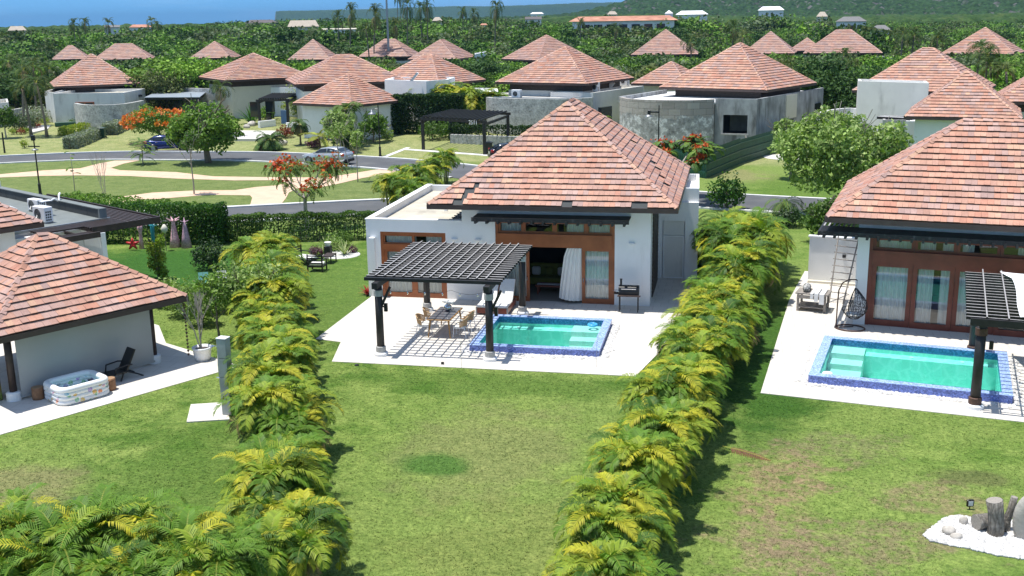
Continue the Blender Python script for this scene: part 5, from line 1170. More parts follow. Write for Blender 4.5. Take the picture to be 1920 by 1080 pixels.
# ---- generic leaf volumes
def leafbox(Lx,Ly,Lz,n,size,pal,seed,z0=0,asp=.6,wob=.05,round_=True):
    r=np.random.default_rng(seed); P=r.random((n,3)); k=r.random(n); 
    f=r.integers(0,5,n); jitter=r.random(n)**2*.25
    P[f==0,0]=jitter[f==0]; P[f==1,0]=1-jitter[f==1]; P[f==2,1]=jitter[f==2]; P[f==3,1]=1-jitter[f==3]; P[f==4,2]=1-jitter[f==4]*.8
    X=(P-np.array([.5,.5,0]))*np.array([Lx,Ly,Lz]); X[:,2]+=z0
    X[:,2]+=wob*(np.sin(X[:,0]*2.3+seed)+np.sin(X[:,0]*5.1))*P[:,2]; X[:,1]+=wob*np.sin(X[:,0]*3.1+X[:,2]*2)*1.0
    if round_: X[:,1]*=1-.25*np.clip(P[:,2]-.75,0,1)*4*.5
    Nn=unit(r.normal(size=(n,3))+np.array([0,0,.5])); V=leafquads(X,Nn,size*r.uniform(.6,1.2,n),r,asp)
    pc=np.array([p[0] for p in PAL[pal]]); pw=np.array([p[1] for p in PAL[pal]],float); C=pc[r.choice(len(pc),n,p=pw/pw.sum())]*r.uniform(.7,1.3,(n,1)); return V,C
def hedge(name,label,A,Bp,wd,h,dens,size,pal,seed,cat='hedge',z=0,stems=True):
    A=Vector(A);Bp=Vector(Bp); Lx=(Bp-A).length; n=int(dens*Lx*(2*h+wd)); V,C=leafbox(Lx,wd,h,n,size,pal,seed); c=(A+Bp)/2
    T=thing(name,label,cat,(c.x,c.y,z),math.atan2((Bp-A).y,(Bp-A).x)); part('foliage',npmesh('foliage',V,C,M['leaf']),None,T)
    if stems:
        mb=MB(); r=random.Random(seed)
        for i in range(int(Lx/.35)): x=-Lx/2+.35*i; mb.tube([(x,r.uniform(-.1,.1),-.05),(x+r.uniform(-.1,.1),r.uniform(-.15,.15),h*.85)],[.03,.012],5)
        part('stems',mb,M['bark'],T)
    return T
def shrub(name,label,p,w,h,n,size,pal,seed,cat='shrub',group=None,z=None,flat=1):
    lob=[(0,0,h*.5,w*.5,w*.5,h*.5)]+[(w*.28*math.cos(a),w*.28*math.sin(a),h*(.45+.2*math.sin(a*3)),w*.27,w*.27,h*.36) for a in np.linspace(0,5.2,6)]
    V,C=crown(lob,n,size,PAL[pal],seed,.55,.2); T=thing(name,label,cat,(p[0],p[1],(gz(p[0],p[1]) if z is None else z)),0,group); part('foliage',npmesh('foliage',V,C,M['leaf']),None,T)
    mb=MB(); mb.tube([(0,0,-.05),(0,0,h*.5)],[.05,.03],6); 
    for k in range(4): mb.tube([(0,0,.05),(w*.2*math.cos(k*1.6),w*.2*math.sin(k*1.6),h*.6)],[.03,.012],5)
    part('stems',mb,M['bark'],T); return T
def spiky(name,label,p,h,n,wd,cols,seed,z=None,droop=.5,group=None,cat='plant'):
    r=np.random.default_rng(seed); V=[];C=[]
    for i in range(n):
        az=2.4*i; el=r.uniform(.5,1.4); l=h*r.uniform(.7,1.15); pts=[];q=np.zeros(3);e=el
        for k in range(5): pts.append(q.copy()); q=q+l/4*np.array([math.cos(e)*math.cos(az),math.cos(e)*math.sin(az),math.sin(e)]); e-=droop*.25
        s=np.array([-math.sin(az),math.cos(az),0]); c=np.array(cols[i%len(cols)])*r.uniform(.8,1.2); w_=[wd*.7,wd,wd*.8,wd*.45,.003]
        for k in range(4): V.append([pts[k]-s*w_[k],pts[k]+s*w_[k],pts[k+1]+s*w_[k+1],pts[k+1]-s*w_[k+1]]);C.append(c)
    o=obj(name,npmesh(name,np.array(V),np.array(C),M['frond']),None,(p[0],p[1],gz(p[0],p[1]) if z is None else z)); return tag(o,label,cat,group)
# ================================================================== NEAR AND MID GARDENS
# hedge behind the gardens
hedge('clipped_hedge','tall leafy hedge on wire behind the garden chairs, left of the central villa',(-28.6,54.6),(-16.1,57.6),.7,1.55,420,.075,'green',41)
WF=thing('wire_fence','thin wire fence with slim posts in the hedge behind the garden chairs','fence',(-28.6,54.2,0),math.atan2(3,12.5))
for i in range(7): mb=MB(); mb.tube([(i*2.1,0,0),(i*2.1,0,1.45)],.02,6); part('fence_post',mb,M['black_metal'],WF)
mb=MB()
for z in(.5,1.0,1.4): mb.tube([(0,0,z),(12.7,0,z)],.006,4)
part('fence_wire',mb,M['black_metal'],WF)
hedge('leafy_hedge','broad bright hedge behind the garden sculptures, right of the dark slat overhang',(-40.0,59.0),(-28.4,55.2),2.0,1.9,210,.085,'bright',42)
hedge('leafy_hedge','dark shaded lower hedge directly behind the garden sculptures',(-35.5,54.0),(-27.4,54.6),1.2,2.2,260,.075,'cargreen',43)
# sculptures
def sculpt(name,label,px,py,prof,mat,extra=None):
    p=TP(px,py); T=thing(name,label,'sculpture',(p.x,p.y,0)); mb=MB(); mb.lathe(prof,14); part('body',mb,mat,T,True)
    if extra: extra(T,mat)
pk=simple('pink_white_pattern',(.60,.20,.27),.7,.3,14,c2=(.86,.62,.64)); pk2=simple('mauve_pattern',(.38,.20,.30),.7,.3,14,c2=(.62,.42,.50)); rd=simple('red_paint',(.5,.02,.03),.4,.1,4); tq=simple('turquoise_paint',(.02,.22,.26),.4,.2,5)
def spikes(z,n=7,l=.28,r=.04):
    def f(T,mat):
        mb=MB()
        for k in range(n): a=k*6.28/n; mb.tube([(0,0,z),(l*math.cos(a),l*math.sin(a),z+.12+.1*(k%2))],[r,r*.4],6)
        part('tentacles',mb,mat,T)
    return f
sculpt('garden_sculpture','pink and white patterned cone figure with star shaped head in front of the hedge',329,463,[(.32,0),(.22,.5),(.12,1.1),(.10,1.35),(.14,1.5)],pk,spikes(1.42,8,.36,.06))
sculpt('garden_sculpture','mauve patterned cone figure with bent top right of the pink cone figure',350,464,[(.30,0),(.20,.6),(.10,1.2),(.05,1.5)],pk2,spikes(1.4,3,.25,.05))
sculpt('garden_sculpture','turquoise slender figure between the pink figures at the hedge',289,466,[(.12,0),(.1,.6),(.12,1.1),(.05,1.5)],tq,spikes(1.2,5,.3,.04))
sculpt('garden_sculpture','small pink figure with coiled wire arms left of the turquoise figure',266,466,[(.14,0),(.1,.5),(.08,.9),(.16,1.15),(.1,1.35)],pk,spikes(1.2,5,.3,.02))
p=TP(250,469); T=thing('star_sculpture','bright red five pointed star figure standing on the lawn by the hedge','sculpture',(p.x,p.y,0),.25); mb=MB()
for k in range(5):
    a=math.pi/2+k*2*math.pi/5; mb.tube([(0,0,.34),(.36*math.cos(a),0,.34+.34*math.sin(a))],[.12,.04],8)
part('star_body',mb,rd,T,True)
p=TP(312,470); T=thing('bud_sculpture','pale yellow bud shaped figure on a thin stem behind the columnar shrub','sculpture',(p.x,p.y,0)); mb=MB(); mb.lathe([(.03,.95),(.16,1.1),(.18,1.25),(.05,1.45)],12); part('bud',mb,M['wall_cream'],T,True); mb=MB(); mb.tube([(0,0,0),(0,0,1.0)],.02,6); part('stem',mb,M['bark'],T)
# columnar yellow shrub and others in the left garden
def columnar(label,p,h,w,n,pal,seed,name='columnar_shrub'):
    r=np.random.default_rng(seed); lob=[(.25*w*math.cos(k*2.1),.25*w*math.sin(k*2.1),h*(.15+.11*k),w*.26,w*.26,h*.17) for k in range(7)]
    V,C=crown(lob,n,.085,PAL[pal],seed,.45,.3); T=thing(name,label,'shrub',(p[0],p[1],0)); part('foliage',npmesh('foliage',V,C,M['leaf']),None,T); mb=MB()
    for k in range(5): a=k*1.26; mb.tube([(0,0,-.05),(.12*w*math.cos(a),.12*w*math.sin(a),h*.4),(.3*w*math.cos(a),.3*w*math.sin(a),h*.85)],[.05,.03,.015],5)
    part('stems',mb,M['bark'],T)
p=TP(298,523); columnar('upright yellow-green columnar shrub standing on the left lawn above the pavilion roof',(p.x,p.y),2.2,.95,1700,'yellow',51)
p=TP(395,505); shrub('shrub','dark leafy shrub on the left lawn beside the far end of the left palm row',(p.x,p.y),1.7,1.5,1500,.08,'dark',52)
for i,(px,py,w,h,pl) in enumerate(((345,592,1.5,1.5,'lime'),(380,610,1.3,1.7,'lime'),(318,575,1.2,1.2,'lime'),(400,585,1.4,1.4,'lime'))):
    p=TP(px,py); shrub('shrub',('tall' if i==1 else 'small')+' yellow-green shrub near the pavilion corner, '+('behind the rain chain','above the white pot','nearest the tiled roof','next to the pale chairs')[i],(p.x,p.y),w,h,1700,.07,pl,60+i)
tree_proto('t_guava',2.7,2.2,1.5,1500,.075,'bright',71,'slim tree with dark trunk and fine green leaves above the white pot','tree',r=.045,k=9,nb=5); p=TP(412,640); place('t_guava',(p.x,p.y,0),.4)
tree_proto('t_lime',3.0,3.4,1.6,2400,.08,'lime',72,'leafy green tree overlapping the middle of the left palm row','tree',r=.06,k=9,nb=5); p=TP(475,632); place('t_lime',(p.x,p.y,0),.4)
for lab,px,py in(('turquoise plastic garden chair glimpsed through shrubs on the left lawn',384,548),('pale grey plastic garden chair glimpsed through shrubs near the left palm row',418,545)):
    p=TP(px,py); T=thing('plastic_chair',lab,'chair',(p.x,p.y,0),.5); m=simple('turquoise_plastic',(.25,.55,.5),.4,.03,3) if px<400 else M['white']
    mb=MB(); mb.box(-.22,.22,-.22,.22,.4,.44); part('seat',mb,m,T); mb=MB(); mb.beam((0,.2,.44),(0,.3,.88),.44,.03); part('backrest',mb,m,T)
    for x in(-.2,.17):
        for y in(-.2,.17): mb=MB(); mb.box(x,x+.035,y,y+.035,0,.4); part('leg',mb,m,T)
# seating group right garden
def gchair(label,px,py,rz,long=False):
    p=TP(px,py); T=thing('garden_armchair',label,'armchair',(p.x,p.y,0),rz); d=1.1 if long else .62
    mb=MB(); mb.box(-.38,.38,-.34,-.34+d,.22,.3); 
    part('seat_frame',mb,M['black'],T); mb=MB(); mb.bbox(-.32,.32,-.3,-.36+d,.3,.42,.03); part('cushion',mb,M['cushion'],T)
    mb=MB()
    for z in(.42,.54,.66,.78): mb.box(-.34,.34,-.42,-.38,z,z+.06)
    mb.box(-.40,-.34,-.43,-.37,0,.88).box(.34,.40,-.43,-.37,0,.88); part('backrest',mb,M['black'],T)
    for s in(-1,1): mb=MB(); mb.box(s*.37-.03,s*.37+.03,-.4,.3,.56,.60); mb.box(s*.37-.03,s*.37+.03,.24,.30,0,.56); part('armrest',mb,M['black'],T)
gchair('black slatted garden armchair with white cushion seen from behind on the lawn',596,507,.05); gchair('black garden lounge seat with white cushion half hidden by the left palm row',568,494,-1.9,True)
p=TP(618,492); T=thing('garden_table','low black garden table beside the slatted armchair','table',(p.x,p.y,0),.05); mb=MB(); mb.box(-.25,.25,-.45,.45,.36,.41); part('tabletop',mb,M['wood_dark'],T)
for x in(-.24,.19):
    for y in(-.44,.39): mb=MB(); mb.box(x,x+.05,y,y+.05,0,.36); part('leg',mb,M['black'],T)
mb=MB(); q=TP(640,478); mb.lathe([(1.0,0),(.98,.03)],18,(q.x,q.y,0)); struct('gravel_bed',mb,M['pebble'])
GC=[(.24,.30,.10),(.42,.45,.22),(.13,.20,.06)]
for i,(px,py,h,lab) in enumerate(((613,466,.8,'variegated spiky agave left in the plant bed behind the chairs'),(604,477,.6,'small variegated spiky plant beside the purple shrub in the plant bed'),(646,478,.95,'large green agave with pointed leaves right in the plant bed'))):
    p=TP(px,py); spiky('agave',lab,(p.x,p.y),h,26,.035,GC,80+i)
p=TP(628,470); shrub('clipped_bush','round clipped yellow-green bush between the agaves',(p.x,p.y),1.05,.85,900,.06,'lime',84); p=TP(640,462); shrub('clipped_bush','round clipped bush at the back of the plant bed against the hedge',(p.x,p.y),1.2,.9,900,.06,'green',85)
p=TP(592,480); shrub('purple_shrub','purple leaved shrub left of the agaves near the armchair',(p.x,p.y),.7,.55,500,.05,'purple',86); p=TP(661,474); shrub('purple_shrub','small purple leaved shrub at the right end of the plant bed',(p.x,p.y),.5,.4,350,.05,'purple',87)
p=TP(616,482); T=thing('plant_pot','dark square planter with white pot on top behind the garden table','planter',(p.x,p.y,0)); mb=MB(); mb.bbox(-.17,.17,-.17,.17,0,.6,.02); part('plinth',mb,M['black'],T); mb=MB(); mb.lathe([(.12,0),(.19,.2),(.17,.2)],14,(0,0,.6)); part('pot',mb,M['wall_grey'],T)
p=TP(690,553); spiky('ti_plant','small red leaved plant at the left corner of the central villa',(p.x,p.y),.55,24,.05,[(.35,.02,.02),(.22,.03,.02)],88,droop=.9)
p=TP(1297,505); shrub('shrub','dark green shrub with broad leaves at the service doorway of the central villa',(p.x-.1,p.y,),1.0,1.0,700,.11,'cargreen',89)
# ================================================================== TREES OVER THE ROAD
tree_proto('T1',5.5,6.6,4.7,9500,.17,'bright',201,'large dense bright green tree in the oval park left of the silver car','tree',r=.24,k=26,nb=7,rr=.25,flat=.9,z0=.8,inner=.12); TREE['T1'].children[0]
p=G(391,305); place('T1',(p.x,p.y,0),.7,scale=(1.10,1.10,1.02))
def flame(key,h,w,ch,nl,nf,seed,label,ferny=True,r=.13,mat=None,leafs=.12,gz0=None,bigleaf=30):
    T=thing('flame_tree',label,'tree',(0,0,-500)); rnd=random.Random(seed); mb=MB(); tips=[]
    mb.tube([(0,0,-.1),(.05,.02,h*.25),(-.03,.03,h*.5)],[r*1.2,r,r*.85],9,caps=False)
    for k in range(6):
        a=k*1.05+rnd.uniform(-.2,.2); d=Vector((math.cos(a)*rnd.uniform(.7,1.1),math.sin(a)*rnd.uniform(.7,1.1),rnd.uniform(.35,.8))).normalized(); branches(mb,(-.03,.03,h*.48),d,w*.16,r*.5,3,rnd,.5,-.02,tips)
    part('trunk',mb,mat or M['bark_pale'],T,True); rr=np.random.default_rng(seed); V=[];C=[]; FV=[];FC=[]
    ends=[t for t in tips if t[2]<=1]; 
    zmax=max(t[0].z for t in tips); sc=(h-.1)/zmax
    for q,d,dep in ends:
        q=np.array(q)
        for j in range(rnd.choice((2,3,3))):   # feathery leaf sprays
            frond(rr,rnd.uniform(.5,.85)*w/7*1.5,rnd.uniform(.6,1.8),nl,leafs*1.6,leafs*.42,rnd.random()*6.28,rnd.uniform(-.2,.6),q,np.array(rnd.choice(((.05,.13,.02),(.085,.19,.03),(.14,.24,.03),(.04,.10,.02)))),V,C,vang=.1)
        if rnd.random()<nf:
            m=rnd.randint(7,18); P=q+rr.normal(size=(m,3))*np.array([.15,.15,.09])*w/7*1.2+np.array([0,0,.12]); FV.append(leafquads(P,unit(rr.normal(size=(m,3))+[0,0,.6]),rr.uniform(.06,.12,m)*w/7*1.2,rr,.8)); FC.append(np.array([[.62,.10,.02],[.70,.16,.03],[.52,.06,.02]])[rr.integers(0,3,m)]*rr.uniform(.8,1.15,(m,1)))
    part('leaves',npmesh('leaves',np.array(V),np.array(C),M['leaf']),None,T); [part('flower_cluster',npmesh('flower_cluster',a,b,M['flower_red']),None,T) for a,b in list(zip(FV,FC))[:95]]; TREE[key]=T; return T
flame('T3',4.3,7.2,3,9,.42,211,'flame tree with bare pale limbs and red flower tufts behind the garden hedge',leafs=.085); place('T3',(-24.4,59.0,0),2.2,scale=.9)
flame('T7',3.9,5.2,3,9,1.0,213,'flame tree thick with red flowers between the central villa roof and the ruin',leafs=.14); place('T7',(-3.3,71.5,.0),1.2,scale=1.15)
tree_proto('T2',3.4,7.4,2.3,5200,.13,'bright',202,'wide flame tree with orange blossom over the dark blue car','tree',r=.14,k=13,nb=6,name='flame_tree',z0=1.1,rr=.36); 
r_=np.random.default_rng(5); n=1500; cc=r_.normal(size=(90,3)); cc=unit(cc)*[3.4,3.4,1.1]+[0,0,2.3]; cc=cc[cc[:,2]>1.8]; P=cc[r_.integers(0,len(cc),n)]+r_.normal(size=(n,3))*[.20,.20,.12]
part('flowers',npmesh('flowers',leafquads(P,unit(r_.normal(size=(n,3))+[0,0,.8]),r_.uniform(.09,.17,n),r_,.8),np.array([[.70,.20,.03],[.62,.12,.02],[.75,.30,.05]])[r_.integers(0,3,n)],M['flower_red']),None,TREE['T2']); p=G(300,267); place('T2',(p.x,p.y,0),2.1)
def feathery(key,h,w,n,seed,label,base=.3,pal=((.06,.14,.02),(.10,.20,.03),(.15,.25,.04)),r=.05,lf=.20):
    T=thing('young_tree',label,'tree',(0,0,-500)); rnd=random.Random(seed); mb=MB(); mb.tube([(0,0,-.1),(.04,.03,h*.5),(.0,.05,h*.95)],[r,r*.8,r*.3],7); rr=np.random.default_rng(seed); V=[];C=[]
    for i in range(n):
        t=base+(1-base)*(i+.5)/n; az=i*2.4; q=np.array([0,.03,h*.95*t]); frond(rr,w*.5*(1.15-.55*t)*rnd.uniform(.8,1.2),rnd.uniform(.3,1.1),10,lf,lf*.35,az,rnd.uniform(.0,.5),q,np.array(rnd.choice(pal)),V,C,vang=.05)
    part('trunk',mb,M['bark_pale'],T,True); part('leaves',npmesh('leaves',np.array(V),np.array(C),M['leaf']),None,T); TREE[key]=T
feathery('T4',2.2,3.6,34,215,'small feathery young tree at the road edge in the oval park'); p=G(268,308); place('T4',(p.x,p.y,0),.3)
feathery('S1',3.6,1.6,10,216,'tall thin sapling with a few drooping leaves on the park lawn',.35,r=.035,lf=.16); p=G(142,372); place('S1',(p.x,p.y,0),1.3)
mb=MB(); rnd=random.Random(9)
for k in range(6): branches(mb,(rnd.uniform(-.1,.1),rnd.uniform(-.1,.1),0),Vector((rnd.uniform(-.25,.25),rnd.uniform(-.2,.2),1)).normalized(),1.3,.02,2,rnd,.25,.4)
p=G(196,370); single('bare_sapling',mb,M['bark_pale'],'leafless twiggy sapling on the park lawn left of the tan path','sapling',(p.x,p.y,0))
def slender(key,h,w,n,seed,label,pal='green',r=.05,lean=.03,ch=None):
    T=thing('slender_tree',label,'tree',(0,0,-500)); ch=ch or h*.4; V,C=crown(rlobes(seed,w,ch,h-ch,7),n,.10,PAL[pal],seed); part('crown',npmesh('crown',V,C,M['leaf']),None,T); part('trunk',trunkmesh(h*.98,r,seed,4,M['bark_pale'],lean,.5,lo=.6),None,T); TREE[key]=T
slender('S2',4.6,1.9,800,217,'slender pale trunked tree on the park lawn below the large green tree'); p=G(364,364); place('S2',(p.x,p.y,0),.2)
slender('S3',3.9,2.6,900,218,'slender sapling with two thin trunks right behind the silver car','lime',.05,.05); p=G(635,316); place('S3',(p.x,p.y,0),1.2)
mb=MB(); p=G(655,313); mb.tube([(0,0,-.05),(-.5,.1,2.2)],[.03,.03],6); single('support_stake',mb,M['bark_pale'],'slanting wooden stake propping the sapling behind the silver car','stake',(p.x,p.y,0))
slender('S4',4.0,1.5,500,219,'thin lone sapling right of the silver car on the park lawn','lime',.04,.03); p=G(671,341); place('S4',(p.x,p.y,0),2.2)
tree_proto('T6',4.6,3.6,2.9,5200,.15,'lime',221,'small light green tree with one straight trunk by the green sheet fence','tree',r=.09,k=11,nb=6,rr=.36); p=G(1482,337); place('T6',(p.x,p.y,0),.4)
tree_proto('T6b',6.6,9.2,5.6,17000,.15,'lime',222,'big light green leafy tree left of the right hand villa roof','tree',r=.16,k=30,nb=8,rr=.235,mat=M['bark_pale'],z0=1.0,flat=.85,inner=.12); place('T6b',(6.9,66.8,0),1.1)
tree_proto('T6c',2.9,3.0,2.5,4200,.12,'green',223,'low leafy green tree under the left eave of the right hand villa','tree',r=.07,k=9,nb=5,z0=.3); place('T6c',(*TP(1535,455)[:2],0),.3,scale=.9)
p=G(1480,425); shrub('dark_bush','round dark bush behind the far end of the right palm row',(p.x,p.y),1.5,1.1,1100,.09,'dark',224)
palm_proto('pr1',cocos(61,.9,14,1.5,.35,16,.03,(.09,.17,.03),.07,.1),'small feathery palm at the road edge behind the right palm row','',tn='trunk'); 
p=G(1470,408); place('pr1',(p.x,p.y,0),.3)
p=TP(1350,425); shrub('shrub','loose leafy shrub behind the service wing of the central villa',(p.x+.3,p.y+6),2.2,2.2,1500,.12,'cargreen',225)
# ================================================================== VEHICLES
def car(name,label,loc,rz,paint,hatch=True,detail=True):
    T=thing(name,label,'car',loc,rz); Lc=4.35
    # stations along x (front +x): (x, half width, z bottom, z belt)
    st=[(2.17,.60,.38,.62),(2.08,.78,.26,.74),(1.85,.86,.22,.82),(1.3,.89,.22,.90),(.75,.90,.22,.96),(0,.905,.22,.98),(-.9,.905,.22,1.01),(-1.5,.89,.22,1.05),(-1.95,.85,.28,1.04),(-2.12,.76,.34,.98),(-2.18,.66,.42,.80)]
    mb=MB(); V=[];n=10
    for x,hw,zb,zt in st:
        zm=zb+(zt-zb)*.55
        for y,z in((-hw*.8,zb),(-hw*.97,zb+.1),(-hw,zm),(-hw*.96,zt-.06),(-hw*.84,zt),(hw*.84,zt),(hw*.96,zt-.06),(hw,zm),(hw*.97,zb+.1),(hw*.8,zb)): V.append((x,y,z))
    Fs=[(i*n+k,(i+1)*n+k,(i+1)*n+(k+1)%n,i*n+(k+1)%n) for i in range(len(st)-1) for k in range(n)]; Fs+=[tuple(range(n)),tuple(range(len(st)*n-1,(len(st)-1)*n-1,-1))]
    mb.add(V,Fs); part('body',mb,paint,T,True)
    cab=[(.95,.74,.95,.97),(.25,.66,1.38,.98),(-.4,.64,1.47,1.0),(-1.25,.62,1.42,1.03),(-1.85,.66,1.12,1.04)]
    mb=MB(); V=[]
    for x,hw,zt,zb in cab:
        for y,z in((-.80,zb-.03),(-hw,zt-.02),(-hw*.9,zt),(hw*.9,zt),(hw,zt-.02),(.80,zb-.03)): V.append((x,y,z))
    mb.add(V,[(i*6+k,(i+1)*6+k,(i+1)*6+(k+1)%6,i*6+(k+1)%6) for i in range(4) for k in range(6)]+[(0,1,2,3,4,5),(29,28,27,26,25,24)]); part('roof',mb,paint,T,True)
    def lerp(i,t,k): a,b=V[i*6+k],V[(i+1)*6+k]; return Vector(a).lerp(Vector(b),t)
    for s,(k0,k1) in((-1,(0,1)),(1,(5,4))):
        for (i0,t0,i1,t1,nm) in((0,.35,1,.95,'window'),(2,.05,2,.92,'window'),(3,.02,3,.6,'window')):
            mb=MB(); a,b,c,d=lerp(i0,t0,k0),lerp(i1,t1,k0),lerp(i1,t1,k1),lerp(i0,t0,k1); o=Vector((0,s*.012,.006)); f=lambda p,q,t:p.lerp(q,t)+o
            if i0!=i1:
                m0,m1=lerp(1,0,k0),lerp(1,0,k1); mb.face([f(a,d,.18),f(m0,m1,.15),f(m0,m1,.88),f(a,d,.80)]); mb.face([f(m0,m1,.15),f(b,c,.15),f(b,c,.88),f(m0,m1,.88)])
            else: mb.face([f(a,d,.15),f(b,c,.15),f(b,c,.88),f(a,d,.88)])
            part(nm,mb,M['glass_dark'],T)
    mb=MB(); a,b,c,d=Vector(V[1]),Vector(V[4]),Vector(V[10]),Vector(V[7]); o=Vector((.015,0,.015)); mb.face([a.lerp(d,.1)+o,b.lerp(c,.1)+o,c.lerp(b,.08)+o,d.lerp(a,.08)+o]); part('windscreen',mb,M['glass_dark'],T)
    mb=MB(); a,b,c,d=Vector(V[19]),Vector(V[22]),Vector(V[28]),Vector(V[25]); o=Vector((-.015,0,.02)); mb.face([a.lerp(d,.12)+o,b.lerp(c,.12)+o,c.lerp(b,.1)+o,d.lerp(a,.1)+o]); part('rear_window',mb,M['glass_dark'],T)
    for x in(1.38,-1.32):
        for s in(-1,1):
            mb=MB(); mb.tube([(x,s*.74,.32),(x,s*.915,.32)],.32,20); wv=part('wheel',mb,M['tyre'],T,True); mb=MB(); mb.tube([(x,s*.90,.32),(x,s*.925,.32)],.2,14)
            for k in range(5): a=k*1.257; mb.beam((x,s*.93,.32),(x+.19*math.cos(a),s*.93,.32+.19*math.sin(a)),.05,.02)
            part('rim',mb,M['metal_grey'],wv)
            mb=MB(); mb.tube([(x,s*.70,.34),(x,s*.898,.34)],.375,20); part('wheel_arch',mb,M['black_metal'],T,True)
    for s in(-1,1):
        mb=MB(); mb.bbox(-2.14,-1.86,s*.80-.09,s*.80+.09,.78,1.0,.03); part('tail_light',mb,M['redlens'],T); mb=MB(); mb.bbox(1.86,2.10,s*.66-.12,s*.66+.12,.60,.74,.03); part('headlight',mb,M['lens'],T)
        mb=MB(); mb.bbox(.62,.80,s*.98-.09,s*.98+.09,.95,1.08,.03); part('mirror',mb,paint,T)
        for x in(.0,-.95): mb=MB(); mb.box(x-.1,x+.06,s*.905-.012,s*.905+.012,.86,.89); part('door_handle',mb,M['chrome'],T)
    mb=MB(); mb.bbox(-2.22,-2.0,-.74,.74,.26,.50,.04); part('rear_bumper',mb,M['black_metal'],T); mb=MB(); mb.bbox(2.0,2.2,-.6,.6,.24,.40,.04); part('front_bumper',mb,M['black_metal'],T)
    mb=MB(); mb.box(-2.20,-2.185,-.26,.26,.66,.77); part('number_plate',mb,M['white'],T); return T
car('hatchback_car','silver hatchback car parked on the near side of the upper road',(-33.9,87.55,.03),math.pi-.22,M['carsilver'])
car('estate_car','dark blue car parked on the pale driveway under the orange flame tree',(-53.2,95.6,.05),.12+0.25,M['carblue'])
car('dark_car','black car half hidden behind the peak of the central roof near the timber carport',(-18.3,91.2,.03),.35,M['carblack'])
# ================================================================== STREET FURNITURE
def lamp(label,px,py,h,rz,kind=0):
    p=G(px,py); T=thing('street_lamp',label,'street lamp',(p.x,p.y,p.z),rz); mb=MB(); mb.tube([(0,0,0),(0,0,h)],[.06,.045],8); part('pole',mb,M['black_metal'],T); mb=MB(); mb.lathe([(.14,0),(.14,.1),(.11,.14),(.10,.75),(.12,.8),(.07,.86)],10); part('pole_base',mb,M['black_metal'],T)
    if kind==0:
        mb=MB(); mb.tube([(0,0,h-.55),(-.3,0,h-.5),(-.55,0,h-.55)],.035,6); part('arm',mb,M['black_metal'],T); mb=MB(); mb.lathe([(.04,.25),(.1,.2),(.12,.05),(.36,-.08),(.38,-.16),(.2,-.16)],14,(-.6,0,h-.85)); part('lamp_shade',mb,M['metal_grey'],T,True)
    elif kind==1:
        mb=MB(); mb.box(-.5,.4,-.04,.04,h-.5,h-.42); part('arm',mb,M['black_metal'],T); mb=MB(); mb.bbox(-.18,.1,-.1,.1,h-.05,h+.35,.03); part('lamp_head',mb,M['black_metal'],T); mb=MB(); mb.lathe([(.22,0),(.25,.05),(.05,.15)],12,(.0,0,h-.75)); part('lamp_shade',mb,M['metal_grey'],T)
    else:
        mb=MB(); mb.box(-.85,0,-.05,.05,h-.62,h-.5).bbox(-.95,-.7,-.12,.12,h-.75,h-.4,.02); part('arm',mb,M['black_metal'],T); mb=MB(); mb.lathe([(.3,-.2),(.3,-.15),(.08,0)],12,(-.85,0,h-.75)); part('lamp_shade',mb,M['metal_grey'],T)
lamp('black street lamp with grey bell shade on the verge left of the timber carport',713,293,4.75,0,0); lamp('black street lamp with square head rising behind the felt roof of the left house',76,366,4.0,0,1); lamp('black lamp post with side arm in front of the ruined villa',1234,300,4.6,0,2)
M_=thing('lighting_mast','very tall slim grey mast rising behind the tiled roofs left of centre','mast',(*G(731,150)[:2],.3),0); mb=MB(); mb.tube([(0,0,0),(0,0,30)],[.24,.12],12); part('pole',mb,M['metal_grey'],M_); mb=MB(); mb.lathe([(.4,0),(.4,.5)],12); part('base',mb,M['conc'],M_)
def wheelie(label,px,py,mat,dz=0):
    p=G(px,py); T=thing('wheelie_bin',label,'bin',tuple(p),.3); mb=MB(); V=[(x*s,y*s2,z) for z,s,s2 in((.08,.42,.42),(1.02,.5,.52)) for x,y in((-.6,-.6),(.6,-.6),(.6,.6),(-.6,.6))]; mb.add(V,[(3,2,1,0),(4,5,6,7),(0,1,5,4),(1,2,6,5),(2,3,7,6),(3,0,4,7)]); part('body',mb,mat,T)
    mb=MB(); mb.bbox(-.34,.34,-.36,.38,1.02,1.12,.02); part('lid',mb,mat,T)
    for s in(-1,1): mb=MB(); mb.tube([(s*.27,.28,.1),(s*.33,.28,.1)],.1,10); part('wheel',mb,M['tyre'],T)
wheelie('dark grey wheelie bin standing inside the timber carport',917,289,M['bin_grey']); wheelie('dark green wheelie bin at the end of the silver hedge',193,259,M['bin'])
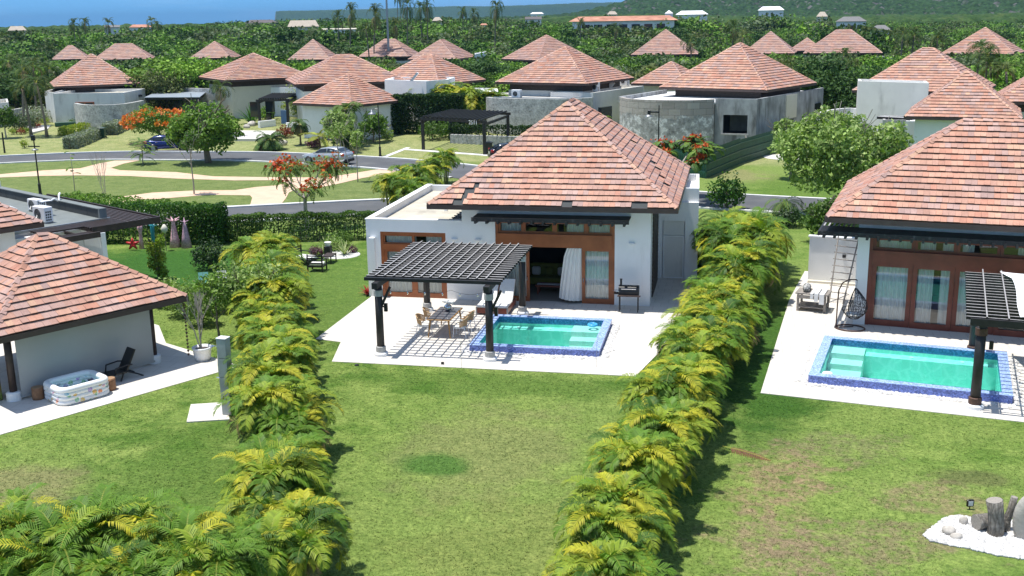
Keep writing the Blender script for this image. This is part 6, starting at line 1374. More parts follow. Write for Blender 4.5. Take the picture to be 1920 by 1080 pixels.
def carport(label,pts,h,n,mat,axis=0,solid=None,name='carport'):
    """pts: front-left, front-right, back-right, back-left post feet"""
    P=[G(*q) if len(q)==2 and q[1]>50 else Vector((*q,0)) for q in pts]; c=sum(P,Vector((0,0,0)))/4; T=thing(name,label,'carport',(c.x,c.y,c.z),0); P=[Vector((p.x-c.x,p.y-c.y,0)) for p in P]
    for p in P: mb=MB(); mb.box(p.x-.13,p.x+.13,p.y-.13,p.y+.13,-.2,h); part('post',mb,mat,T)
    for i,j in((0,1),(3,2),(0,3),(1,2)):
        d=(P[j]-P[i]).normalized()*.3; mb=MB(); mb.beam((*(P[i]-d)[:2],h+(.11 if i!=j and (i,j) in((0,1),(3,2)) else -.12)),(*(P[j]+d)[:2],h+(.11 if (i,j) in((0,1),(3,2)) else -.12)),.12,.24); part('beam',mb,mat,T)
    if solid:
        mb=MB(); mb.add([(*(p+(p.normalized()*.5))[:2],h+.26) for p in P]+[(*(p+(p.normalized()*.5))[:2],h+.32) for p in P],[(3,2,1,0),(4,5,6,7),(0,1,5,4),(1,2,6,5),(2,3,7,6),(3,0,4,7)]); part('roof_sheet',mb,solid,T)
    else:
        for k in range(n):
            t=(k+.5)/n; a=P[0].lerp(P[1],t);b=P[3].lerp(P[2],t); d=(b-a).normalized()*.45; mb=MB(); mb.beam((*(a-d)[:2],h+.31),(*(b+d)[:2],h+.31),.075,.15); part('slat',mb,mat,T)
    return T,P,c
T,P,c=carport('black timber carport with open slat roof and the number 2511 over its parking bay',[(794,281),(909,290),(953,268),(845,262)],2.75,14,M['black'])
tx=bpy.data.curves.new('number','FONT'); tx.body='2511'; tx.size=.52; tx.extrude=.015; to=bpy.data.objects.new('number_tmp',tx); COL.objects.link(to); bpy.context.view_layer.update()
me=bpy.data.meshes.new_from_object(to); bpy.data.objects.remove(to); me.materials.clear(); me.materials.append(M['white'])
o=obj('house_number',me,T); d=(P[1]-P[0]).normalized(); q=P[0].lerp(P[1],.78); nv=Vector((d.y,-d.x,0)); o.location=(q.x+nv.x*.22,q.y+nv.y*.22,2.62); o.rotation_euler=(math.pi/2,0,math.atan2(d.y,d.x)); o['label']='white number 2511'
carport('small black timber pergola with slat roof over low white walls by the round bushes',[(488,236),(541,234),(560,222),(512,222)],2.7,12,M['black'],name='entrance_pergola')
carport('black carport with grey blue sheet roof behind the orange flame tree',[(281,228),(375,228),(385,216),(300,216)],2.6,0,M['black'],solid=simple('grey_blue_sheet',(.30,.34,.38),.4,.1,1))
def lowwall(label,pts,h,t,mat,name='low_wall'):
    P=[G(*q) for q in pts]; T=thing(name,label,'wall',tuple(P[0])); mb=MB()
    for i in range(len(P)-1): a=P[i]-P[0];b=P[i+1]-P[0]; mb.beam((a.x,a.y,h/2-.1),(b.x,b.y,h/2-.1),t,h+.2)
    part('wall_panel',mb,mat,T); return T
lowwall('low white wall with block end at the small entrance pergola, left part',[(486,240),(516,236)],.75,.35,M['wall']); lowwall('low white wall with block end at the small entrance pergola, right part',[(538,243),(562,241)],.75,.5,M['wall'])
lowwall('low grey stone retaining wall behind the timber carport',[(846,268),(905,271),(960,273),(1010,273)],.85,.4,M['stone'])
hedge('low_hedge','dark low hedge above the stone retaining wall behind the carport',tuple(G(845,262)[:2]),tuple(G(1010,268)[:2]),1.3,1.7,90,.13,'dark',301)
a,b=G(690,268),G(800,258); hedge('tall_hedge','tall dark glossy hedge between the gatehouse pavilion and the carport',(-35.0,109.5),(-27.5,110.5),2.2,4.0,210,.15,'dark',302,z=.3)
# ---- green site fence
FS=[(-5.2,85.2),(-1.75,81.7),(.75,90.2),(3.5,97.2),(5.6,104.5)]
T=thing('site_fence','dark green corrugated sheet fence around the ruined villa','fence',(*FS[0],0))
for i in range(4):
    a=Vector(FS[i])-Vector(FS[0]); b=Vector(FS[i+1])-Vector(FS[0]); d=(b-a); n=int(d.length/.11); nn=Vector((-d.y,d.x)).normalized(); mb=MB(); h0=2.0+.12*(i%2)
    for k in range(n):
        p0=a+d*(k/n)+nn*(.03*(k%2)); p1=a+d*((k+1)/n)+nn*(.03*((k+1)%2)); mb.face([(p0.x,p0.y,0),(p1.x,p1.y,0),(p1.x,p1.y,h0),(p0.x,p0.y,h0)])
    pn=part('sheet_panel',mb,M['greenfence'],T); mb=MB()
    for z in(.5,1.1,1.7): mb.beam((*(a-nn*.06),z),(*(b-nn*.06),z),.06,.08)
    part('rail',mb,M['greenfence'],T)
mb=MB(); q=G(1413,298); mb.beam((0,0,.02),(-.75,.8,1.9),.07,.12); single('fence_prop',mb,M['bark_pale'],'slanted timber prop leaning on the green sheet fence','prop',(q.x,q.y,0)); mb=MB(); q=G(1397,296); mb.beam((0,0,.05),(1.4,1.1,.12),.08,.12); single('timber_plank',mb,M['bark_pale'],'pale timber plank lying along the foot of the green sheet fence','plank',(q.x,q.y,0))
# ---- garden plants over the road
hedge('silver_hedge','long silver grey hedge beside the driveway of the blue car',tuple(G(205,254)[:2]),tuple(G(252,233)[:2]),1.5,1.5,150,.11,'silver',311); hedge('silver_hedge','short silver grey hedge in front of the yellow-green clipped hedge',tuple(G(130,280)[:2]),tuple(G(185,257)[:2]),1.3,1.2,150,.11,'silver',312)
a=G(120,255);b=G(174,240); hedge('clipped_hedge','yellow-green clipped hedge on the lawn left of the silver hedge',tuple(a[:2]),tuple(b[:2]),1.5,1.1,170,.10,'yellow',313,stems=False)
p=G(72,228); shrub('silver_shrub','broad silver grey shrub left of the stone wall villa',(p.x,p.y),5.2,1.9,2200,.13,'silver',314); p=G(42,243); shrub('silver_shrub','dark rounded shrub with silver top at the garden path left',(p.x,p.y),3.0,1.8,1600,.13,'greygreen',315); p=G(183,240); shrub('silver_shrub','low silver shrub along the curved stone wall',(p.x,p.y+1),4.5,1.2,1200,.12,'silver',316)
p=G(16,262); tree_proto('Tl0',3.4,3.2,2.2,2600,.13,'green',317,'leaning leafy tree at the left picture edge over the road','tree',r=.08,mat=M['bark_pale'],k=8); place('Tl0',(p.x-1,p.y+1,0),.4)
mb=MB(); mb.tube([(0,0,0),(0,0,2.0)],[.09,.07],8); p=G(9,287); single('sign_post',mb,M['black_metal'],'dark post at the left picture edge by the road','post',(p.x,p.y,0))
for i,(px,py) in enumerate(((72,222),(78,226),(86,231),(40,252),(48,250),(70,240),(25,252))): p=G(px,py); shrub('croton','small orange and yellow croton bush bordering the garden path at left',(p.x,p.y),1.0,.7,160,.10,'red' if i%2 else 'yellow',320+i,group='croton bushes bordering the path')
p=G(46,278); shrub('small_bush','tiny yellow-green bush alone on the lawn at left','' or (p.x,p.y),.8,1.0,260,.08,'yellow',331)
p=G(150,232); shrub('flower_bush','low plants in the green trough at the villa window',(p.x,p.y),2.4,.8,500,.09,'green',332)
p=G(130,234); mb=MB(); mb.bbox(-1.4,1.4,-.3,.3,0,.45,.03); single('planter_trough',mb,M['greenfence'],'long green planter trough under the brown framed window','planter',(p.x+.6,p.y-1.2,p.z),.6)
# gatehouse garden
palm_proto('gp1',cocos(71,.7,40,1.7,.5,16,.05,(.06,.12,.03),.15,.05,(1.0,1.9)),'round bushy dark green palm beside the pale driveway','',tn='trunk');  p=G(507,281); place('gp1',(p.x,p.y,p.z),0,scale=1.12)
palm_proto('gp2',cocos(72,2.0,22,1.5,.45,16,.05,(.07,.13,.04),.10,.05,(1.2,2.2)),'small fan topped palm in the lawn left of the coconut sapling',None,tn='trunk'); p=G(564,272); place('gp2',(p.x,p.y,p.z),0)
palm_proto('gp3',cocos(73,1.0,11,1.9,.5,16,.06,(.26,.30,.05),.10,.05,(.7,1.3)),'yellow-green coconut sapling in front of the gatehouse pavilion',None,tn='trunk'); p=G(599,277); place('gp3',(p.x,p.y,p.z),0)
palm_proto('gp4',cocos(74,3.6,22,1.9,.5,16,.06,(.10,.17,.04),.18,.05,(1.0,2.0)),'tall feathery palm with thick trunk at the gatehouse pavilion corner',None,tn='trunk'); p=G(646,275); place('gp4',(p.x+.3,p.y,p.z),0)
tree_proto('g5',4.4,3.4,3.4,3600,.15,'lime',333,'leafy light green tree in front of the gatehouse pavilion wall','tree',r=.07,k=10,mat=M['bark_pale']); p=G(628,290); place('g5',(p.x,p.y+1.5,0),0)
tree_proto('g6',3.2,3.4,2.6,2600,.14,'bright',334,'soft feathery green shrub tree between the palm and the dark hedge','tree',r=.07,k=8); p=G(694,270); place('g6',(p.x,p.y+1,p.z),0)
for lab,px,py,w_,h_,pl,n_ in (('dark green bush at the foot of the thick trunked palm',655,281,3.2,2.2,'dark',1500),('rust red shrub row in front of the tall dark hedge',690,255,4.4,1.8,'red',1500),('rust red bush left of the street lamp',662,252,2.6,1.7,'red',900),('small red bush right of the street lamp',737,245,2.2,1.7,'red',700),
    ('crimson low bush beside the round palm',536,258,1.8,1.2,'red',500),('dark red grass tuft under the coconut sapling',588,277,1.4,.9,'purple',400),('yellow-green climbing shrub over the entrance pergola',560,218,4.0,3.8,'yellow',2200),('leafy green shrub right of the entrance pergola',580,222,4.0,3.4,'green',2200),('broad leaved green bush at the white villa wall',497,225,2.2,1.6,'bright',700),('dark flax clump at the gatehouse pavilion wall',602,238,1.6,1.6,'dark',600),
    ('grassy green bush at the left carport post',811,262,2.6,2.0,'green',1100),('green bush beside the white path at the carport',836,257,1.6,1.6,'bright',600),('small yellow-green plant by the street lamp',726,264,1.2,1.4,'lime',300),('orange flowering low plant near the rocks',618,262,1.6,.7,'red',250)):
    p=G(px,py); shrub('shrub',lab,(p.x,p.y),w_,h_,n_,.13,pl,int(px*7)%997)
p=G(472,232); spiky('cycad','dark green cycad with stiff fan leaves in front of the beige villa wall',(p.x,p.y),2.4,40,.12,[(.05,.14,.03),(.08,.18,.03)],341)
for i,(px,py,s) in enumerate(((530,272,.55),(462,240,.4),(472,236,.55),(622,259,.4),(640,257,.35),(700,262,.3),(600,258,.35))): p=G(px,py); single('garden_rock',blobmesh(px,s,s*.8,s*.7),M['rock'],('tall pale boulder beside the round palm','small round rock by the cycad','pale boulder by the cycad at the low white wall','flat pale rock in the bed below the gatehouse palm','small dark rock in the bed near the red shrubs','low rock left of the street lamp','flat rock left of the coconut sapling')[i],'rock',(p.x,p.y,p.z+s*.3),smooth=True)
for i,(x,y,k,s) in enumerate(((-31.6,113.5,'ar2',1.6),(-29.3,112.8,'ar0',1.7),(-27.2,113.2,'ar4',1.75),(-30.3,114.5,'ar2',1.7),(-25.6,114,'ar1',1.5))): place(k,(x,y,.3),i,'tall yellow-green areca palm behind the tall dark hedge by the carport',s*1.2,'areca palms behind the dark hedge')
p=G(1190,235); 
for i,(x,y,s) in enumerate(((-14.6,111.2,.9),(-13.3,110.0,.8))): place('ag0',(x,y,.3),i,'small green palm clump between the stone clad wall and the ruined villa',s,'palm clumps between stone wall and ruin')
# ================================================================== HOUSES OVER THE ROAD AND BEYOND
ROOFS=[]
def villa(label,cx,cy,thd,a,b,ze,rise,wall='wall',seed=1,course=.36,tile=.34,fade=.12,inset=1.0,band=True,name='villa',body=True):
    g=gz(cx,cy); T=thing(name,label,'house',(cx,cy,0),math.radians(thd)); ROOFS.append((cx,cy,max(a,b),ze))
    hiproof(T,0,0,a,b,ze,rise,course,tile,seed,fade)
    if body:
        mb=MB(); mb.box(-a+inset,a-inset,-b+inset,b-inset,-.2,ze-(.85 if band else .1)); part('wall',mb,M[wall],T)
        if band: mb=MB(); mb.box(-a+inset+.12,a-inset-.12,-b+inset+.12,b-inset-.12,ze-.85,ze-.05); part('clerestory_band',mb,M['wood_dark'],T)
    return T
def fblock(T,front,depth,z1,zr,mat,name='side_wing',t=.2,deck=None,z0=-.2,away=None):
    """flat roofed block: front = world XY points of its visible front, extended away from the road"""
    P=[Vector(p[:2]) for p in front]; m=sum(P,Vector((0,0)))/len(P); aw=Vector(away).normalized() if away else m.normalized()
    poly=P+[p+aw*depth for p in (P[-1],P[0])]
    c,s=math.cos(T.rotation_euler.z),math.sin(T.rotation_euler.z); lx=lambda q:((q.x-T.location.x)*c+(q.y-T.location.y)*s,-(q.x-T.location.x)*s+(q.y-T.location.y)*c)
    mb=MB(); mb.wallbox([lx(q) for q in poly],z0,z1,zr,t); o=part(name,mb,mat,T)
    if deck:
        mb=MB(); mm=sum(poly,Vector((0,0)))/len(poly); mb.face([(*lx(q+(mm-q).normalized()*(t+.05)),zr+.012) for q in poly][::1]); 
        f=mb.v; part('roof_deck',mb,deck,o)
    return o
def wpanel(T,name,a,b,z0,z1,mat,off=.06,child=None):
    """flat opening/panel on a wall between world XY points a,b"""
    a=Vector(a[:2]);b=Vector(b[:2]); d=(b-a).normalized(); n=Vector((d.y,-d.x)); 
    if n.dot(a)>0: n=-n
    c,s=math.cos(T.rotation_euler.z),math.sin(T.rotation_euler.z); lx=lambda q:((q.x-T.location.x)*c+(q.y-T.location.y)*s,-(q.x-T.location.x)*s+(q.y-T.location.y)*c)
    A,B_=lx(a+n*off),lx(b+n*off); A2,B2=lx(a-n*.1),lx(b-n*.1); mb=MB()
    mb.add([(*A,z0),(*B_,z0),(*B_,z1),(*A,z1),(*A2,z0),(*B2,z0),(*B2,z1),(*A2,z1)],[(0,1,2,3),(7,6,5,4),(0,4,5,1),(1,5,6,2),(2,6,7,3),(3,7,4,0)]); return part(name,mb,mat,child or T)
def XY(px,py,z): p=TP(px,py,z); return (p.x,p.y)
# --- stone wall villa, far left
T=villa('villa with pyramid roof, grey walls and curved stone wall behind the silver hedge',-80.6,127.6,36.2,5.1,5.0,4.6,3.65,'wall_grey',3)
g0=[XY(90,229,.4),XY(106,233,.4),XY(139,235.5,.4),XY(185,236,.4)]
fblock(T,[g0[0],g0[1]],9,4.15,3.8,M['wall_grey'],deck=M['roofdeck'],away=(-.35,1)); fblock(T,[g0[1],(g0[1][0]+8.6,g0[1][1]+1.2)],7.5,4.05,3.7,M['wall_grey'],deck=M['roofdeck'],away=(-.2,1))
fblock(T,[XY(182,167,4.0),XY(277,162,4.0)],7,4.2,3.9,M['wall_grey'])
wa,wb=Vector(g0[1])+Vector((2.6,.36)),Vector(g0[1])+Vector((4.9,.68)); w_=wpanel(T,'window_frame',wa,wb,1.55,3.0,M['wood']); d=(wb-wa); wpanel(T,'window_pane',wa+d*.08,wa+d*.45,1.68,2.88,M['glass_dark'],.09,w_); wpanel(T,'window_pane',wa+d*.55,wa+d*.92,1.68,2.88,M['glass_dark'],.09,w_)
cx0,cy0=XY(200,243,.3)
def curved(T,label,pts,h,t,mat,name='curved_stone_wall',z=0):
    P=smooth_pl([Vector(p) for p in pts],8); mb=MB(); c,s=math.cos(T.rotation_euler.z),math.sin(T.rotation_euler.z); lx=lambda q:((q.x-T.location.x)*c+(q.y-T.location.y)*s,-(q.x-T.location.x)*s+(q.y-T.location.y)*c)
    for i in range(len(P)-1):
        d0=(P[min(i+1,len(P)-1)]-P[max(i-1,0)]).normalized(); d1=(P[min(i+2,len(P)-1)]-P[i]).normalized(); n0=Vector((-d0.y,d0.x))*t;n1=Vector((-d1.y,d1.x))*t; q=[lx(P[i]),lx(P[i+1]),lx(P[i+1]+n1),lx(P[i]+n0)]
        V=[(*k,-.2) for k in q]+[(*k,h) for k in q]; F_=[(4,5,6,7),(0,1,5,4),(2,3,7,6)]
        if i==0: F_.append((3,0,4,7))
        if i==len(P)-2: F_.append((1,2,6,5))
        mb.add(V,F_)
    return part(name,mb,mat,T)
curved(T,'',[XY(143,238,.4),XY(160,242,.4),XY(200,243,.4),XY(240,240,.4),XY(275,232,.4)],3.15,.4,M['stone'])
canopy_pts=[XY(202,182,3.3),XY(264,179,3.3)]; wpanel(T,'timber_canopy',*canopy_pts,3.2,3.45,M['black'],.9)
ac_unit('tall two fan AC unit on the wall top of the stone wall villa at left',(*XY(163,166,4.1),4.05),.3,.95,.45,1.55,2)
T=thing('garden_house','grey walled flat house part at the left picture edge with curved stone wall','house',(*XY(10,240,.3),0))
fblock(T,[XY(-40,200,2.9),XY(16,193,3.0)],7,3.1,2.7,M['wall_grey'],deck=M['roofdeck']); curved(T,'',[XY(-30,245,.3),XY(2,240,.3),XY(25,236,.3),XY(46,232,.3)],2.2,.4,M['stone'])
# --- beige villa with low wide roof
T=villa('beige villa with wide low roof and curved stone wall left of centre',-59.5,130,43,5.6,5.6,5.15,2.95,'wall_cream',5,fade=.15)
h=3.9; fblock(T,[XY(436,166,h),XY(443,166,h),XY(487,163,h)],9,h+.1,h-.25,M['wall_cream'],deck=M['roofdeck'],away=(-.45,1)); curved(T,'',[XY(291,162,h),XY(330,164,h),XY(385,166,h),XY(440,166,h)],h,.4,M['stone'])
fblock(T,[XY(300,158,h-.1),XY(440,160,h-.1)],6,h-.1,h-.3,M['wall_cream'],deck=M['drive'])
ac_unit('boxy AC unit on the roof edge of the beige villa, nearest the palm',(*XY(395,155,4.1),h),.3,1.0,.5,.8); ac_unit('left one of the paired AC units on the beige villa roof',(*XY(444,157,4.1),h),.3,1.0,.5,1.0); ac_unit('right one of the paired AC units on the beige villa roof',(*XY(463,157,4.1),h),.3,1.0,.5,1.0)
wq=(XY(471,199,2.6),XY(486,199,2.6)); wpanel(T,'window',*wq,1.4,3.1,M['glass_dark'],.35)
# --- white villa behind the entrance pergola, with its gatehouse
T=villa('white villa with broad dusky roof behind the gatehouse pavilion',-44.0,120.5,28,6.3,5.4,5.2,2.9,'wall',6,fade=.15)
h=4.0; fblock(T,[XY(487,164,h),XY(597,166,h)],9,h+.05,h-.2,M['wall'],deck=M['roofdeck']); 
wq=(XY(499,190,3),XY(514,190,3)); wpanel(T,'window',*wq,1.8,3.1,M['glass_dark'],.3); wq=(XY(500,206,2),XY(508,206,2)); wpanel(T,'window',*wq,.6,1.7,M['glass_dark'],.3); wq=(XY(528,210,1.8),XY(538,210,1.8)); wpanel(T,'blue_door',*wq,0,2.0,simple('blue_door_paint',(.12,.22,.42),.5,.1,3),.3)
wq=(XY(538,180,3.3),XY(570,180,3.3)); wpanel(T,'timber_canopy',*wq,3.2,3.4,M['black'],.9)
T=villa('small gatehouse pavilion with steep pink tiled roof and plain white walls',-39.0,107.5,-24,4.1,3.9,3.75,2.75,'wall',7,.32,.30,.06,.65,False,name='gatehouse')
T=villa('white villa with dusky roof behind the tall white block, left of the areca palms',-34.5,122.4,-23.1,4.9,4.36,4.96,3.02,'wall',8,fade=.12)
fblock(T,[XY(721,151,5.5),XY(799,152,5.6),XY(840,149,5.6)],5,5.6,5.3,M['wall'],name='tall_white_block',t=.3,away=(-.1,1))
mb=MB(); mb.add([(-.5,-.15,0),(.3,-.15,.9),(.5,-.1,.8),(-.2,-.1,0),(-.5,.15,0),(.3,.15,.9),(.5,.15,.8),(-.2,.15,0)],[(0,1,2,3),(7,6,5,4),(0,4,5,1),(1,5,6,2),(2,6,7,3),(3,7,4,0)]); single('skylight_hood',mb,M['white'],'small slanted white hood on the tall white block near the centre','hood',(*XY(777,152,5.6),5.6))
# --- stone clad villa behind the carport
T=villa('villa with orange pyramid roof and long stone clad curved wall behind the carport',-18.0,119.0,-20,5.55,5.6,5.2,3.6,'wall_grey',9,fade=.05)
h=3.95; curved(T,'',[XY(911,182,h),XY(930,184,h),XY(1000,185.5,h),XY(1060,185.5,h),XY(1112,183,h)],h,.4,M['stone'])
fblock(T,[XY(915,181,h-.1),XY(1050,184,h-.1),XY(1112,181,h-.1)],6,h-.08,h-.2,M['wall_grey'],deck=M['drive'])
fblock(T,[XY(872,171,4.2),XY(934,172,4.2)],6,4.2,3.9,M['wall']); fblock(T,[XY(1112,175,4.25),XY(1220,160,4.25)],5,4.3,4.0,M['wall_grey'],deck=M['roofdeck'],away=(-1,.35))
wq=(XY(868,188,3.4),XY(914,189,3.4)); wpanel(T,'timber_canopy',*wq,3.0,3.25,M['black'],.9); wq=(XY(888,204,2.4),XY(910,204,2.4)); wpanel(T,'window',*wq,1.5,2.9,M['glass_dark'],.2)
wq=(XY(1123,207,2.6),XY(1143,204,2.6)); wpanel(T,'window',*wq,.6,2.9,M['glass_dark'],.3)
ac_unit('AC unit behind the stone clad wall, leftmost on the orange pyramid roof villa',(*XY(969,182,4.0),3.9),-.2,1.0,.5,.85); ac_unit('AC unit under the right eave corner of the orange pyramid roof villa, standing higher',(*XY(1171,160,4.3),4.2),-.5,1.0,.5,1.1); ac_unit('slim AC unit in the middle of the right wall of the orange pyramid roof villa',(*XY(1118,171,4.3),4.2),-.5,.6,.5,1.0)
mb=MB(); mb.add([(-.5,-.2,0),(.3,-.2,.9),(.6,-.2,.6),(.1,-.2,0),(-.5,.2,0),(.3,.2,.9),(.6,.2,.6),(.1,.2,0)],[(0,1,2,3),(7,6,5,4),(0,4,5,1),(1,5,6,2),(2,6,7,3),(3,7,4,0)]); single('roof_vent',mb,M['white'],'bent white vent hood between the two AC units on the grey roof edge','vent',(*XY(1143,165,4.3),4.2))
villa('small dusky tiled roof between the orange pyramid roof villa and the ruined villa',-6.5,118.5,-20.1,3.2,3.1,4.92,2.15,'wall_grey',10,fade=.18,band=False)
# --- ruined villa
T=villa('unfinished villa with bright orange tiled roof over bare stained concrete walls',.56,109.0,-25.5,5.55,5.75,5.2,4.0,'rawconc',12,fade=.0)
R_=[(-10.3,101.6),(-9.2,99.2),(-6.6,97.7),(-3.6,97.5),(-1.9,98.3),(-1.55,98.9)]; RP=smooth_pl([Vector(p) for p in R_],5)
S_=thing('ruined_wall','bare stained block wall curving in front of the unfinished villa','wall',(-5,99,0)) ; mb=MB(); P=[p-Vector((-5,99)) for p in RP]
for i in range(len(P)-1):
    a,b=P[i],P[i+1]; d0=(P[min(i+1,len(P)-1)]-P[max(i-1,0)]).normalized(); d1=(P[min(i+2,len(P)-1)]-P[i]).normalized(); n0=Vector((-d0.y,d0.x))*.35;n1=Vector((-d1.y,d1.x))*.35
    q=[a,b,b+n1,a+n0]; mb.add([(*k,-.1) for k in q]+[(*k,4.62) for k in q],[(4,5,6,7),(0,1,5,4),(2,3,7,6)]+([(3,0,4,7)] if i==0 else [])+([(1,2,6,5)] if i==len(P)-2 else []))
part('block_wall',mb,M['ruin'],S_)
# concrete wing with an open window
c,s=math.cos(T.rotation_euler.z),math.sin(T.rotation_euler.z)
def tl(x,y): return ((x-.56)*c+(y-109)*s,-(x-.56)*s+(y-109)*c)
A=Vector((-1.5,99.4)); C_=Vector((2.15,98.6)); D_=Vector((8.9,113.5)); d=(C_-A).normalized(); n_=Vector((-d.y,d.x))
wx=thing('concrete_wing','grey raw concrete wing of the unfinished villa with a black square window opening','house wing',(A.x,A.y,0),math.atan2(d.y,d.x)); Lw=(C_-A).length
mb=MB(); wall_y(mb,0,Lw,0,.25,-.1,4.62,[(.75,2.95,1.55,3.2)]); part('front_wall',mb,M['rawconc'],wx)
mb=MB(); e=D_-C_; l=e.length; ang=math.atan2(e.y,e.x)-math.atan2(d.y,d.x); mb.beam((Lw-.12,.25,2.26),(Lw-.12+l*math.cos(ang),.25+l*math.sin(ang),2.26),.25,4.72); sd=part('side_wall',mb,M['rawconc'],wx)
mb=MB(); f0,f1=.36,.44; q0=Vector((Lw+.03,.25,0)); dv=Vector((math.cos(ang),math.sin(ang),0)); mb.beam(q0+dv*(l*.40)+Vector((0,0,3.4)),q0+dv*(l*.56)+Vector((0,0,3.4)),.1,2.2); part('cream_patch',mb,M['wall_cream'],sd)
for t0,z0_ in((.42,1.6),(.86,2.6)): mb=MB(); mb.beam(q0+dv*(l*t0)+Vector((0,0,z0_)),q0+dv*(l*(t0+.09))+Vector((0,0,z0_)),.12,1.2); part('window_opening',mb,M['black_metal'],sd)
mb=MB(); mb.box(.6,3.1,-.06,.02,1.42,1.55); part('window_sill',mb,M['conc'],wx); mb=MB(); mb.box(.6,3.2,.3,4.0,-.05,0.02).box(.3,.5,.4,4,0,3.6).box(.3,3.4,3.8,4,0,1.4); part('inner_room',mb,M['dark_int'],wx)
# terrace slab
mb=MB(); slab=[tl(p.x,p.y+.2) for p in RP]+[tl(-1.4,99.6),tl(2.0,98.9),tl(8.7,113.3),tl(2,117),tl(-7,113)]; mb.prism(slab,4.15,4.3); part('roof_terrace',mb,simple('white_roof_slab',(.72,.72,.70),.85,.1,1,dirt=((.4,.4,.38),1,.62)),T)
mb=MB(); a,b=Vector((-10.3,101.6)),Vector((-6.6,111)); mb.beam((*tl(*a),4.4),(*tl(*b),4.4),.3,.5); mb.box(-2,2,-9.5,-9.3,4.3,4.35); part('roof_kerb',mb,M['rawconc'],T)
# --- houses right
T=villa('villa with dusky hipped roof behind the tall plain white block at right',17.5,107.1,-18,5.5,5.0,5.0,3.6,'wall',13,fade=.05)
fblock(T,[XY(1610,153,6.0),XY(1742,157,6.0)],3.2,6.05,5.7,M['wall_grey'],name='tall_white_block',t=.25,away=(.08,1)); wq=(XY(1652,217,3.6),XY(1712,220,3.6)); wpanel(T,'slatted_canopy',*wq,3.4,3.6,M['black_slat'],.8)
curved(T,'',[XY(1538,211,2.9),XY(1560,206,2.9),XY(1600,203,2.9),XY(1640,212,2.9)],2.9,.3,M['wall'],'curved_wall')
T=villa('nearest pyramid roof right of the big green tree, over white and mottled stone walls',17.0,86.4,-12.1,3.9,4.0,4.5,3.1,'wall',14,.33,.30,.02,.7,False)
fblock(T,[XY(1655,226,3.4),XY(1699,226,3.4)],4,3.45,3.1,M['stone'],name='mottled_wall'); fblock(T,[XY(1699,227,3.4),XY(1735,227,3.4)],4,3.4,3.1,M['wall'])
villa('villa roof cut by the right picture edge, its left hip showing',27.5,95.5,-14,6.2,5.2,4.9,3.7,'wall_grey',15,fade=.03)
T=villa('white villa with pyramid roof and royal palms in front, upper right',40.6,195,-20.2,5.65,5.65,5.0,4.1,'wall',16,.42,.45,.15)
fblock(T,[XY(1770,108,4.2),XY(1890,108,4.2)],4,4.3,4,M['wall']); wq=(XY(1796,117,3.5),XY(1818,117,3.5)); wpanel(T,'window',*wq,2.4,3.8,M['glass_dark'],.3); wq=(XY(1850,117,3.5),XY(1872,117,3.5)); wpanel(T,'window',*wq,2.4,3.8,M['glass_dark'],.3)
# --- second row
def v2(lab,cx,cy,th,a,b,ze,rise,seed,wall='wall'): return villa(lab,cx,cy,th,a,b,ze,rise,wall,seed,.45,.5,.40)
v2('distant pinkish hip roof house with short ridge, farthest left',-136,208,26,3.6,3.2,5.0,2.7,21); v2('distant hip roof house with long pale ridge right of the farthest left one',-122,205,22,5.6,3.9,5.0,3.0,22,'wall_grey'); v2('distant small hip roof between trees left of the wide beige villa roof',-103.4,208,11,4.2,4.2,5.0,3.2,23)
v2('distant pyramid roof house directly behind the beige villa roof',-77.5,196,8,4.0,4.0,4.95,3.6,24); v2('distant hip roof house crossed by the tall mast',-66.0,207,-3.6,5.1,4.0,5.0,3.2,25); T=v2('distant hip roof house with white side wall right of the tall mast',-52.5,196,-4.7,4.6,5.6,4.9,3.3,26)
fblock(T,[XY(890,103,5.4),XY(912,98,5.4)],5,5.5,5.2,M['wall'],name='tall_white_block')
v2('distant pyramid roof house left behind the orange pyramid roof villa',-31.4,186,-46,5.65,5.5,5.0,3.9,27); v2('distant steep pyramid roof alone among palms right of the hotel block',-12.1,200,1.8,5.8,5.8,5.2,4.2,28,'wall_cream'); v2('distant pyramid roof left behind the ruined villa roof',6.5,208,-5.5,4.6,4.8,4.9,3.8,29,'wall_cream')
v2('tiny dusky roof between the two distant roofs above the ruined villa',13.5,216,0,3.0,3.0,5.0,2.3,30); T=v2('distant hip roof house with ridge and blue grey walls behind the right trees',18.1,195,-5.1,6.3,5.1,5.3,3.7,31,'wall_cream'); fblock(T,[XY(1640,109,4.3),XY(1676,107,4.3)],5,4.4,4.0,M['wall_grey'],name='side_wing')
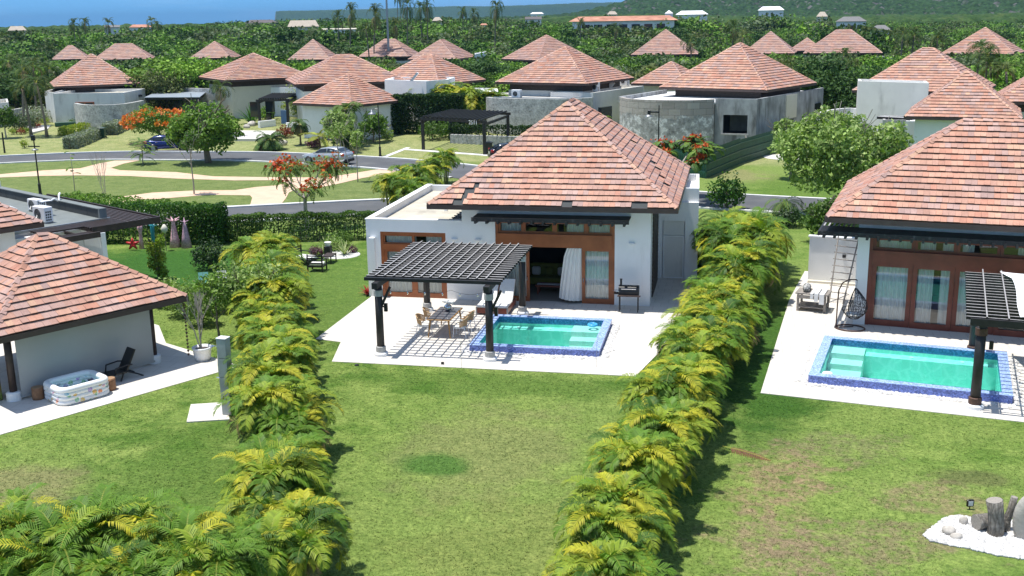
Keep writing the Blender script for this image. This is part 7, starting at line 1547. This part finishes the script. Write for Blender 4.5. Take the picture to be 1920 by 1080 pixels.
# ================================================================== FAR BUILDINGS IN THE WOOD
def zat(px,py,dist): d=ray(px,py); return CAMH+dist*d.z/math.hypot(d.x,d.y)
FARB=[]
def far(name,label,cat,px0,px1,pt,pe,pb,dist,roofm,wallm='wall',deep=9,kind='hip',fac=.35,win=0):
    """pt ridge, pe eave, pb wall foot rows of the photo; real sizes from its distance"""
    FARB.append((px0,px1,pb,dist)); A=DP(px0,dist,0);Bq=DP(px1,dist,0); c=(A+Bq)/2; w=(Bq-A).length/2; d=(Bq-A).normalized(); zt,ze=zat((px0+px1)/2,pt,dist+deep*.3),zat((px0+px1)/2,pe,dist); zb=min(zat((px0+px1)/2,pb,dist)-1,2); n_=Vector((-d.y,d.x)); n_=n_ if n_.dot(c.xy)>0 else -n_
    T=thing(name,label,cat,(c.x+n_.x*deep/2,c.y+n_.y*deep/2,0),math.atan2(d.y,d.x)); h=deep/2; mb=MB(); mb.box(-w*.93,w*.93,-h*.9,h*.9,zb,ze); wo=part('wall',mb,M[wallm],T)
    r=w*(1-fac) if kind=='hip' else w; mb=MB(); mb.add([(-w,-h,ze),(w,-h,ze),(w,h,ze),(-w,h,ze),(-r,0,zt),(r,0,zt)],[(0,1,5,4),(1,2,5),(2,3,4,5),(3,0,4),(3,2,1,0)]); part('roof',mb,roofm,T)
    for i in range(win):
        x=-w*.8+1.6*w*(i+.5)/win; mb=MB(); mb.box(x-1.1,x+1.1,-h*.9-.08,-h*.9,ze-2.9,ze-.9); part('window',mb,M['glass_dark'],T)
    return T
tr_=simple('terracotta_roof',(.42,.17,.10),.8,.25,.4,c2=(.55,.27,.17)); dk=simple('dark_brown_roof',(.10,.085,.08),.8,.2,.3); wh=simple('white_roof_paint',(.85,.85,.85),.6,.03,1)
far('thatched_house','large thatched roofs at the far left against the sea','house',12,48,49,57,58,330,M['thatch'],'wall_cream',10)
far('white_villa','white cube house with slanting grey roof against the sea at left','house',194,224,47,51,57,330,M['grey_roof'],'wall',8,'gable')
far('tiled_house','house with pale and red roof against the sea right of the white cube house','house',240,285,46,51,53,380,tr_,'wall',9)
far('long_dark_roof','long low dark brown roof against the sea','house',458,522,37,43,45,420,dk,'wall_grey',12)
far('thatched_house','big grey thatched roof left of the tall mast','house',538,598,38,50,52,300,M['thatch'],'wall_cream',11,fac=.2); far('flat_house','long pale flat roof among trees left of the tall mast','house',602,668,53,55,58,280,M['roofdeck'],'wall',8,'gable'); far('thatched_house','small thatched roof seen behind the wood right of the tall mast','house',810,830,32,39,40,330,M['thatch'],'wall_cream',8,fac=.6); far('tiled_house','tiny red roof in the wood left of the tall fan palm','house',900,914,44,47,48,290,tr_,'wall',6)
far('white_villa','white villa with dark edged slanted roofs left of the hotel block','house',984,1016,31,36,42,330,dk,'wall',10,'gable',win=1)
far('hotel_block','long white hotel block with terracotta roof in the wood','hotel',1066,1272,30,39,50,300,tr_,'wall',14,'hip',.15,win=7)
far('roof_pavilion','small white pyramid pavilion on the right end of the hotel','pavilion',1246,1262,19,25,31,318,wh,'wall',5,fac=1); far('white_roof_hall','long bright white roof right of the hotel pavilion','hall',1266,1328,20,27,28,350,wh,'wall',10); far('white_roof_hall','group of bright white roofs at the hill foot','hall',1420,1470,12,19,20,400,wh,'wall',10); far('thatched_house','small pale thatched roof in front of the wooded hill','house',1138,1158,21,27,28,420,M['thatch'],'wall_cream',8,fac=.5)
far('thatched_house','brown thatched roof in the wood right of the white roofs','house',1530,1552,22,31,32,330,M['thatch'],'wall_cream',8,fac=.6); far('grey_roof_house','grey roofed white house in the wood, upper right','house',1566,1626,31,40,48,260,M['grey_roof'],'wall',10,fac=.5,win=1); far('grey_roof_house','low grey hip roof just right of the grey roofed white house','house',1632,1672,47,56,57,240,M['grey_roof'],'wall_grey',8,fac=.6)
far('white_villa','white roofs at the headland foot','house',994,1020,23,26,28,900,wh,'wall',14)
# ================================================================== THE WOOD
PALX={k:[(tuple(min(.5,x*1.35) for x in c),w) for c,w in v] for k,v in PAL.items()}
PALF=[('dark',3),('green',4),('olive',3),('bright',2),('greygreen',1.5)]
FK=[]
for i,(pl,lab) in enumerate((('dark','dark'),('green','mid green'),('olive','olive brown'),('bright','bright green'),('greygreen','grey green'),('green','mid green'),('dark','dark'),('bright','bright green'))):
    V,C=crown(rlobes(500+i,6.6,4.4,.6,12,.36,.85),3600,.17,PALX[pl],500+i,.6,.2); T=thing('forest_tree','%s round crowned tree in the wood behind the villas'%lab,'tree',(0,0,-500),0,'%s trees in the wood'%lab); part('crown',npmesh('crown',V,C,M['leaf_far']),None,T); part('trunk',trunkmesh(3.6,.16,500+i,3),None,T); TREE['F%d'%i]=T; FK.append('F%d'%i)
rf=random.Random(77); cands=[]
def blocked(x,y):
    for cx,cy,a,ze in ROOFS:
        if math.hypot(x-cx,y-cy)<a*1.28+2.2: return True
    return False
def cap(x,y,w=3.0):
    d=math.hypot(x,y); az=math.atan2(x,y); hc=99
    for cx,cy,a,ze in ROOFS:
        D=math.hypot(cx,cy)
        if d<D-3 and D-d<85 and abs(az-math.atan2(cx,cy))<(a*1.3)/D+w/d*.8:
            hc=min(hc,CAMH-(CAMH-ze)*d/(D-a*.9)-.5)
    return hc
KEEP=[(a,b) for a,b in ()]
y=133.0
while y<540:
    sp=5.2 if y<260 else 6.4
    xl,xr=-(y*.80+14),y*.30+16; x=xl+rf.random()*sp
    while x<xr:
        X_c,Y_c=x+rf.uniform(-2,2),y+rf.uniform(-2,2); x+=sp
        if blocked(X_c,Y_c): continue
        if Y_c<150 and (-72<X_c<-30): 
            if Y_c<140: continue
        cands.append((X_c,Y_c))
    y+=sp*.86
extra=[(-100,112),(-104,118),(-97,134),(-92,138),(-72,140),(-68,134),(-73,131),(-102,127),(-108,121),(13.5,116),(12,121),(9,124),(16,124),(20,122),(24,118),(12.5,111),(31,108),(34,104),(28,112),(-48,131),(-25,131),(-26,136),(-10,128),(-13,133),(-2,125),(5,128),(33,118),(38,110),(-62,146),(-57,141),(-8,136),(2,133)]
cands=[c for c in cands]; ex=[c for c in extra if not blocked(c[0],c[1])]
def treeh(x,y):
    d=math.hypot(x,y); rt=sst(-.22,.12,x/d); mid=sst(-.52,-.40,x/d)*(1-sst(-.26,-.16,x/d)); g=gz(x,y)
    dp=np.interp(d,[130,200,330,450,560],[100,60,15,9,8])*(1-rt)+np.interp(d,[130,200,300,450,560],[110,62,36,22,16])*rt; dp-=9*mid*sst(230,280,d)
    zt=CAMH-dp*d/2050; h=max(3.4,zt-g)*rf.uniform(.80,1.06)+.5*math.sin(x*.05)*math.sin(y*.04)
    if d<190: h=rf.uniform(4.2,6.4)
    return min(h,cap(x,y))
vis=[(c,treeh(*c)) for c in ex]+[(c,treeh(*c)) for c in cands]; vis=[v for v in vis if v[1]>1.7]
for px,dist,pt in ((285,150,118),(318,156,97),(345,150,100),(375,158,112),(250,160,140),(300,146,128),(1560,121,97),(1532,126,112),(1600,126,118),(1490,150,118),(1460,150,125),(905,150,108),(940,155,120)):
    p=DP(px,dist); vis.append(((p.x,p.y),min(9,zat(px,pt,dist)-p.z)))
for (a_,b_,pb_,ds_) in FARB:
    n_=max(2,int((b_-a_)/2020*ds_/2.6)+2)
    for i in range(n_):
        for dd,ex_ in ((-9,1),(-14,3)):
            px=a_-4+(b_-a_+8)*(i+rf.random()*.6)/n_; p=DP(px,ds_+dd); vis.append(((p.x,p.y),max(2.2,min(9,zat(px,pb_+rf.uniform(-2.5,1.5)+ex_,ds_+dd)-p.z))))
vis.sort(key=lambda v:math.hypot(*v[0])); N_IND=235
for (x,y),h in vis[:N_IND]:
    k=rf.choice(FK[:7] if rf.random()<.8 else FK); s=h/5.0; place(k,(x,y,gz(x,y)-.1),rf.random()*6.28,scale=(s*rf.uniform(.95,1.25) if h>3 else s*1.3,)*2+(s,))
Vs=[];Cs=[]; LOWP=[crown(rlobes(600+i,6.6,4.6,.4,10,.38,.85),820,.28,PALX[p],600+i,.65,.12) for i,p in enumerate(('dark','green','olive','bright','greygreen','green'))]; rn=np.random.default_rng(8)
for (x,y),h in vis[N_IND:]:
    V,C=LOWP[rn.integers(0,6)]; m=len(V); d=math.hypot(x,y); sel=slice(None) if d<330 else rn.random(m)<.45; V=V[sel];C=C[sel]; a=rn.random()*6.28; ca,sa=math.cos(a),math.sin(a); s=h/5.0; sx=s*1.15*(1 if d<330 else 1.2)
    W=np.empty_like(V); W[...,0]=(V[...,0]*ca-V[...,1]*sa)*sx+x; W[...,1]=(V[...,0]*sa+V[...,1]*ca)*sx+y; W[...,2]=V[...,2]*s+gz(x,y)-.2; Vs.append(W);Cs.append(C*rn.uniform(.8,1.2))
struct('distant_wood',npmesh('distant_wood',np.concatenate(Vs),np.concatenate(Cs),M['leaf_far']),None,kind='stuff',label='mixed green wood stretching to the sea and hill')
def woodmat():
    m,t,b=newmat('far_canopy'); v=coords(t,'World'); n=noise(t,v,.05,5,.7); n2=noise(t,v,.35,5,.75); col=ramp(t,n,[(.3,(.022,.050,.016)),(.5,(.042,.080,.022)),(.7,(.07,.10,.035))]); col=mixc(t,1.,col,ramp(t,n2,[(.3,(.45,.5,.45)),(.7,(1.5,1.5,1.4))]),'MULTIPLY'); L(t,col,b.inputs['Base Color']); b.inputs['Roughness'].default_value=.95; b.inputs['Specular IOR Level'].default_value=.1; bump(t,b,n2,1.,.8); return m
def canopy_grid(x0,x1,y0,y1,st,h,seed):
    X,Y=np.meshgrid(np.arange(x0,x1,st),np.arange(y0,y1,st)); g=np.vectorize(gz)(X,Y); Z=g+h-1.2-4.2+worley(X,Y,7.5,seed)*.75+worley(X,Y,4.2,seed+1)*.45+1.0*vnoise(X,Y,60,seed+2)-(3.0 if y0>700 else 1.4)*(1-np_sst(-90,-30,X+.25*(Y-500)))
    edge=np_sst(x0,x0+8,X)*(1-np_sst(x1-8,x1,X)); Z=Z-7*(1-np_sst(y0,y0+14,Y)); Z=np.where(Y>1000,Z-12*np_sst(1000,1060,Y)*(1-np_sst(-150,-60,X)),Z); return X,Y,Z
wm=woodmat()
X,Y,Z=canopy_grid(-520,240,500,760,2.2,3.6,31); o=struct('distant_wood',gridmesh('distant_wood',X,Y,Z,wm,False),None,kind='stuff',label='far tree canopy')
X,Y,Z=canopy_grid(-900,420,755,1330,3.6,3.4,37); o=struct('distant_wood',gridmesh('distant_wood',X,Y,Z,wm,False),None,kind='stuff',label='farthest tree canopy below the hill and headland')
# ---- palms standing in and above the wood
for i in range(4): palm_proto('cp%d'%i,cocos(700+i,6.0,17,2.1,.6,14,.05,[(.05,.09,.025),(.075,.11,.03),(.045,.085,.022),(.09,.12,.04)][i],.14,.35),'coconut palm','', 'coconut_palm','palm')

def palm(px,pt,dist,label,k=None,group=None,sc=None):
    p=DP(px,dist); zt=zat(px,pt,dist); h=max(2.2,zt-p.z-.9); k=k or 'cp%d'%(int(px)%4); s=h/6.0; w=(sc or 1.0); place(k,(p.x,p.y,p.z),px,label,(w,w,s if sc is None else s),group)
for px,pt,dist,lab in ((154,37,330,'lone coconut palm poking above the wood against the sea, left'),(205,40,325,'coconut palm behind the white cube house'),(283,36,340,'thin coconut palm above the tiled house against the sea'),(136,42,300,'short palm above the wood left of the lone coconut palm'),(296,44,335,'short bushy palm beside the tiled house against the sea'),
    (653,17,250,'coconut palm in the wood left of the tall mast'),(632,28,260,'wind bent palm left of the tall mast'),(697,20,215,'broad drooping palm directly left of the mast foot'),(762,5,250,'tall coconut palm right of the mast with windblown crown'),(790,10,262,'first of the two close windblown coconut palms right of the mast'),(800,6,258,'second of the two close windblown coconut palms right of the mast'),
    (926,8,230,'tall dark palm standing alone on the skyline left of the cliff'),(868,20,300,'palm between trees on the skyline left of the lone dark palm'),(892,22,310,'small palm close to the lone dark skyline palm'),(690,45,205,'palm with long hanging fronds behind the mast roofs'),(745,40,240,'palm low in the wood right of the mast'),
    (1152,48,250,'palm in front of the hotel block, its left'),(1088,38,270,'small palm at the left end of the hotel block'),(1372,45,187,'large palm with wide fronds behind the ruined villa roof'),(1395,60,180,'shaggy palm right of the wide palm behind the ruined villa'),(1300,68,180,'palm with drooping fronds right of the steep pyramid roof'),
    (1694,52,172,'silvery palm with pale trunk right of the blue grey walled house'),(1712,56,176,'second silvery palm beside the pale trunk palm'),(1760,60,180,'brownish palm right of the silvery palms'),(1625,52,230,'palm near the low grey hip roof'),(1580,92,150,'dense palm in front of the blue grey walled house'),
    (1838,78,128,'royal palm with upright fronds in front of the white villa, left of the pair'),(1860,90,126,'royal palm with leaning fronds in front of the white villa, right of the pair'),(1872,108,124,'short dark palm beside the royal palms'),(1905,118,122,'small palm by the right picture edge'),(1600,108,140,'palm with yellow fronds below the blue grey walled house')):
    palm(px,pt,dist,lab)
for i,(px,pt,dist) in enumerate(((22,118,140),(48,112,150),(62,140,128),(32,150,130),(88,118,165),(12,105,170))): palm(px,pt,dist,'coconut palm with long pale fronds in the thicket at the left edge',None,'coconut palms in the left thicket')
for i,(px,pt,dist) in enumerate(((1205,100,135),(1190,112,140),(1222,118,130),(1165,100,150),(1150,96,155),(1140,104,150),(1175,108,145))): palm(px,pt,dist,'yellow-green palm behind the small dusky roof, between the two pyramid roof villas',('ar2','ar0','cp3','ar4','ar1','ag0','ar5')[i],'palms between the pyramid roof villas',sc=None if i==2 else 1.6)
palm(398,150,118,'small green palm in front of the beige villa wall','cp0',None,.8); p=G(268,232); place('ar0',(p.x,p.y,p.z),.5,'small yellow-green palm by the grey blue carport roof',1.0)
for px,h_,dist,lab in ((745,34,420,'tall royal palm trunk crossing the top edge, left of three'),(752,36,430,'tall royal palm trunk crossing the top edge, middle of three')):
    palm(px,-8,dist,lab,'cp2')
# ---- short grass tufts standing in the near lawns
rg=np.random.default_rng(12); n=95000; X=rg.uniform(-25,9.5,n); Y=18+rg.random(n)**1.25*24
def inlocal(o,th,x0,x1,y0,y1): c,s=math.cos(th),math.sin(th); lx=c*(X-o[0])+s*(Y-o[1]); ly=-s*(X-o[0])+c*(Y-o[1]); return (lx>x0)&(lx<x1)&(ly>y0)&(ly<y1)
bad=((X>-14.2)&(X<-2.88)&(Y>35.08))|((X>-16.4)&(X<-.4)&(Y>38.0))|inlocal(OB,TB,-3.1,13,-9.36,9)|inlocal(OA,TA,-12,1.95,-2.72,10)|inlocal((-15.6,29.4),0,-1.4,.8,-1.0,1.3)|((X>5.0)&(Y>22.2)&(Y<26.3))
k=~bad; X,Y=X[k],Y[k]; n=len(X); V=np.empty((n*3,3,3)); 
for b_ in range(3):
    a=rg.uniform(0,6.28,n); hgt=rg.uniform(.010,.030,n); ln=rg.uniform(.0,.03,n); w_=rg.uniform(.006,.012,n); ox_,oy_=rg.normal(0,.015,(2,n)); bx_,by_=X+ox_,Y+oy_
    V[b_::3,0]=np.stack([bx_-np.cos(a)*w_,by_-np.sin(a)*w_,np.zeros(n)],1); V[b_::3,1]=np.stack([bx_+np.cos(a)*w_,by_+np.sin(a)*w_,np.zeros(n)],1); V[b_::3,2]=np.stack([bx_-np.sin(a)*ln,by_+np.cos(a)*ln,hgt],1)
struct('grass',npmesh('grass',V,np.ones((n*3,3)),M['lawn'],3),None,kind='stuff',label='short mown grass blades of the near lawns')
# ================================================================== HAZE
hz=MB(); hz.box(-12500,12500,-12500,12500,-6.5,110); m=bpy.data.materials.new('air_haze'); m.use_nodes=True; t=m.node_tree; t.nodes.remove(t.nodes['Principled BSDF']); pv=t.nodes.new('ShaderNodeVolumePrincipled'); pv.inputs['Color'].default_value=(.20,.42,.68,1); pv.inputs['Density'].default_value=HAZE; pv.inputs['Anisotropy'].default_value=.2; L(t,pv.outputs[0],t.nodes['Material Output'].inputs['Volume'])
struct('haze',hz,m,kind='stuff',label='thin blue sea haze')
# unused prototypes go
for k,T in TREE.items():
    if k not in USED:
        for ch in list(T.children): bpy.data.objects.remove(ch)
        bpy.data.objects.remove(T)
print('objects',len(bpy.data.objects))
